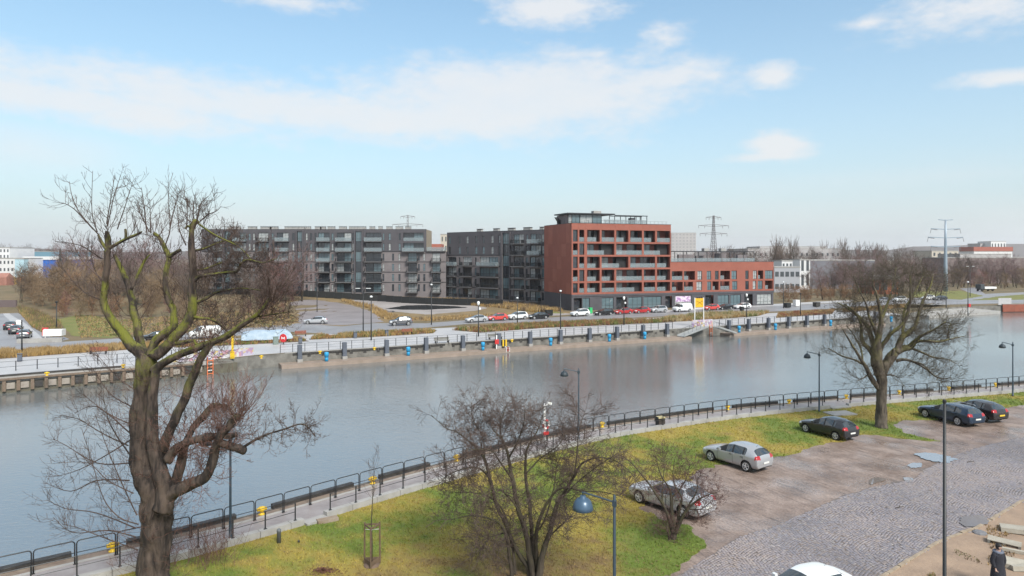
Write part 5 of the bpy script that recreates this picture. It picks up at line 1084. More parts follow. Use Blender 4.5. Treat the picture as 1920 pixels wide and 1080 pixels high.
protos = {'tp1': proto(1, 12, .25, 1, 'tree', m_bark3, m_tp, 'bare_tree', .034, 1.8), 'tp2': proto(2, 12, .3, 2, 'tree', m_bark3, m_tp, 'bare_tree', .034, 1.6), 'tt1': proto(3, 8, .35, 4, 'bush', m_tt, m_tt, 'bare_shrub', .034, 1.7), 'tt2': proto(4, 8, .4, 5, 'bush', m_tt, m_tt, 'bare_shrub', .034, 1.7),
          'to1': proto(5, 5, .35, 6, 'bush', m_to, m_to, 'bare_shrub', .026), 'tb1': proto(6, 11, .25, 1, 'tree', m_bark3, m_tb, 'bare_tree', .034, 1.6), 'tb2': proto(7, 11, .35, 3, 'tree', m_bark3, m_tb, 'bare_tree', .034, 1.6), 'po1': proto(8, 20, .03, 1, 'poplar', m_bark3, m_tb, 'poplar_tree', .04, 1.6), 'tr1': proto(10, 6, .3, 5, 'bush', m_trd, m_trd, 'bare_shrub', .028)}
hts = {'tp1': 12, 'tp2': 12, 'tt1': 8, 'tt2': 8, 'to1': 5, 'tb1': 11, 'tb2': 11, 'po1': 20, 'tr1': 6}; used = set(); bgr = random.Random(77)
HUE = {'tp': 'purplish', 'tt': 'tan', 'to': 'orange brown', 'tb': 'dark brown', 'tr': 'reddish'}
SPOT = [(30, 'behind the left offices'), (75, 'by the left side road'), (125, 'by the slim dark fir'), (165, 'left of all the pollarded limbs'), (205, 'behind the leftmost pollarded limb'), (250, 'right of the leftmost pollarded limb'), (300, 'behind the middle pollarded limb'), (350, 'left of the right pollarded limb'), (400, 'behind the right pollarded limb'), (450, 'beside the long grey block'), (500, 'before the long grey block'), (560, 'behind the drooping pollard twigs'), (1330, 'left of the lattice pylon'), (1400, 'right of the lattice pylon'), (1465, 'at the right end of the red wing'), (1500, 'before the grey office building'), (1545, 'at the left end of the slate warehouse'), (1600, 'behind the great crown, left side'), (1650, 'by the small orange brick house'), (1700, 'behind the great crown, middle'), (1765, 'just left of the tubular pylon'), (1800, 'just right of the tubular pylon'), (1840, 'above the flatbed lorry'), (1880, 'right of the flatbed lorry'), (3000, 'at the right picture border')]
def place_tree(k, pxx, py, ytop, label, group, Y=None, cat=None):
    """a tree standing where the photo column meets the ground at py (or at depth Y), as tall as ytop asks"""
    if Y is None: g = G(pxx, py)
    else: x = (pxx - CX) / F * Y; g = Vector((x, Y, hgt(x, Y)))
    if k != 'po1': label = ('tall ' if ytop < 478 else 'low ' if ytop > 532 else 'mid height ') + HUE[k[:2]] + (' bare tree ' if k[1] in 'pb' else ' bare shrub ') + ('in far haze ' if g.y > 320 else '') + next(s for a, s in SPOT if pxx < a)
    h = (H - (ytop - HY) / F * g.y) - g.z; s = h / hts[k] / .97
    if k in used: o = copy_tree(protos[k])
    else: o = protos[k]; used.add(k)
    w = min(s, 1.5) if k != 'po1' else s; o.location = g; o.scale = (w, w, s); o.rotation_euler = (0, 0, bgr.uniform(0, 6.28)); tag(o, label, cat or ('shrub' if 'shrub' in o.name else 'tree'), group)
for i in range(24): x = 118 + i * 12.4 + bgr.uniform(-8, 8); place_tree(bgr.choice(['tp1', 'tp2']), x, 0, bgr.uniform(452, 478) + (8 if x > 330 else 0), 'purplish bare tree in the wood behind the left scrub', 'bare trees of the wood at the left', Y=bgr.uniform(215, 290))
for i in range(34): x = 46 + i * 10.4 + bgr.uniform(-9, 9); place_tree(bgr.choice(['tt1', 'tt2', 'tb2']), x, 0, bgr.uniform(488, 520) + max(0, (x - 260) * .06), 'tan bare shrub in the scrub thicket at the left', 'bare shrubs of the left thicket', Y=bgr.uniform(160, 200))
for i in range(30): x = 44 + (i * 61 % 190) + bgr.uniform(-5, 5); place_tree(bgr.choice(['tt1', 'tt2', 'to1']), x, 0, bgr.uniform(492, 530), 'tan bare shrub in the scrub thicket at the left', 'bare shrubs of the left thicket', Y=bgr.uniform(168, 225))
for i in range(22): x = 110 + i * 20 + bgr.uniform(-9, 9); place_tree(bgr.choice(['tt1', 'to1', 'tt2', 'tr1']), x, 0, bgr.uniform(545, 565), 'low tan shrub along the front of the left thicket', 'low shrubs before the left thicket', Y=bgr.uniform(138, 160))
for i in range(10): x = 455 + i * 12 + bgr.uniform(-5, 5); place_tree(bgr.choice(['tr1', 'tb1', 'tp2']), x, 0, bgr.uniform(465, 520), 'reddish bare tree before the left end of the long grey block', 'trees before the long grey block', Y=bgr.uniform(165, 190))
for i in range(16): x = 1462 + i * 9.5 + bgr.uniform(-5, 5); place_tree('to1', x, 0, bgr.uniform(532, 545), 'orange brown willow shrub behind the plaza', 'orange shrubs right of the red block', Y=bgr.uniform(196, 215))
for i in range(26): x = 1525 + i * 9.5 + bgr.uniform(-6, 6); place_tree(bgr.choice(['tb1', 'tb2', 'tp1', 'tb2']), x, 0, bgr.uniform(488, 512), 'dark bare tree in the row behind the great tree crown', 'bare trees behind the plaza', Y=bgr.uniform(205, 255))
for i in range(16): x = 1560 + i * 12 + bgr.uniform(-6, 6); place_tree(bgr.choice(['tp1', 'tb2', 'tp2']), x, 0, bgr.uniform(484, 498), '', 'bare trees behind the plaza', Y=bgr.uniform(225, 268))
for i in range(14): x = 1790 + i * 10 + bgr.uniform(-6, 6); place_tree(bgr.choice(['tp1', 'tp2', 'tb2']), x, 0, bgr.uniform(482, 496), '', 'bare trees of the right slope', Y=bgr.uniform(285, 322))
for i in range(18): x = 1786 + i * 8.5 + bgr.uniform(-5, 5); place_tree(bgr.choice(['tb2', 'tr1', 'tt1', 'tb1']), x, 0, bgr.uniform(496, 520), 'bare tree on the wooded slope at the right edge', 'bare trees of the right slope', Y=bgr.uniform(262, 310))
for i, (x, yt, Y) in enumerate(((1436, 433, 300), (1447, 437, 310), (1459, 441, 300), (1497, 434, 290), (1481, 455, 310), (1545, 444, 420), (1577, 450, 420), (1585, 438, 410), (1597, 446, 420), (1604, 441, 430), (1618, 447, 420), (1630, 452, 420), (1645, 450, 430), (1658, 452, 420), (1666, 455, 420), (1675, 460, 430), (1329, 455, 420), (1372, 457, 420), (1382, 459, 430))):
    place_tree('po1', x, 0, yt, ('tallest slim poplar, leftmost right of the red wing', 'second slim poplar from the left, close beside the tallest', 'third slim poplar of the left trio before the pale hall', 'slim poplar standing behind the white office house', 'shorter slim poplar between the left trio and the white house one', 'lone slim poplar on the roof line of the pale hall')[i] if i < 6 else 'slim bare poplar of the far clump behind the great tree crown' if i < 16 else 'small slim poplar beside the lattice pylon behind the red wing', 'poplars on the skyline', Y=Y)
for i in range(22): x = 1300 + i * 19 + bgr.uniform(-8, 8); place_tree(bgr.choice(['tp1', 'tb2']), x, 0, bgr.uniform(466, 478), 'hazy bare tree on the skyline beyond the red block', 'hazy trees on the skyline', Y=bgr.uniform(350, 430))
for i in range(12): x = 0 + i * 11 + bgr.uniform(-6, 6); place_tree(bgr.choice(['tp1', 'tb2']), x, 0, bgr.uniform(462, 470), 'hazy bare tree on the skyline behind the blue warehouse', 'hazy trees behind the blue warehouse', Y=bgr.uniform(560, 640))
# dark fir by the blue warehouse
def fir():
    Y = 235.0; x = (113 - CX) / F * Y; h = H - (466 - HY) / F * Y; root = empty('fir_tree', (x, Y, 0), 0, 'dark slim fir tree at the right end of the blue warehouse', 'tree'); MB().tube([(0, 0, -1), (0, 0, h * .95)], [.2, .05], 6).build('trunk', m_bark3, root); rr = random.Random(3); mb = MB()
    for i in range(420):
        t = rr.random() ** .8; a = rr.uniform(0, 6.28); r = (1 - t) * 2.0 * rr.uniform(.4, 1) + .1; z = 1 + t * (h - 1.2); c, s = math.cos(a), math.sin(a); mb.add([(c * r * .2, s * r * .2, z + .25), (c * r - s * .3, s * r + c * .3, z - .2), (c * r * 1.1, s * r * 1.1, z - .1), (c * r + s * .3, s * r - c * .3, z - .2)], [(0, 1, 2, 3)])
    mb.build('crown', mat('fir_needles', (.025, .04, .035), .8), root)
fir()

# ---------------- ornamental beds and dry grass
def tufts(label, name, poly, cols, dens, h, seed, w=.05, clump=1.0):
    P_ = [(p.x, p.y) for p in (px(*poly) if isinstance(poly[0], tuple) and poly[0][1] > 300 else poly)]; rng = np.random.default_rng(seed); xs = [p[0] for p in P_]; ys = [p[1] for p in P_]; A = (max(xs) - min(xs)) * (max(ys) - min(ys)); n = int(A * dens)
    X = rng.uniform(min(xs), max(xs), n); Y = rng.uniform(min(ys), max(ys), n); k = inpoly(P_, X, Y); X, Y = X[k], Y[k]; nz = np.array([noise.noise((x * .5, y * .5, seed)) for x, y in zip(X, Y)]); k = nz > -.35 * clump; X, Y, nz = X[k], Y[k], nz[k]; n = len(X); nb = 4; V = np.zeros((n, nb, 3, 3), 'f'); C = np.ones((n, nb, 3, 4), 'f'); Z = np.array([hgt(a, b) for a, b in zip(X, Y)])
    cc = np.array(cols)[np.clip(((nz + .5 + rng.normal(0, .12, n)) * len(cols)).astype(int), 0, len(cols) - 1)] * rng.uniform(.7, 1.3, (n, 1)) if n else np.zeros((0, 3))
    for q in range(nb):
        a = rng.uniform(0, 6.28, n); hh = h * rng.uniform(.5, 1.1, n) * (1 + nz * .6); ww = w * rng.uniform(.6, 1.4, n); l = hh * rng.uniform(.1, .5, n); b = rng.uniform(0, 6.28, n)
        V[:, q, 0] = np.stack([X - np.cos(a) * ww, Y - np.sin(a) * ww, Z], 1); V[:, q, 1] = np.stack([X + np.cos(a) * ww, Y + np.sin(a) * ww, Z], 1); V[:, q, 2] = np.stack([X + np.cos(b) * l, Y + np.sin(b) * l, Z + hh], 1); C[:, q, :, :3] = cc[:, None, :]
    me = bpy.data.meshes.new(name); nv = n * nb * 3; me.vertices.add(nv); me.vertices.foreach_set('co', V.ravel()); me.loops.add(nv); me.loops.foreach_set('vertex_index', np.arange(nv)); me.polygons.add(nv // 3); me.polygons.foreach_set('loop_start', np.arange(0, nv, 3)); me.polygons.foreach_set('loop_total', np.full(nv // 3, 3))
    ca = me.color_attributes.new('Col', 'FLOAT_COLOR', 'POINT'); ca.data.foreach_set('color', C.ravel()); me.materials.append(mat('tuft_blades', (.2, .15, .05), .85, attr='Col')); me.update(); me.validate(); tag(link(name, me), label, None, None, 'stuff')
OCH = (.29, .185, .065); TAN = (.33, .225, .10); GRN = (.12, .135, .035); RED = (.20, .07, .04); PAL = (.42, .34, .2); BRN = (.15, .10, .06)
BEDS = [('ochre ornamental grasses in the long left bed', [(-40, 676), (120, 664), (240, 656), (330, 650), (330, 643), (240, 648), (0, 660), (-40, 664)], [OCH, OCH, TAN], 22, .75), ('ochre and green grasses in the bed by the red benches', [(580, 637), (700, 632), (812, 625), (820, 619), (720, 622), (590, 631)], [RED, OCH, OCH, GRN, TAN], 18, .6),
        ('mixed grasses and low shrubs in the bed before the parked cars', [(848, 619), (900, 624), (1020, 615), (1140, 610), (1262, 604), (1290, 598), (1150, 601), (1000, 607), (870, 616)], [BRN, TAN, GRN, RED, OCH, GRN], 14, .65), ('straw coloured grasses in the bed behind the yellow board', [(1244, 604), (1300, 602), (1420, 593), (1444, 586), (1330, 588), (1244, 597)], [TAN, OCH, PAL, GRN], 14, .8), ('dry grasses in the bed beside the plaza', [(1455, 596), (1560, 589), (1566, 581), (1460, 587)], [OCH, TAN, RED], 12, .5), ('dry grasses in the bed behind the great tree', [(1580, 586), (1700, 577), (1700, 571), (1580, 579)], [TAN, OCH, BRN], 12, .5),
        ('orange grasses beside the left side road', [(60, 614), (96, 632), (118, 632), (112, 606), (60, 582), (30, 578)], [OCH, TAN, GRN, BRN], 10, 1.0), ('mixed plants in the bed under the pollarded tree', [(330, 652), (470, 646), (580, 640), (560, 634), (440, 640), (330, 645)], [OCH, GRN, RED, TAN], 14, .55)]
for i, (lb, pl, cs, dn, h) in enumerate(BEDS):
    d_ = drape('planting_bed', px(*pl), .016 + i * .001, m_soil, cell=6); tufts(lb, 'ornamental_grass', pl, cs, dn, h, 40 + i)
tufts('tall dry tan grass on the waste ground before the black fence', 'dry_grass', [(560, 551), (640, 547), (700, 551), (800, 557), (900, 565), (1000, 575), (1060, 584), (1000, 586), (930, 577), (880, 573), (800, 568), (700, 563), (640, 557)], [TAN, OCH, TAN, BRN], 5, .95, 60, .09)
tufts('strip of dry grass between the mud track and the gravel lot', 'dry_grass', [(640, 562), (700, 573), (730, 590), (780, 600), (740, 604), (708, 594), (690, 578), (640, 566)], [BRN, TAN, OCH], 6, .7, 61, .08)
tufts('dry grass along the road before the gravel lot', 'dry_grass', [(740, 598), (880, 592), (960, 588), (960, 593), (880, 600), (800, 602)], [BRN, TAN, TAN], 5, .45, 62, .08)
tufts('rough scrub grass at the left of the mud track', 'dry_grass', [(150, 634), (545, 612), (560, 600), (540, 585), (520, 570), (380, 590), (230, 600), (140, 590)], [TAN, TAN, BRN, TAN, GRN], 6.0, .32, 63, .045)
# ================================================================= CARS
m_black = mat('black_plastic', (.012, .012, .013), .55); m_tyre = mat('tyre_rubber', (.014, .014, .014), .85); m_rim = mat('alloy_rim', (.60, .60, .61), .38, .45); m_carglass = mat('car_glass', (.022, .030, .034), .03, spec=1.0, coat=1.0)
m_tail = mat('tail_lamp_red', (.35, .012, .015), .15, coat=.5); m_head = mat('head_lamp', (.55, .57, .58), .08, coat=.6); m_plate = mat('plate_white', (.65, .65, .62), .5); m_platey = mat('plate_yellow', (.70, .48, .04), .5)
def paint(name, c, metal=.5, rough=.32): return mat(name, c, rough, metal, coat=.7)
CT = {   # stations: x, half width, z low, z belt, z top, half width of top, zone of the span that follows (W windscreen, S side glass, P pillar, Q rear quarter, R rear window)
 'hatch': ([(2.14, .50, .36, .55, .62, .42, ''), (2.08, .70, .26, .62, .70, .58, ''), (1.88, .82, .22, .72, .80, .66, ''), (1.30, .87, .20, .84, .92, .72, ''), (.86, .88, .20, .90, .98, .74, 'W'), (.10, .88, .20, .93, 1.37, .60, 'S'), (-.32, .88, .20, .95, 1.45, .61, 'P'), (-.43, .88, .20, .955, 1.455, .61, 'S'), (-1.08, .88, .20, .985, 1.435, .60, 'P'), (-1.16, .88, .20, .99, 1.43, .595, 'Q'), (-1.30, .878, .20, 1.02, 1.405, .585, ''), (-1.66, .86, .23, 1.03, 1.345, .55, 'R'), (-2.03, .83, .26, 1.0, 1.04, .66, ''), (-2.10, .80, .30, .82, .90, .70, ''), (-2.14, .70, .36, .58, .64, .60, '')], 1.30, -1.32, .315),
 'sedan': ([(2.28, .50, .34, .55, .62, .42, ''), (2.22, .72, .24, .62, .70, .60, ''), (2.0, .83, .20, .72, .79, .68, ''), (1.4, .88, .19, .83, .90, .73, ''), (.82, .89, .19, .89, .97, .75, 'W'), (.05, .89, .19, .92, 1.33, .60, 'S'), (-.34, .89, .19, .94, 1.41, .60, 'P'), (-.42, .89, .19, .945, 1.415, .60, 'S'), (-1.08, .89, .19, .97, 1.40, .58, 'Q'), (-1.32, .885, .20, .985, 1.36, .56, 'R'), (-1.78, .87, .21, 1.0, 1.08, .64, ''), (-2.10, .85, .23, .99, 1.05, .66, ''), (-2.24, .80, .28, .80, .96, .66, ''), (-2.30, .70, .34, .58, .66, .58, '')], 1.38, -1.38, .315),
 'wagon': ([(2.36, .50, .34, .55, .62, .42, ''), (2.30, .72, .24, .62, .70, .60, ''), (2.08, .84, .20, .72, .80, .68, ''), (1.45, .89, .19, .84, .91, .74, ''), (.92, .90, .19, .90, .98, .75, 'W'), (.15, .90, .19, .93, 1.35, .61, 'S'), (-.28, .90, .19, .95, 1.43, .62, 'P'), (-.36, .90, .19, .955, 1.435, .62, 'S'), (-1.08, .90, .19, .98, 1.44, .61, 'P'), (-1.18, .90, .19, .985, 1.44, .61, 'S'), (-1.66, .89, .20, 1.01, 1.41, .59, ''), (-1.98, .88, .22, 1.02, 1.36, .57, 'R'), (-2.28, .85, .26, 1.0, 1.02, .67, ''), (-2.36, .81, .30, .80, .90, .70, ''), (-2.40, .70, .36, .58, .64, .60, '')], 1.42, -1.40, .325),
 'suv': ([(2.14, .52, .40, .66, .76, .46, ''), (2.09, .72, .32, .74, .86, .60, ''), (1.9, .85, .28, .86, .97, .70, ''), (1.3, .90, .27, .98, 1.06, .76, ''), (.95, .91, .27, 1.02, 1.10, .77, 'W'), (.30, .91, .27, 1.04, 1.52, .64, 'S'), (-.20, .91, .27, 1.06, 1.61, .65, 'P'), (-.28, .91, .27, 1.06, 1.615, .65, 'S'), (-1.05, .91, .27, 1.08, 1.61, .64, 'P'), (-1.13, .91, .27, 1.08, 1.605, .64, 'Q'), (-1.62, .90, .28, 1.10, 1.56, .62, ''), (-1.80, .89, .30, 1.10, 1.52, .60, 'R'), (-2.05, .87, .33, 1.06, 1.10, .68, ''), (-2.13, .83, .38, .90, .98, .72, ''), (-2.17, .74, .42, .66, .72, .62, '')], 1.30, -1.32, .35),
 'van': ([(2.40, .60, .40, .70, .80, .52, ''), (2.34, .80, .30, .80, .92, .68, ''), (2.16, .90, .27, .96, 1.08, .78, ''), (1.75, .94, .26, 1.10, 1.20, .84, 'W'), (1.05, .95, .26, 1.14, 1.80, .76, 'S'), (.50, .95, .26, 1.16, 1.90, .78, ''), (.42, .95, .26, 1.16, 1.91, .78, ''), (-.8, .95, .26, 1.16, 1.93, .78, ''), (-1.9, .95, .27, 1.16, 1.92, .78, ''), (-2.26, .94, .30, 1.16, 1.88, .77, 'R'), (-2.36, .92, .32, 1.12, 1.2, .80, ''), (-2.40, .90, .34, .9, 1.0, .80, ''), (-2.43, .84, .38, .7, .76, .76, '')], 1.52, -1.50, .335)}
CARM = {}
def car_meshes(kind):
    if kind in CARM: return CARM[kind]
    st, xf, xr, rw = CT[kind]; mb = MB(); NP = 15
    for (x, w, zl, zb, zt, wt, tg) in st:
        zm = zl + (zb - zl) * .5; cr = .035 if zt > 1.2 else .02
        half = [(0, zl), (w * .82, zl), (w * .965, zl + .10), (w, zm), (w * .985, zb - .015), (wt + (w - wt) * .10 if zt - zb < .2 else wt + .02, zt - .05 if zt - zb > .2 else zt - .03), (wt * .62, zt), (0, zt + cr)]
        ring = half + [(-a, b) for a, b in reversed(half[1:-1])]; NP = len(ring); mb.v += [(x, a, b) for a, b in ring]
    n = len(st)
    for i in range(n - 1):
        tg = st[i][6]
        for j in range(NP):
            a = i * NP + j; b = i * NP + (j + 1) % NP; mb.f.append((a, b, b + NP, a + NP)); m_ = 0
            if tg == 'W' and j in (5, 6, 7, 8): m_ = 1
            elif tg == 'W' and j in (4, 9): m_ = 3
            elif tg in ('S', 'Q') and j in (4, 9): m_ = 2
            elif tg == 'P' and j in (4, 9): m_ = 3
            elif tg == 'R' and j in (5, 6, 7, 8): m_ = 4
            elif j in (0, 13): m_ = 3
            mb.m.append(m_)
    mb.f += [tuple(range(NP))[::-1], tuple((n - 1) * NP + j for j in range(NP))]; mb.m += [0, 0]
    tmp = [mat('t%d' % i, (.5, .5, .5)) for i in range(9)]; me = mb.mesh('tmp', tmp); ob = link('tmp', me); bm = bmesh.new(); bm.from_mesh(me); bmesh.ops.recalc_face_normals(bm, faces=bm.faces[:])
    cl = bm.edges.layers.float.get('crease_edge') or bm.edges.layers.float.new('crease_edge')
    for e in bm.edges:
        ms = {f.material_index for f in e.link_faces}
        if len(ms) > 1: e[cl] = .75
        elif all(3 < v.index % NP < 5 or v.index % NP == 10 for v in e.verts): e[cl] = .35
    bm.to_mesh(me); bm.free(); sub = ob.modifiers.new('s', 'SUBSURF'); sub.levels = 2; sub.render_levels = 2
    cut = MB()
    for x in (xf, xr):
        for s in (-1, 1):
            k = len(cut.v); m_ = 22; R_ = rw + .06
            for yy in (.52 * s, 1.2 * s): cut.v += [(x + R_ * math.cos(6.2832 * q / m_), yy, rw + .01 + R_ * math.sin(6.2832 * q / m_)) for q in range(m_)]
            for q in range(m_): cut.f.append((k + q, k + (q + 1) % m_, k + m_ + (q + 1) % m_, k + m_ + q)); cut.m.append(5)
            cut.f += [tuple(k + q for q in reversed(range(m_))), tuple(k + m_ + q for q in range(m_))]; cut.m += [5, 5]
    cm = cut.mesh('cut', tmp); bm = bmesh.new(); bm.from_mesh(cm); bmesh.ops.recalc_face_normals(bm, faces=bm.faces[:]); bm.to_mesh(cm); bm.free(); cob = link('cut', cm); bo = ob.modifiers.new('b', 'BOOLEAN'); bo.operation = 'DIFFERENCE'; bo.object = cob; bo.solver = 'EXACT'
    dg = bpy.context.evaluated_depsgraph_get(); ev = ob.evaluated_get(dg).to_mesh(); groups = {}; L0 = st[0][0]; L1 = st[-1][0]; zb_r = st[-3][3]
    vs = [v.co.copy() for v in ev.vertices]
    for p in ev.polygons:
        c = p.center; mi = p.material_index; key = 'body'
        if mi == 1: key = 'windscreen'
        elif mi == 4: key = 'rear_window'
        elif mi == 2: key = 'side_window' + ('L' if c.y > 0 else 'R')
        elif mi in (3, 5): key = 'trim'
        elif mi == 0:
            if c.x > L0 - .38 and abs(c.y) > .44 and .58 < c.z < (.74 if kind not in ('suv', 'van') else .92): key = 'headlight' + ('L' if c.y > 0 else 'R')
            elif c.x < L1 + (.22 if kind != 'van' else .14) and abs(c.y) > .50 and zb_r - .17 < c.z < zb_r + .03: key = 'taillight' + ('L' if c.y > 0 else 'R')
            elif c.x > L0 - .12 and abs(c.y) < .42 and .36 < c.z < .52: key = 'trim'
        groups.setdefault(key, []).append(tuple(p.vertices))
    out = {}
    from mathutils.bvhtree import BVHTree
    bv = BVHTree.FromPolygons(vs, [tuple(p.vertices) for p in ev.polygons]); cs = [t for t in st if t[6] == 'W'][0]; pl = [t for t in st if t[6] == 'P'] or [st[5]]
    for k, xs in enumerate([cs[0] - .10, pl[0][0] - .05] + ([pl[-1][0] - .02] if kind != 'van' else [-.9])):
        pts = []
        for i in range(10):
            z = .30 + (st[5][3] - .33) * i / 9; h = bv.ray_cast(Vector((xs, 2, z)), Vector((0, -1, 0)))
            if h[0] is not None and h[0].y > .6: pts.append((h[0].x, h[0].y + .001, z))
        if len(pts) > 2: out['seam%d' % k] = MB().tube(pts, .009, 4).mesh('door_seam', m_black)
    body = MB()
    def sub_mesh(fs, mb, mi):
        mp = {}
        for f in fs:
            for v in f:
                if v not in mp: mp[v] = len(mb.v); mb.v.append(tuple(vs[v]))
            mb.f.append(tuple(mp[v] for v in f)); mb.m.append(mi)
    # body and trim share vertices for smooth shading
    mp = {}
    for key, mi in (('body', 0), ('trim', 1)):
        for f in groups.get(key, []):
            for v in f:
                if v not in mp: mp[v] = len(body.v); body.v.append(tuple(vs[v]))
            body.f.append(tuple(mp[v] for v in f)); body.m.append(mi)
    out['body'] = body.mesh('body', [m_black, m_black], True)
    for key, fs in groups.items():
        if key in ('body', 'trim'): continue
        b = MB(); sub_mesh(fs, b, 0); nm = key.rstrip('LR'); out[key] = b.mesh(nm, {'w': m_carglass, 'r': m_carglass, 's': m_carglass, 'h': m_head, 't': m_tail}[key[0]], True)
    bpy.data.objects.remove(ob); bpy.data.objects.remove(cob)
    # wheel: tyre and five spoked rim
    w = MB(); tr = MB(); prof = [(rw * .62, -.10), (rw * .9, -.105), (rw, -.07), (rw, .07), (rw * .9, .105), (rw * .62, .10)]; k = 20
    for (r, y) in prof: tr.v += [(r * math.cos(6.2832 * q / k), y, r * math.sin(6.2832 * q / k)) for q in range(k)]
    for i in range(5):
        for q in range(k): a, b = i * k + q, i * k + (q + 1) % k; tr.f.append((a, b, b + k, a + k)); tr.m.append(0)
    rm = MB(); k2 = 20
    for (r, y) in ((rw * .72, .02), (rw * .72, .108), (rw * .60, .104), (rw * .58, .03)): rm.v += [(r * math.cos(6.2832 * q / k2), y, r * math.sin(6.2832 * q / k2)) for q in range(k2)]
    for i in range(3):
        for q in range(k2): a, b = i * k2 + q, i * k2 + (q + 1) % k2; rm.f.append((a, b, b + k2, a + k2)); rm.m.append(0)
    for q in range(5):
        a = 6.2832 * q / 5 + .3; rm.bar((0, .085, 0), (rw * .63 * math.cos(a), .085, rw * .63 * math.sin(a)), .10, .035)
    rm.lathe([(.07, .0), (.07, .03)], 10, (0, 0, 0)) if False else None
    bk = len(rm.v); rm.v += [(rw * .62 * math.cos(6.2832 * q / k2), .02, rw * .62 * math.sin(6.2832 * q / k2)) for q in range(k2)]; rm.f.append(tuple(bk + q for q in range(k2))); rm.m.append(1)
    out['tyre'] = tr.mesh('tyre', m_tyre, True); out['rim'] = rm.mesh('rim', [m_rim, m_black])
    mr = MB(); mr.box(-.07, .07, 0, .17, 0, .12); mr.box(-.03, .03, -.05, 0, -.02, .05); out['mirror'] = mr.mesh('mirror', [m_black])
    out['plate'] = MB().box(0, .02, -.26, .26, -.055, .055).mesh('number_plate', m_plate); out['platey'] = MB().box(0, .02, -.26, .26, -.055, .055).mesh('number_plate', m_platey)
    out['aerial'] = MB().tube([(0, 0, 0), (-.18, 0, .16)], .008, 4).mesh('aerial', m_black)
    rl = MB(); rl.tube([(.1, .60, 1.50), (.1 - .1, .61, 1.53), (-1.6, .60, 1.53), (-1.72, .59, 1.46)], .016, 5); out['rail'] = rl.mesh('roof_rail', m_rim)
    hd = MB().box(-.09, .09, 0, .025, -.015, .015).mesh('door_handle', m_black); out['handle'] = hd
    CARM[kind] = (out, st, xf, xr, rw); return CARM[kind]
CARP = {}
def car(kind, pm, loc, deg, label, cat='car', group=None, plate='plate', extras=(), scale=1.0, far=False):
    out, st, xf, xr, rw = car_meshes(kind); root = empty('parked_car' if cat != 'van' else 'parked_van', loc, R(deg), label, cat, group); root.scale = (scale,) * 3
    for key, me in out.items():
        if key.startswith('seam'):
            if not far:
                for s in (1, -1): o = link('door_seam', me, root); o.scale = (1, s, 1)
            continue
        if key in ('tyre', 'rim', 'mirror', 'plate', 'platey', 'aerial', 'rail', 'handle'): continue
        o = link(key.rstrip('LR'), me, root)
        if key == 'body': o.material_slots[0].link = 'OBJECT'; o.material_slots[0].material = pm
    w0 = .70 if kind != 'van' else .76
    for x in (xf, xr):
        for s in (1, -1): wr = empty('wheel', (x, s * (st[4][1] - .12), rw)); wr.parent = root; wr.rotation_euler = (0, 0, 0 if s > 0 else math.pi); link('tyre', out['tyre'], wr); link('rim', out['rim'], wr)
    cw = [t for t in st if t[6] == 'W'][0]
    for s in (1, -1): o = link('mirror', out['mirror'], root, (cw[0] - .32, s * (cw[1] - .01) if s > 0 else -(cw[1] - .01), cw[3] + .02), 0 if s > 0 else math.pi); o.material_slots[0].link = 'OBJECT'; o.material_slots[0].material = pm
    zr = st[-2][3]; link('number_plate', out[plate], root, (st[-1][0] - .035, 0, .62 if kind != 'hatch' else .60)); link('number_plate', out['plate'], root, (st[0][0] + .015, 0, .46))
    if not far:
        for s in (1, -1):
            for hx in (-.22, -1.02): link('door_handle', out['handle'], root, (hx, s * (st[6][1] - .012) if s > 0 else -(st[6][1] + .013), st[6][3] - .13))
        ar = [t for t in st if t[4] > 1.3][-1]; link('aerial', out['aerial'], root, (ar[0] + .25, 0, ar[4] + .02))
    if 'rails' in extras:
        for s in (1, -1): o = link('roof_rail', out['rail'], root); o.scale = (1, s, 1)
    return root
p_silver = paint('silver_paint', (.40, .41, .43), .4, .3); p_silver2 = paint('light_silver_paint', (.50, .515, .54), .35, .28); p_white = paint('white_paint', (.74, .75, .75), 0, .3); p_black = paint('black_paint', (.010, .011, .013), .2, .25); p_blue = paint('navy_paint', (.022, .045, .085), .5, .28); p_grey = paint('dark_grey_paint', (.045, .042, .045), .6, .28); p_red = paint('red_paint', (.42, .022, .025), .1, .3); p_red2 = paint('bright_red_paint', (.55, .06, .05), 0, .35); p_grey2 = paint('steel_grey_paint', (.16, .165, .18), .6, .3); p_dk = paint('charcoal_paint', (.03, .032, .037), .4, .28)
def gz(x, y, z=.02): return (x, y, z)
car('hatch', p_silver, gz(14.0, 43.3), 125, 'silver hatchback parked with its nose on the lawn edge')
car('hatch', p_dk, gz(22.92, 50.35), 117, 'black hatchback parked beside the great bare tree', scale=.96)
car('wagon', p_blue, gz(34.5, 54.7), 108, 'navy blue estate car with roof rails at the right', extras=('rails',))
car('hatch', p_grey, gz(37.25, 55.8), 109, 'dark grey hatchback with a yellow rear plate beyond the blue estate', plate='platey', scale=1.03)
car('sedan', p_silver2, gz(8.2, 35.9), 130, 'silver saloon parked behind the small reddish tree')
car('sedan', p_white, gz(10.75, 25.55, .03), 205, 'white saloon driving on the cobbles at the bottom edge', scale=.96)
ROWA = math.degrees(math.atan2(WD.y, WD.x))
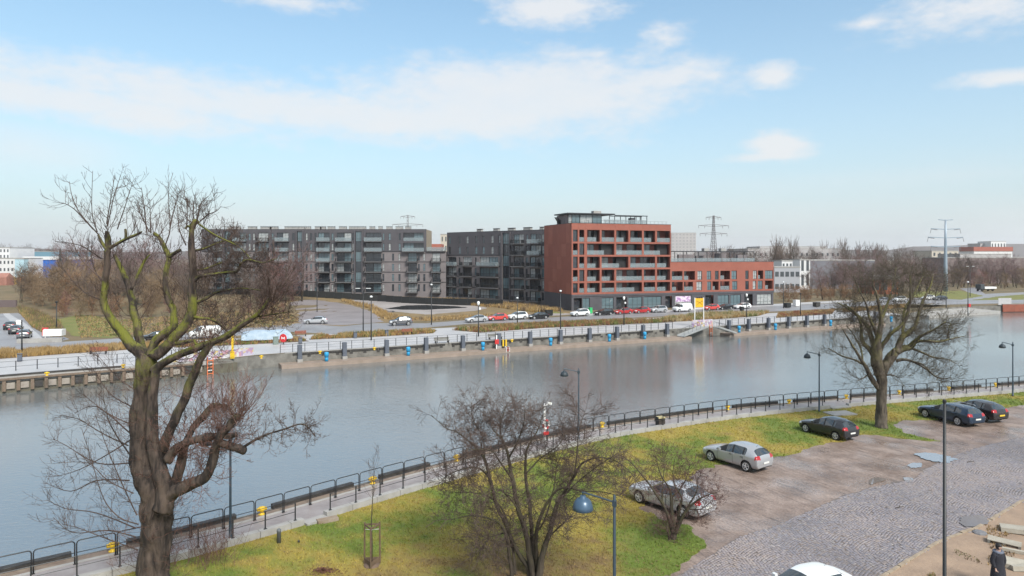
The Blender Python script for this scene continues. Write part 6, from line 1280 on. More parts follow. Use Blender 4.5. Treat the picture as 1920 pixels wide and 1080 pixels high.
for k, (kind, pm, pxx, py, deg, lb) in enumerate((
    ('sedan', p_silver2, 592, 607, 188, 'silver saloon alone on the muddy track'), ('suv', p_grey2, 751, 610, 200, 'grey crossover driving alone on the far road'), ('sedan', p_silver2, 893, 604, 208, 'silver saloon first in the far row, before the red hatchback'), ('hatch', p_red2, 932, 601, 208, 'bright red hatchback between the silver saloon and the white off-roader'), ('suv', p_white, 970, 599, 208, 'tall white off-roader between a red and a black car'), ('sedan', p_black, 1009, 598, 208, 'black saloon just left of the black bin'),
    ('suv', p_white, 1087, 593, 207, 'white crossover left of the green wheelie bin'), ('wagon', p_black, 1131, 591, 207, 'black estate car right of the green wheelie bin'), ('sedan', p_red, 1168, 589, 207, 'dark red saloon behind the white lamp head'), ('hatch', p_red, 1202, 587.5, 207, 'dark red hatchback next to the silver off-roader'), ('suv', p_silver2, 1234, 586, 207, 'silver off-roader left of the white van'), ('van', p_white, 1279, 584.5, 206, 'white delivery van left of the yellow board'),
    ('hatch', p_red2, 1333, 581.5, 206, 'bright red hatchback right of the yellow board'), ('sedan', p_black, 1358, 580.5, 206, 'black saloon between the red hatchback and the white estate'), ('wagon', p_white, 1391, 579, 206, 'white estate car last in the far row'),
    ('van', p_white, 384, 634, 205, 'white van behind the fork of the pollarded tree'), ('hatch', p_black, 288, 640, 205, 'black hatchback behind the thick pollarded trunk'), ('sedan', p_black, 20, 617, 118, 'black saloon farthest up the left side road'), ('sedan', p_dk, 30, 625, 118, 'charcoal saloon in the middle of the three cars on the left side road'), ('hatch', p_grey2, 46, 634, 118, 'dark grey hatchback nearest the white lamp plate on the left side road'),
    ('suv', p_white, 1686, 566, 205, 'white off-roader behind the middle of the great tree crown'), ('hatch', p_white, 1740, 562, 200, 'white hatchback behind the right side of the great tree crown'), ('sedan', p_dk, 1762, 563, 200, 'dark saloon just left of the tubular pylon foot'), ('hatch', p_silver, 1655, 567, 205, 'silver hatchback behind the left side of the great tree crown'))):
    g = G(pxx, py); c = 'van' if kind == 'van' else 'car'; car(kind, pm, (g.x, g.y, g.z + .03), deg, lb, c, 'cars on the far bank', far=True)
# ================================================================= STREET FURNITURE AND SMALL THINGS
m_lamp = mat('lamp_blue_grey', (.030, .050, .068), .45, .2); m_shade = mat('lamp_shade_blue', (.050, .095, .15), .38, .2, coat=.2); m_shade2 = mat('lamp_shade_dark', (.024, .036, .046), .55, .1); m_pole = mat('black_pole', (.018, .020, .022), .45, .2); m_white = mat('white_enamel', (.74, .74, .73), .4); m_lite = mat('lamp_glass', (.7, .72, .72), .2)
def lamp_mesh():
    p = MB(); p.lathe([(.11, 0), (.11, .04), (.075, .07), (.07, 1.0), (.058, 1.05), (.045, 4.95), (.0, 5.0)], 10)
    a = MB(); a.tube([(0, 0, 4.72), (-.28, 0, 4.80), (-1.02, 0, 4.98), (-1.1, 0, 4.98)], .032, 8); a.tube([(-1.06, 0, 5.0), (-1.06, 0, 4.86)], .022, 6); a.box(-.07, .07, -.07, .07, 4.60, 4.78)
    s = MB(); pr = [(.03, 4.88), (.10, 4.87), (.11, 4.80), (.20, 4.77), (.29, 4.67), (.335, 4.52), (.35, 4.40), (.30, 4.38)]
    s.lathe([(r, z) for r, z in pr], 18, (-1.06, 0, 0)); b = MB().lathe([(.20, 4.335), (.30, 4.372)], 14, (-1.06, 0, 0)); return p.mesh('pole', m_lamp, True), a.mesh('arm', m_lamp), s.mesh('lamp_shade', m_shade, True), b.mesh('lamp_glass', m_lite)
LM = lamp_mesh()
def quay_lamp(x, y, z, rz, label, m=None):
    r = empty('street_lamp', (x, y, z), rz, label, 'lamp', 'bell lamps along the near quay'); link('pole', LM[0], r); link('arm', LM[1], r); s = link('lamp_shade', LM[2], r); link('lamp_glass', LM[3], s)
    if y > 25: s.material_slots[0].link = 'OBJECT'; s.material_slots[0].material = m_shade2; s.scale = (.8, .8, .8); s.location = (-.21, 0, .95)
for (pxx, py, rz, lb) in ((432, 1018, 8, 'bell lamp whose shade hides in the pollarded tree'), (1085, 822, 10, 'bell lamp beyond the many stemmed bush'), (1536, 771, 6, 'bell lamp left of the great bare tree'), (1899, 742, 6, 'bell lamp at the far right end of the quay')):
    g = G(pxx, py, .05); quay_lamp(g.x, g.y, .05, R(rz), 'dark ' + lb)
quay_lamp((1152 - CX) / F * 23.3, 23.3, 0, R(-12), 'nearest bell lamp with a blue shade rising in front of the lawn')
# tall dark post at the right
g = P(1771, 749, 21.5); r = empty('lamp_post', (g.x, 21.5, 0), 0, 'tall plain black post rising in front of the cobbles', 'post'); mb = MB(); mb.lathe([(.08, 0), (.08, .3), (.062, .34), (.042, g.z - .1)], 12); mb.build('pole', m_pole, r, True); MB().lathe([(.055, g.z - .1), (.055, g.z - .02), (.04, g.z)], 12).build('cap', m_pole, r)

# far lamps
def far_lamp(pxx, ytop, ybase, label, kind):
    g = G(pxx, ybase); h = (H - (ytop - HY) / F * g.y) - g.z; r = empty('street_lamp', g, 0, label, 'lamp'); mb = MB(); mb.lathe([(.11, 0), (.10, 1), (.065, h)], 8); mb.build('pole', m_pole, r, True)
    if kind == 'double':
        for s in (-1, 1): mb = MB(); mb.bar((0, 0, h - .05), (s * .9, 0, h + .05), .06); mb.build('arm', m_pole, r); mb = MB(); mb.box(min(s * .5, s * 1.3), max(s * .5, s * 1.3), -.12, .12, h + .08, h + .17); mb.build('lamp_head', m_lite, r)
    elif kind == 'white':
        mb = MB(); mb.lathe([(.10, h - .05), (.20, h + .12), (.22, h + .5), (.10, h + .62)], 10); mb.build('lamp_head', m_white, r, True)
        mb = MB(); mb.lathe([(.16, h - .75), (.18, h - .45), (.06, h - .4)], 8, (.22, 0, 0)); mb.build('loudspeaker', m_white, r)
    elif kind == 'plate': mb = MB(); mb.box(-.75, -.12, -.02, .02, h - .6, h); mb.build('plate', m_white, r); MB().box(-.12, .0, -.02, .02, h - .4, h - .3).build('bracket', m_pole, r)
    else: mb = MB(); mb.lathe([(.09, h), (.2, h + .05), (.22, h + .2), (.1, h + .3)], 8); mb.build('lamp_head', m_lite if kind == 'ball' else m_pole, r)
for a in ((681, 542, 623, 'far street lamp with two flat heads over the ochre bed', 'double'), (696, 558, 638, 'thin far post close behind the quay railing', 'ball'), (809, 535, 609, 'tall thin far lamp before the pond', 'ball'), (897, 572, 631, 'far lamp with a white head behind the first grey bench', 'white'), (594.5, 530, 585, 'thick dark pole at the edge of the mud track', 'dark'), (1051, 547, 617, 'far lamp before the left corner of the red block', 'ball'), (1170, 562, 609, 'far lamp with a white head before the dark red saloon', 'white'), (1400, 556, 595, 'far lamp with a white head before the shop floor', 'white'), (41, 600, 665, 'far lamp with a white plate at the left edge', 'plate'), (106, 568, 622, 'dark thin pole beside the left side road', 'dark'), (1469, 530, 578, 'thin dark pole on the plaza right of the red block', 'ball'), (1501, 552, 592, 'short thin pole beside the plaza bed', 'dark'), (970, 560, 607, 'thin far lamp behind the ochre clump', 'ball'), (1815, 530, 592, 'thin black lamp on the river steps', 'ball'), (1819, 500, 556, 'tall double lamp beside the right road', 'double'), (1774, 540, 578, 'short black pole left of the river steps', 'dark')): far_lamp(*a)

# far quay: pillars, blue bollards, railing
m_slate = mat('slate_pillar', (.095, .108, .135), .6, c2=(.075, .087, .112), scale=2); m_cyan = mat('cyan_paint', (.02, .30, .56), .4, c2=(.02, .26, .5), scale=4)
pm = MB().box(-.27, .27, -.27, .27, .40, 2.3).mesh('pillar', m_slate); pb = MB().box(-.33, .33, -.33, .33, 0, .40).mesh('base', m_conc); wa = math.atan2(WD.y, WD.x)
for i, x in enumerate((562, 646, 725, 799, 868, 935, 994, 1051, 1105.5, 1157, 1206, 1251, 1367, 1404, 1441, 1479, 1513, 1546, 1600, 1642)):
    t = t_of_px(x, -.55); q = Wp(t, -.55); r = empty('quay_pillar', (q.x, q.y, -1.22), wa, None, 'pillar', 'slate pillars on the far ledge'); link('shaft', pm, r); link('base', pb, r)
    r['label'] = 'square slate blue pillar standing on the far ledge against the retaining wall, ' + ('first at the left end', 'second from the left end', 'left of the first grey bench', 'right of the first grey bench', 'under the first white headed lamp', 'behind the red and white post', 'right of the ladder box', 'under the lamp by the block corner', 'left of the middle blue bollard', 'behind the third blue bollard', 'left of the fourth blue bollard', 'before the gangway recess', 'first right of the gangway recess', 'second right of the gangway recess', 'behind the blue bollard right of the recess', 'in mid of the right ledge', 'left of the red life ring post', 'by the red life ring post', 'left under the great tree crown', 'under the great tree crown')[i]
    r['label'] = r['label'].replace(' standing on the far ledge against the retaining wall,', ' on the far ledge,')
cb = MB().lathe([(.24, 0), (.24, .5), (.22, .52), (.22, .58), (.30, .60), (.30, 1.15), (.24, 1.22), (.1, 1.26)], 14).mesh('blue_bollard', m_cyan, True)
for i, (x, y) in enumerate(((620, 682), (778, 671.5), (918, 660.5), (1041, 650), (1151, 642), (1216, 637), (1456, 619), (1552, 611), (1675, 604), (1405, 626))):
    g = G(x, y, -1.22); t = (Vector((g.x, g.y)) - W0).dot(WD); q = Wp(t, -1.5); o = link('mooring_bollard', cb, None, (q.x, q.y, -1.22)); tag(o, 'bright blue mooring bollard on the far ledge ' + ('near its left end', 'before the first grey bench', 'left of the red and white post', 'before the lamp by the block corner', 'left of the gangway recess, third from it', 'nearest the gangway recess at its left', 'in mid of the right ledge', 'beside the red life ring post', 'behind the great tree crown', 'nearest the gangway recess at its right')[i], 'bollard', 'blue bollards on the far ledge')
def far_railing():
    root = empty('promenade_railing', (0, 0, 0), 0, 'thin black steel railing along the top of the far retaining wall', 'railing'); pm = MB().box(-.035, .035, -.035, .035, 0, 1.12).mesh('post', m_steel); pts = [Wp(t, .25) for t in frange(-2.5, 128, 1.6)]
    for i, p in enumerate(pts):
        t = -2.5 + 1.6 * i
        if tl1 - 1 < t < tl2: continue
        link('post', pm, root, (p.x, p.y, .06), wa)
        if i < len(pts) - 1 and not tl1 - 2.6 < t < tl2:
            mb = MB(); q = pts[i + 1]
            for z in (.45, .80, 1.14): mb.tube([(p.x, p.y, z + .03), (q.x, q.y, z + .03)], .010 if z < 1 else .018, 4)
            mb.build('rail', m_steel, root)
    r2 = empty('promenade_railing', (0, 0, 0), 0, 'thin steel railing along the inner edge of the left far quay', 'railing'); q = resample(offset([(-62, 69.4)] + LEFTQ[:5], 4.2), 2.0)
    for a, b in zip(q, q[1:]):
        link('post', pm, r2, (a.x, a.y, .0)); mb = MB()
        for z in (.5, 1.1): mb.tube([(a.x, a.y, z), (b.x, b.y, z)], .018, 4)
        mb.build('rail', m_steel, r2)
far_railing()
# yellow bollards of the far quay
for i, (x, y, lb) in enumerate(((88, 704, 'yellow bollard on the left far quay coping'), (231, 689, 'yellow bollard behind the pollarded trunk on the far coping'), (600, 663, 'small yellow bollard behind the far railing near its left end'), (702, 656, 'small yellow bollard behind the far railing before the thin post'), (490, 672, 'yellow bollard right of the ladder mural'), (960, 641, 'small yellow bollard behind the far railing by the ladder box'))):
    g = G(x, y, .05); tag(link('mooring_bollard', bme, None, (g.x, g.y, .05), R(30)), lb, 'bollard')
# benches
def bench(pxx, py, label, m, w=2.2, rz=wa, back=True):
    g = G(pxx, py); r = empty('bench', g, rz, label, 'bench')
    for k in range(3): MB().box(-w / 2, w / 2, -.22 + k * .155, -.08 + k * .155, .42, .46).build('seat_slat', m, r)
    if back:
        for k in range(3): MB().box(-w / 2, w / 2, .26, .30, .52 + k * .14, .64 + k * .14).build('back_slat', m, r)
    for s in (-1, 1): MB().box(s * w * .42 - .04, s * w * .42 + .04, -.2, .255, 0, .42).build('leg', m_steel, r); MB().box(s * w * .42 - .03, s * w * .42 + .03, .302, .34, .1, .95).build('back_post', m_steel, r)
m_bgrey = mat('grey_wood', (.21, .205, .185), .85, c2=(.16, .155, .14), scale=5); m_bred = mat('red_brown_wood', (.26, .085, .05), .75, c2=(.2, .065, .04), scale=5)
bench(829, 644, 'grey slatted bench on the promenade left of the white headed lamp', m_bgrey, 2.4); bench(929, 637, 'grey slatted bench behind the red and white post', m_bgrey, 2.4)
bench(184, 664, 'red brown bench at the ochre bed left of the pollarded trunk', m_bred, 2.2, R(10)); bench(564, 631, 'red brown bench in the bed near the red round sign', m_bred, 1.8); bench(764, 627, 'red brown bench at the right end of the ochre bed', m_bred, 1.8)
# litter bins on the promenade
for x, y, lb in ((37, 678, 'grey litter bin beneath the lamp with the white plate'), (563, 645, 'grey litter bin right of the red round sign'), (666, 634, 'grey litter bin at the middle of the ochre bed'), (725, 630, 'grey litter bin left of the end red bench')):
    g = G(x, y); r = empty('litter_bin', g, wa, lb, 'bin'); MB().box(-.24, .24, -.24, .24, .05, .85).build('bin_body', m_slate, r); MB().box(-.27, .27, -.27, .27, .95, 1.0).build('bin_roof', m_slate, r)
    for sx in (-1, 1): MB().box(sx * .22 - .02, sx * .22 + .02, -.2, .2, .86, .95).build('bin_bracket', m_slate, r)
# round red sign with white mark
g = G(531, 646); r = empty('round_sign', (g.x, g.y, 0), R(-20), 'round red sign with a white mark at the left end of the bed', 'sign'); m_sred = mat('sign_red', (.55, .025, .03), .45)
bm_ = MB(); bm_.tube([(0, -.02, .95), (0, .03, .95)], .62, 20); bm_.build('disc', m_sred, r); MB().box(-.05, .05, .035, .11, 0, .9).build('post', m_steel, r)
mb = MB(); mb.box(-.30, -.20, -.035, -.021, .76, 1.14); mb.box(.20, .30, -.035, -.021, .76, 1.14); mb.box(-.2, -.08, -.035, -.021, .90, 1.06); mb.box(.08, .2, -.035, -.021, .90, 1.06); mb.box(-.08, .08, -.034, -.021, .84, .98); mb.build('mark', m_white, r)
g = G(517, 646); tag(MB().box(-.35, .35, -.25, .25, 0, 1.1).box(-.38, .38, -.28, .28, 1.101, 1.16).build('utility_cabinet', mat('grey_green_cabinet', (.16, .20, .18), .6), None, False, (g.x, g.y, .01), wa), 'grey green cabinet beside the red round sign', 'cabinet')
# yellow navigation board on its white frame
def nav_board():
    t = t_of_px(1311, 1.2); q = Wp(t, 1.2); r = empty('navigation_board', (q.x, q.y, 0), wa - R(12), 'yellow navigation board with crossed black arrows on a white frame', 'sign'); s = F / q.y; zt = H - (558 - HY) / F * q.y; zb = H - (576 - HY) / F * q.y; w = .92; my = mat('board_yellow', (.72, .40, .015), .5)
    MB().box(-w + .08, w - .08, -.02, .02, zb, zt - .1).build('board', my, r)
    for sx in (-1, 1): MB().box(sx * w - .06, sx * w + .06, -.06, .06, 0, zt).build('post', m_white, r)
    MB().box(-w + .061, w - .061, -.05, .05, zb - .22, zb - .1).build('crossbar', m_white, r)
    mk = mat('black_paint_mark', (.012, .012, .012), .6); m = MB(); c = (zb + zt) / 2 - .05; m.bar((-.62, -.028, c + .38), (.2, -.028, c - .02), .10, .012); m.bar((-.62, -.03, c - .42), (.62, -.03, c + .34), .10, .012); m.bar((.1, -.032, c + .02), (.66, -.032, c - .42), .10, .012); m.build('crossed_mark', mk, r)
    m = MB(); m.bar((.62, -.03, c + .34), (.40, -.03, c + .34), .09, .012); m.bar((.62, -.03, c + .36), (.62, -.03, c + .12), .012, .09); m.build('arrow_head', mk, r)
    for i, x in enumerate((-.35, .05, .48)): MB().box(x - .08, x + .08, -.1, .1, zt - .095, zt + .12 + .05 * i).build('spotlight', m_steel, r)
nav_board()
# gangway recess with ramps and ladder
m_alu = mat('grey_ramp', (.33, .34, .34), .5, c2=(.26, .27, .27), scale=2); m_lad = mat('orange_ladder', (.62, .16, .06), .5); m_redw = mat('signal_red', (.50, .03, .03), .5)
def ramp(px0, py0, z0, px1, py1, z1, label, w=1.3):
    a, b = G(px0, py0, z0), G(px1, py1, z1); r = empty('gangway', (a.x, a.y, z0), 0, label, 'gangway'); a = Vector((0, 0, 0)); b = Vector((b.x, b.y, z1)) - Vector((r.location.x, r.location.y, z0)); d = b.normalized(); sd_ = Vector((0, 0, 1)).cross(d).normalized() * w / 2
    mb = MB(); mb.bar(a, b, w, .08); mb.build('deck', m_alu, r)
    for s in (-1, 1):
        o = sd_ * s; mb = MB(); mb.bar(a + o + Vector((0, 0, .16)), b + o + Vector((0, 0, .16)), .06, .24); mb.build('side_beam', m_alu, r); mb = MB(); n = 6
        for k in range(n + 1): p = a.lerp(b, k / n) + o; mb.bar(p + Vector((0, 0, .28)), p + Vector((0, 0, 1.0)), .035)
        mb.bar(a + o + Vector((0, 0, 1.02)), b + o + Vector((0, 0, 1.02)), .045); mb.build('handrail', m_steel, r)
ramp(1276, 631, -1.15, 1322, 613, .1, 'sloping grey gangway at the left of the recess under the yellow board', 1.5); ramp(1377, 625, -1.15, 1343, 614, .1, 'sloping grey gangway at the right of the recess under the yellow board', 1.3)
def ladder(pxx, lab, t=None, d=-.12, h0=-1.75, h1=.55):
    if t is None: t = t_of_px(pxx, d)
    q = Wp(t, d); r = empty('quay_ladder', (q.x, q.y, 0), wa, lab, 'ladder')
    for s in (-1, 1): MB().box(s * .28 - .04, s * .28 + .04, -.05, .03, h0, h1).build('stile', m_lad, r)
    for z in frange(h0 + .2, h1, .36): MB().box(-.238, .238, -.04, .02, z, z + .07).build('rung', m_white if int(z * 10) % 2 else m_lad, r)
ladder(1333, 'orange safety ladder in the recess under the yellow board'); 
q = Vector((-37.6, 86.1)); r = empty('quay_ladder', (q.x, q.y, 0), R(42), 'orange and white safety ladder under the painted mural', 'ladder')
for s in (-1, 1): MB().box(s * .33 - .05, s * .33 + .05, -.38, -.31, -1.8, .5).build('stile', m_lad, r)
for k, z in enumerate(frange(-1.6, .5, .4)): MB().box(-.278, .278, -.37, -.31, z, z + .09).build('rung', m_white if k % 2 else m_lad, r)
# life ring posts
def life_post(t, label, d=-.5, z0=-1.22):
    q = Wp(t, d); r = empty('life_ring_post', (q.x, q.y, z0), wa, label, 'rescue post'); MB().box(-.09, .09, -.06, .06, 0, 2.1).build('post', m_white, r); MB().box(-.32, .32, -.16, -.061, .75, 1.45).build('ring_box', m_redw, r)
life_post(t_of_px(931, -.9), 'red and white rescue post on the far ledge by the grey bench', -.9); life_post(t_of_px(1545, -.3), 'red rescue post on the right part of the far ledge', -.3)
g = G(1816, 586); r = empty('life_ring_post', (g.x, g.y, 0), wa, 'red rescue box on a white post at the river steps', 'rescue post'); MB().box(-.08, .08, -.06, .06, 0, 1.3).build('post', m_white, r); MB().box(-.38, .38, -.3, .1, 1.301, 2.0).build('ring_box', m_redw, r)
g = G(85, 633); r = empty('life_ring_post', (g.x, g.y, 0), wa, 'red rescue box beside the white concrete block at the left road', 'rescue post'); MB().box(-.08, .08, -.06, .06, 0, .9).build('post', m_white, r); MB().box(-.42, .42, -.3, .1, .35, 1.6).build('ring_box', m_redw, r); MB().box(-.2, .2, -.33, -.301, .9, 1.4).build('mark', m_white, r)
tq = t_of_px(944, -.6); q = Wp(tq, -.6); r = empty('ladder_box', (q.x, q.y, -1.22), wa, 'yellow and black hatched ladder box on the far ledge', 'ladder box')
for k in range(4): MB().box(-.5 + k * .25, -.26 + k * .25, -.2, .2, .3, 1.3).build('panel', m_yel if k % 2 else m_pole, r)
q = Wp(tq - .2, -2.2); r = empty('quay_ladder', (q.x, q.y, -1.22), wa, 'white and red ladder head at the edge of the far ledge', 'ladder')
for s in (-1, 1): MB().tube([(s * .28, -.28, -.4), (s * .28, -.28, .35), (s * .28, .1, .45), (s * .28, .25, 0)], .05, 6).build('stile', m_white, r)
for z in (-.2, .05, .28): MB().box(-.225, .225, -.33, -.24, z, z + .06).build('rung', m_redw, r)
# painted mural on the quay corner
m_mur = bpy.data.materials.new('painted_mural'); m_mur.use_nodes = True
def mural_nodes():
    nt = m_mur.node_tree; N = nt.nodes; L = nt.links; b = N['Principled BSDF']; tc = N.new('ShaderNodeTexCoord'); v = N.new('ShaderNodeTexVoronoi'); v.inputs['Scale'].default_value = 2.6; L.new(tc.outputs['Object'], v.inputs['Vector']); cr = N.new('ShaderNodeValToRGB'); sp = N.new('ShaderNodeSeparateColor'); L.new(v.outputs['Color'], sp.inputs[0]); L.new(sp.outputs[0], cr.inputs[0]); e = cr.color_ramp; e.interpolation = 'CONSTANT'
    for i, c in enumerate(((.45, .40, .44), (.42, .24, .29), (.40, .37, .46), (.50, .49, .5), (.48, .37, .16), (.32, .24, .36))):
        el = e.elements[i] if i < 2 else e.elements.new(i / 6); el.position = i / 6; el.color = (*c, 1)
    L.new(cr.outputs[0], b.inputs['Base Color']); b.inputs['Roughness'].default_value = .6
mural_nodes()
mc = [(-41.2, 84.0), (-38.4, 86.2), (-35.6, 88.7), (-33.6, 90.9)]
r = empty('mural_wall', (0, 0, 0), 0, 'low wall with a pink and lilac painted mural at the quay corner', 'wall')
for a, b in zip(mc, mc[1:]): mb = MB(); strip(mb, [a, b], .62, .80, .0, .95); mb.build('panel', m_mur, r)
r = empty('mural_wall', (0, 0, 0), 0, 'low wall painted in pink behind the recess under the yellow board', 'wall'); mb = MB(); strip(mb, [tuple(Wp(t_of_px(1298, .6), .6)), tuple(Wp(t_of_px(1336, .6), .6))], 0, .15, .03, 1.3); mb.build('panel', m_mur, r)
g = G(436, 672); r = empty('gauge_post', (g.x, g.y, 0), 0, 'yellow water gauge post above the ladder mural', 'post'); MB().box(-.13, .13, -.05, .05, 0, 3.2).build('post', m_yel, r); MB().box(-.28, .28, -.09, -.051, 0, .9).build('plate', m_yel, r)
# blue tarpaulin covered trailer and plaza containers
g = G(500, 640); r = empty('covered_trailer', (g.x, g.y, .03), R(22), 'long low trailer under a pale blue tarpaulin behind the tree limbs', 'trailer'); m_tarp = mat('blue_tarpaulin', (.28, .38, .48), .5, c2=(.42, .5, .57), scale=1.2, bump=.05, bscale=3)
mb = MB(); prof = [(-3.6, .35, .9), (-3.3, .35, 1.35), (-1.5, .3, 1.6), (.5, .3, 1.5), (2.8, .3, 1.55), (3.5, .35, 1.1), (3.7, .35, .7)]
for x, a, b in prof: mb.v += [(x, -1.05, a), (x, -.9, b), (x, .9, b + .1), (x, 1.05, a)]
for i in range(6):
    for j in range(4): k = i * 4; mb.f.append((k + j, k + 4 + j, k + 4 + (j + 1) % 4, k + (j + 1) % 4)); mb.m.append(0)
mb.f += [(0, 1, 2, 3), (27, 26, 25, 24)]; mb.m += [0, 0]; mb.build('tarpaulin', m_tarp, r)
for x in (-1.6, 1.4):
    for s in (-1, 1): o = MB().tube([(x, s * .75, .33), (x, s * .98, .33)], .33, 14).build('wheel', m_tyre, r)
for (x, y, w, h, d, m, lb, nm, ct) in ((1029, 592, 1.5, 1.15, 1.0, m_pole, 'black waste container at the left foot of the red block', 'waste_container', 'container'), (1107, 588, .65, 1.25, .7, mat('bright_green_plastic', (.03, .42, .13), .5), 'bright green wheelie bin between white crossover and black estate', 'wheelie_bin', 'bin'), (1476, 577, 1.5, 1.1, 1.1, m_pole, 'black container left of the pale block on the plaza', 'waste_container', 'container'), (1493, 574, 1.4, 1.5, 1.0, m_white, 'pale concrete block between two black containers', 'concrete_block', 'block'), (1531, 575.5, 1.5, 1.1, 1.1, m_timber, 'dark brown container right of the pale block on the plaza', 'waste_container', 'container'), (1391, 583, .8, .9, .6, m_pole, 'small black bin right of the white estate car', 'waste_bin', 'bin')):
    g = G(x, y); r = empty(nm, (g.x, g.y, g.z + .03), wa, lb, ct); MB().box(-w / 2, w / 2, -d / 2, d / 2, .08, h).build('bin_body', m, r); MB().box(-w / 2 - .04, w / 2 + .04, -d / 2 - .04, d / 2 + .04, h + .001, h + .08).build('lid', m, r)
    for sx in (-1, 1): MB().box(sx * w * .38 - .06, sx * w * .38 + .06, -.2, .2, 0, .079).build('foot', m_pole, r)
g = G(102, 637); r = empty('concrete_block', (g.x, g.y, 0), R(12), 'white concrete block at the junction of the left side road', 'block'); MB().box(-1.3, 1.3, -.8, .8, .65, 1.6).build('upper_block', m_white, r); 
g = G(78, 642); tag(MB().box(-3.2, 2.8, -.25, .25, 0, .62).build('low_wall', m_conc, None, False, (g.x, g.y, 0), R(14)), 'low pale concrete wall beneath the white block at the left road', 'wall')
# orange quay wall and white boards at the right
a, b = Vector((129, 184.2)), Vector((140, 185.6)); d = (b - a); r = empty('orange_barrier', (a.x + 3, a.y + 1, 0), math.atan2(d.y, d.x), 'orange red flood barrier wall at the right bend of the river', 'barrier')
for k in range(5): MB().box(-4 + k * 3.3, -.75 + k * 3.3, -3.3, -3.1, -1.6, .35).build('panel', mat('orange_barrier_paint', (.27, .075, .04), .6, c2=(.2, .06, .035), scale=1), r)
MB().box(-4.2, 13, -3.35, -2.9, .351, .5).build('coping', m_conc, r)
g = G(1884, 573); r = empty('white_hoarding', (g.x, g.y, 0), R(8), 'white hoarding boards behind the orange barrier', 'hoarding')
for k in range(4): MB().box(-1.9 + k * .96, -.96 + k * .96, -.03, .03, .2, 2.0).build('board', m_pale, r)
# tubular pylon and lattice pylons
m_pyl = mat('pylon_blue_grey', (.27, .33, .39), .45, .3); m_lat = mat('lattice_steel', (.16, .15, .155), .6, .2)
def tube_pylon():
    g = G(1773, 546); h = H - (412 - HY) / F * g.y; s = g.y / F; r = empty('power_pylon', (g.x, g.y, 0), R(6), 'pale blue tubular power pylon with three pairs of arms', 'pylon'); mb = MB(); mb.lathe([(.78, 0), (.64, h * .35), (.45, h * .7), (.30, h)], 14); mb.build('mast', m_pyl, r, True)
    for y, w in ((412, 14), (430, 29), (446, 35), (463, 29)):
        z = H - (y - HY) / F * g.y
        for sg in (-1, 1):
            e = sg * w * s; mb = MB(); mb.bar((0, 0, z + (0 if y > 412 else -.2)), (e, 0, z + .25 if y > 412 else z), .30, .30); mb.build('arm', m_pyl, r)
            if y > 412: mb = MB(); mb.bar((e, 0, z + .1), (e - sg * 2.4, 0, z - .2), .22); mb.bar((e, 0, z + .1), (e + sg * .4, 0, z - 1.5), .10); mb.build('insulator', m_lat, r)
tube_pylon()
def lattice(pxx, ytop, Y, arms, label):
    x = (pxx - CX) / F * Y; s = Y / F; zt = H - (ytop - HY) / F * Y; r = empty('power_pylon', (x, Y, 0), R(10), label, 'pylon'); mb = MB(); n = 14; bw = lambda z: .45 + 3.0 * (1 - z / zt) ** 1.5
    for sx in (-1, 1):
        for sy in (-1, 1):
            for k in range(n): z0, z1 = zt * k / n, zt * (k + 1) / n; mb.bar((sx * bw(z0), sy * bw(z0), z0), (sx * bw(z1), sy * bw(z1), z1), .26)
    for k in range(n):
        z0, z1 = zt * k / n, zt * (k + 1) / n; b0, b1 = bw(z0), bw(z1)
        for sy in (-1, 1): mb.bar((-b0, sy * b0, z0), (b1, sy * b1, z1), .16); mb.bar((b0, sy * b0, z0), (-b1, sy * b1, z1), .16); mb.bar((sy * b0, -b0, z0), (sy * b1, b1, z1), .16)
    mb.build('mast', m_lat, r)
    for y, w in arms:
        z = H - (y - HY) / F * Y
        for sg in (-1, 1): e = sg * w * s; mb = MB(); mb.bar((0, 0, z + .9), (e, 0, z), .28); mb.bar((0, 0, z - .7), (e, 0, z), .28); mb.bar((e * .5, 0, z + .4), (e * .5, 0, z - .4), .2); mb.build('arm', m_lat, r); mb = MB(); mb.bar((e, 0, z), (e, 0, z - 2.0), .22); mb.bar((e * .6, 0, z - .2), (e * .6, 0, z - 2.0), .22); mb.build('insulator', m_lat, r)
lattice(1338, 404, 520, [(407.5, 15), (423, 30), (438, 27)], 'grey lattice power pylon behind the red wing'); lattice(764.5, 403, 560, [(406, 13), (421, 28)], 'grey lattice power pylon behind the long grey block')
# right road: small white flatbed lorry
g = G(1849, 546); r = empty('flatbed_lorry', (g.x, g.y, .03), R(20), 'small white flatbed lorry on the right road', 'lorry'); MB().box(-4.2, -2.2, -1, 1, .9, 2.6).build('cab', mat('lorry_dark', (.05, .06, .07), .4), r); MB().box(-2.1, 4, -1.1, 1.1, .9, 1.6).build('flatbed', m_white, r); MB().box(-4.0, 3.9, -.5, .5, .55, .899).build('chassis', m_pole, r)
for x in (-3.2, 2.2):
    for s in (-1, 1): MB().tube([(x, s * .7, .45), (x, s * 1.02, .45)], .45, 14).build('wheel', m_tyre, r)

# near lawn and quay small things
g = G(523, 1018); r = empty('marker_post', (g.x, g.y, 0), 0, 'grey round marker post on the lawn beside the kerb gap', 'post'); MB().lathe([(.09, 0), (.09, .5), (.10, .51), (.10, .60), (.06, .64)], 12).build('post', mat('grey_post', (.12, .13, .14), .6), r, True)
g = G(560, 1018); tag(MB().lathe([(.05, 0), (.05, .10), (.03, .13)], 8).build('ground_light', m_pole, None, False, (g.x, g.y, 0)), 'tiny black ground spotlight on the lawn near the marker post', 'light')
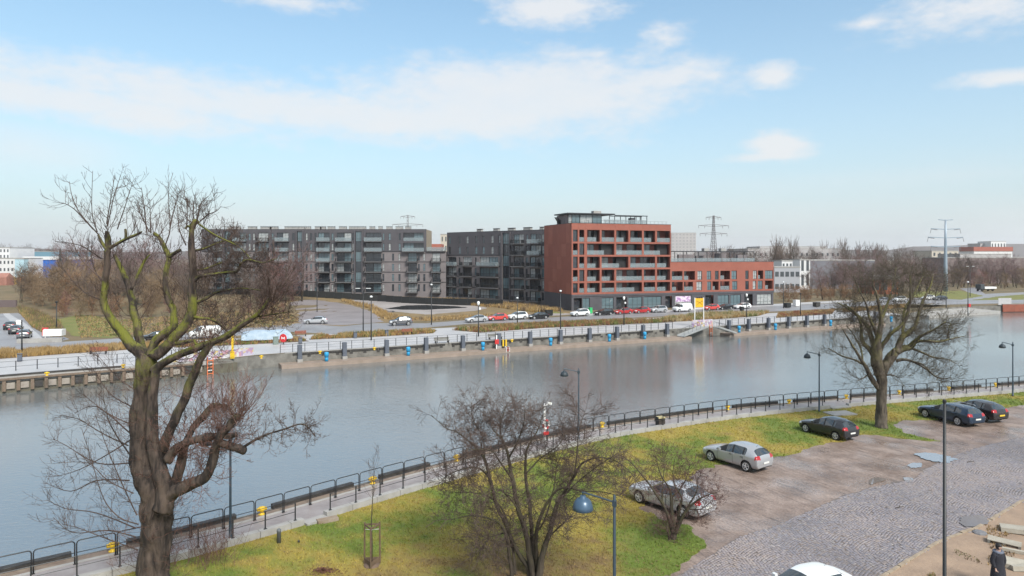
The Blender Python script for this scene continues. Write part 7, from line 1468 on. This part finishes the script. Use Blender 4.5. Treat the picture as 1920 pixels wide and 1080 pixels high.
# camera mast with rescue ring at the quay
g = G(1021, 838, .05); r = empty('camera_mast', (g.x, g.y, .05), R(40), 'white mast with a camera and a red and white life ring behind the bush', 'mast'); hh = (H - (757 - HY) / F * g.y) - .05; MB().lathe([(.08, 0), (.07, hh - .3), (.04, hh)], 10).build('mast', m_white, r, True)
MB().bar((0, 0, hh - .15), (.45, 0, hh - .05), .05).build('arm', m_white, r); mb = MB(); mb.bar((.30, 0, hh + .02), (.62, 0, hh - .08), .16); mb.build('camera', m_white, r)
tr_ = MB(); M = 20; N_ = 8
for i in range(M):
    for j in range(N_): a, b = 6.2832 * i / M, 6.2832 * j / N_; rr_ = .27 + .07 * math.cos(b); tr_.v.append((rr_ * math.cos(a), -.16 + .07 * math.sin(b), 1.55 + rr_ * math.sin(a)))
for i in range(M):
    for j in range(N_): tr_.f.append((i * N_ + j, ((i + 1) % M) * N_ + j, ((i + 1) % M) * N_ + (j + 1) % N_, i * N_ + (j + 1) % N_)); tr_.m.append((i // 3) % 2)
tr_.build('life_ring', [m_white, m_redw], r, True); MB().box(-.22, .22, -.2, -.061, .85, 1.04).build('ring_box', m_redw, r)
g = G(1238, 801, .05); r = empty('litter_bin', (g.x, g.y, .05), R(25), 'beige and black litter bin on the walkway right of the bush', 'bin'); MB().box(-.28, .28, -.2, .2, .06, .62).build('bin_body', mat('dark_brown_bin', (.05, .04, .035), .6), r); MB().box(-.3, .3, -.22, .22, .70, .80).build('bin_roof', mat('beige_bin', (.42, .36, .2), .6), r)
for s in (-1, 1): MB().box(s * .25 - .03, s * .25 + .03, -.18, .18, 0, .70).build('frame', m_pole, r) if False else MB().box(s * .32 - .02, s * .32 + .02, -.15, .15, 0, .82).build('frame', m_pole, r)
g = G(1575, 776); tag(MB().box(-1.1, 1.1, -.7, .7, 0, .09).build('concrete_slab', m_conc, None, False, (g.x, g.y, .0), R(14)), 'flat pale concrete slab on the lawn before the kerb gap', 'slab')
# debris at the bottom right: broken slabs and planks
m_slab = mat('weathered_slab', (.40, .37, .31), .85, c2=(.3, .27, .22), scale=2.5, bump=.01)
def slab(x, y, L, W, T, rz, tilt, lb, planks=0, z=.02):
    g = G(x, y); r = empty('broken_slab' if not planks else 'pallet', (g.x, g.y, z), R(rz), lb, 'slab' if not planks else 'pallet'); r.rotation_euler = (R(tilt), R(tilt * .6), R(rz))
    if planks:
        for k in range(planks): MB().box(-L / 2, L / 2, -W / 2 + k * W / planks + .01, -W / 2 + (k + 1) * W / planks - .01, T - .03, T).build('plank', m_slab, r)
        for sx in (-.9, 0, .9): MB().box(sx * L / 2 - .05, sx * L / 2 + .05, -W / 2, W / 2, 0, T - .031).build('bearer', m_bgrey, r)
    else: MB().box(-L / 2, L / 2, -W / 2, W / 2, 0, T).build('slab', m_slab, r)
slab(1883, 1021, 1.25, .55, .16, -38, 4, 'pale plank pallet lying behind the walking person', 5); slab(1912, 998, 1.5, .9, .2, -30, -5, 'dark edged concrete slab at the right edge above the pallet'); slab(1897, 1062, 1.15, .7, .22, -28, 7, 'broken grey concrete slab right of the walking person'); slab(1917, 1040, 1.6, .14, .14, -30, 3, 'pale timber beam behind the broken slab'); slab(1916, 1068, .9, .6, .2, -10, -6, 'second broken concrete slab at the right border')
g = G(1837, 1000); tag(MB().lathe([(.32, 0), (.30, .05), (.2, .1), (.05, .12)], 9).build('loose_stone', mat('grey_stone', (.18, .18, .19), .8, c2=(.13, .13, .14), scale=4), None, False, (g.x, g.y, .01)), 'flat grey stone at the corner of the cobbles', 'stone')
tufts('green weeds along the edge of the sandy path', 'weeds', [(1750, 1075), (1765, 1090), (1740, 1095), (1720, 1085)], [GRN, GRN, TAN], 160, .12, 70, .015)
tufts('weeds growing round the broken slabs', 'weeds', [(1848, 985), (1900, 990), (1900, 1002), (1870, 1012), (1905, 1040), (1880, 1078), (1850, 1058), (1858, 1030), (1850, 1005)], [GRN, OCH, TAN, BRN], 90, .12, 71, .016)
tufts('dry weed patches on the sandy path', 'weeds', [(1790, 1030), (1830, 1046), (1845, 1060), (1815, 1052), (1790, 1038)], [TAN, GRN, BRN], 90, .08, 72, .014)
# leaf heap on the lawn
g = G(607, 1072); rr_ = random.Random(8); mb = MB()
for k in range(420):
    a, q = rr_.uniform(0, 6.28), rr_.gauss(0, .3); x, y = q * math.cos(a) * 1.3, q * math.sin(a) * .7; z = .02 + max(0, .16 - abs(q) * .35) * rr_.random(); s = rr_.uniform(.03, .06); b = rr_.uniform(0, 6.28); mb.add([(x - s * math.cos(b), y - s * math.sin(b), z), (x + s * .5 * math.sin(b), y - s * .5 * math.cos(b), z + .02), (x + s * math.cos(b), y + s * math.sin(b), z + rr_.uniform(-.01, .03)), (x - s * .5 * math.sin(b), y + s * .5 * math.cos(b), z)], [(0, 1, 2, 3)])
o = mb.build('leaf_heap', mat('brown_leaf_heap', (.12, .05, .03), .85), None, False, (g.x, g.y, 0)); tag(o, 'small heap of dark brown leaves on the lawn', None, None, 'stuff')
# twigs lying on the cobbles
for x, y, lb in ((1687, 953, 'dark broken twig lying on the middle of the cobbles'), (1820, 867, 'dark broken twig lying on the far cobbles')):
    g = G(x, y); mb = MB(); mb.tube([(-.3, 0, .05), (0, .03, .06), (.28, -.02, .05)], .018, 5); mb.tube([(0, .03, .06), (.15, .12, .07)], .01, 4); tag(mb.build('fallen_twig', m_bark3, None, False, (g.x, g.y, 0), R(20)), lb, 'twig')

# ================================================================= PERSON
def person():
    Y = 27.0; x = (1871 - CX) / F * Y; root = empty('person', (x, Y, .02), R(200), 'person in a long black coat and grey scarf walking on the sandy path', 'person'); me = bpy.data.meshes.new('body')
    J = [(0, 0, .95), (0, 0, 1.15), (0, .01, 1.38), (0, .02, 1.50), (0, .035, 1.585), (0, .05, 1.66), (0, .05, 1.745),
         (.19, .01, 1.40), (.24, -.03, 1.13), (.22, .06, .90), (.215, .09, .82), (-.19, .01, 1.40), (-.25, .05, 1.13), (-.235, .02, .90), (-.23, .04, .82),
         (.10, .0, .90), (.11, .10, .50), (.11, .02, .10), (.115, .14, .045), (-.10, 0, .90), (-.11, -.06, .50), (-.11, -.24, .13), (-.115, -.14, .05)]
    E = [(0, 1), (1, 2), (2, 3), (3, 4), (4, 5), (5, 6), (2, 7), (7, 8), (8, 9), (9, 10), (2, 11), (11, 12), (12, 13), (13, 14), (0, 15), (15, 16), (16, 17), (17, 18), (0, 19), (19, 20), (20, 21), (21, 22)]
    Rr = [.15, .15, .16, .075, .075, .095, .07, .075, .058, .045, .035, .075, .058, .045, .035, .10, .075, .05, .04, .10, .075, .05, .04]
    me.from_pydata(J, E, []); ob = link('body', me); ob.modifiers.new('k', 'SKIN'); sv = me.skin_vertices[0].data
    for i, r in enumerate(Rr): sv[i].radius = (r, r * (.8 if i in (0, 1, 2) else 1))
    sv[0].use_root = True; s_ = ob.modifiers.new('s', 'SUBSURF'); s_.levels = 2; dg = bpy.context.evaluated_depsgraph_get(); ev = bpy.data.meshes.new_from_object(ob.evaluated_get(dg)); bpy.data.objects.remove(ob)
    skin = mat('skin', (.50, .32, .25), .6); trs = mat('dark_trousers', (.022, .022, .028), .85); ev.materials.clear()
    for m_ in (skin, trs): ev.materials.append(m_)
    for p in ev.polygons: p.material_index = 0 if p.center.z > 1.5 or (p.center.z < .9 and abs(p.center.x) > .17) else 1; p.use_smooth = True
    ev.name = 'body'; link('body', ev, root)
    coat = mat('black_coat', (.012, .013, .02), .85, c2=(.018, .019, .028), scale=6, bump=.004); mb = MB(); n = 20; prof = [(.30, .26, .50), (.285, .24, .70), (.25, .20, .95), (.225, .175, 1.12), (.235, .18, 1.28), (.225, .165, 1.40), (.15, .13, 1.475), (.10, .10, 1.50)]
    for a, b, z in prof: mb.v += [(a * math.cos(6.2832 * k / n), b * math.sin(6.2832 * k / n) + .01 + .012 * math.sin(5 * 6.2832 * k / n) * (z < 1), z) for k in range(n)]
    for i in range(len(prof) - 1):
        for k in range(n): mb.f.append((i * n + k, i * n + (k + 1) % n, (i + 1) * n + (k + 1) % n, (i + 1) * n + k)); mb.m.append(0)
    mb.build('coat', coat, root, True)
    for s, pts in ((1, [(.18, .01, 1.42), (.26, -.03, 1.14), (.235, .05, .90)]), (-1, [(-.18, .01, 1.42), (-.27, .05, 1.14), (-.25, .02, .90)])): mb = MB(); mb.tube([tuple(q) for q in catmull(pts, 4)], [.10 - .004 * i for i in range(9)], 10); mb.build('sleeve', coat, root, True)
    sc = mat('grey_scarf', (.14, .16, .21), .9, c2=(.10, .115, .15), scale=12); mb = MB(); M = 18; N_ = 8
    for i in range(M):
        for j in range(N_): a, b = 6.2832 * i / M, 6.2832 * j / N_; q = .135 + .05 * math.cos(b); mb.v.append((q * 1.15 * math.cos(a), q * math.sin(a) + .015, 1.475 + .06 * math.sin(b) + .01 * math.sin(4 * a)))
    for i in range(M):
        for j in range(N_): mb.f.append((i * N_ + j, ((i + 1) % M) * N_ + j, ((i + 1) % M) * N_ + (j + 1) % N_, i * N_ + (j + 1) % N_)); mb.m.append(0)
    mb.build('scarf', sc, root, True)
    hr = mat('dark_hair', (.012, .010, .010), .6); bm = bmesh.new(); bmesh.ops.create_uvsphere(bm, u_segments=16, v_segments=12, radius=1)
    for v in bm.verts:
        v.co = Vector((v.co.x * .105, v.co.y * .125 + .035, v.co.z * .135 + 1.68))
        if v.co.y > .12 and v.co.z < 1.70: v.co.y = .085
        v.co += Vector((0, 0, .006 * noise.noise(v.co * 30)))
    m2 = bpy.data.meshes.new('hair'); bm.to_mesh(m2); bm.free(); m2.materials.append(hr); m2.polygons.foreach_set('use_smooth', [True] * len(m2.polygons)); link('hair', m2, root)
    mb = MB(); mb.tube([(0, .125, 1.655), (0, .155, 1.635), (0, .13, 1.625)], [.012, .018, .012], 6); mb.build('nose', skin, root, True)
    for s in (-1, 1):
        MB().lathe([(.004, -.006), (.012, 0), (.004, .006)], 8, (s * .035, .132, 1.668)).build('eye', m_black, root); mb = MB(); c = (s * .225, .09 if s > 0 else .04, .80)
        mb.tube([(c[0], c[1] - .01, .86), (c[0], c[1], .80), (c[0], c[1] + .005, .765)], [.03, .042, .036], 8)
        for k in range(4): fx = c[0]; fy = c[1] - .03 + k * .021; mb.tube([(fx, fy, .77), (fx - s * .006, fy, .735), (fx - s * .02, fy, .705 + .008 * abs(k - 1.5))], [.0105, .0095, .008], 6)
        mb.tube([(c[0], c[1] + .035, .81), (c[0] - s * .012, c[1] + .06, .78), (c[0] - s * .02, c[1] + .062, .75)], [.013, .012, .009], 6); mb.build('hand', skin, root, True)
    for s, y, z in ((1, .12, 0), (-1, -.17, .04)): mb = MB(); mb.tube([(s * .11, y - .12, z + .05), (s * .11, y, z + .055), (s * .112, y + .14, z + .035)], [.045, .05, .035], 8); mb.build('shoe', m_black, root, True)
person()
# ================================================================= HAZE
def haze():
    m = bpy.data.materials.new('haze'); m.use_nodes = True; nt = m.node_tree; N = nt.nodes; L = nt.links; N.clear()
    out = N.new('ShaderNodeOutputMaterial'); v = N.new('ShaderNodeVolumePrincipled'); v.inputs['Color'].default_value = (.97, .98, 1.0, 1); v.inputs['Density'].default_value = HAZE_D; v.inputs['Anisotropy'].default_value = .2
    L.new(v.outputs[0], out.inputs['Volume'])
    o = MB().box(-3300, 3300, -2700, 3300, -6.5, 95).build('haze', m); o['kind'] = 'stuff'; o['label'] = 'thin winter haze over the whole scene'; return o
HAZE_D = .00013
haze()
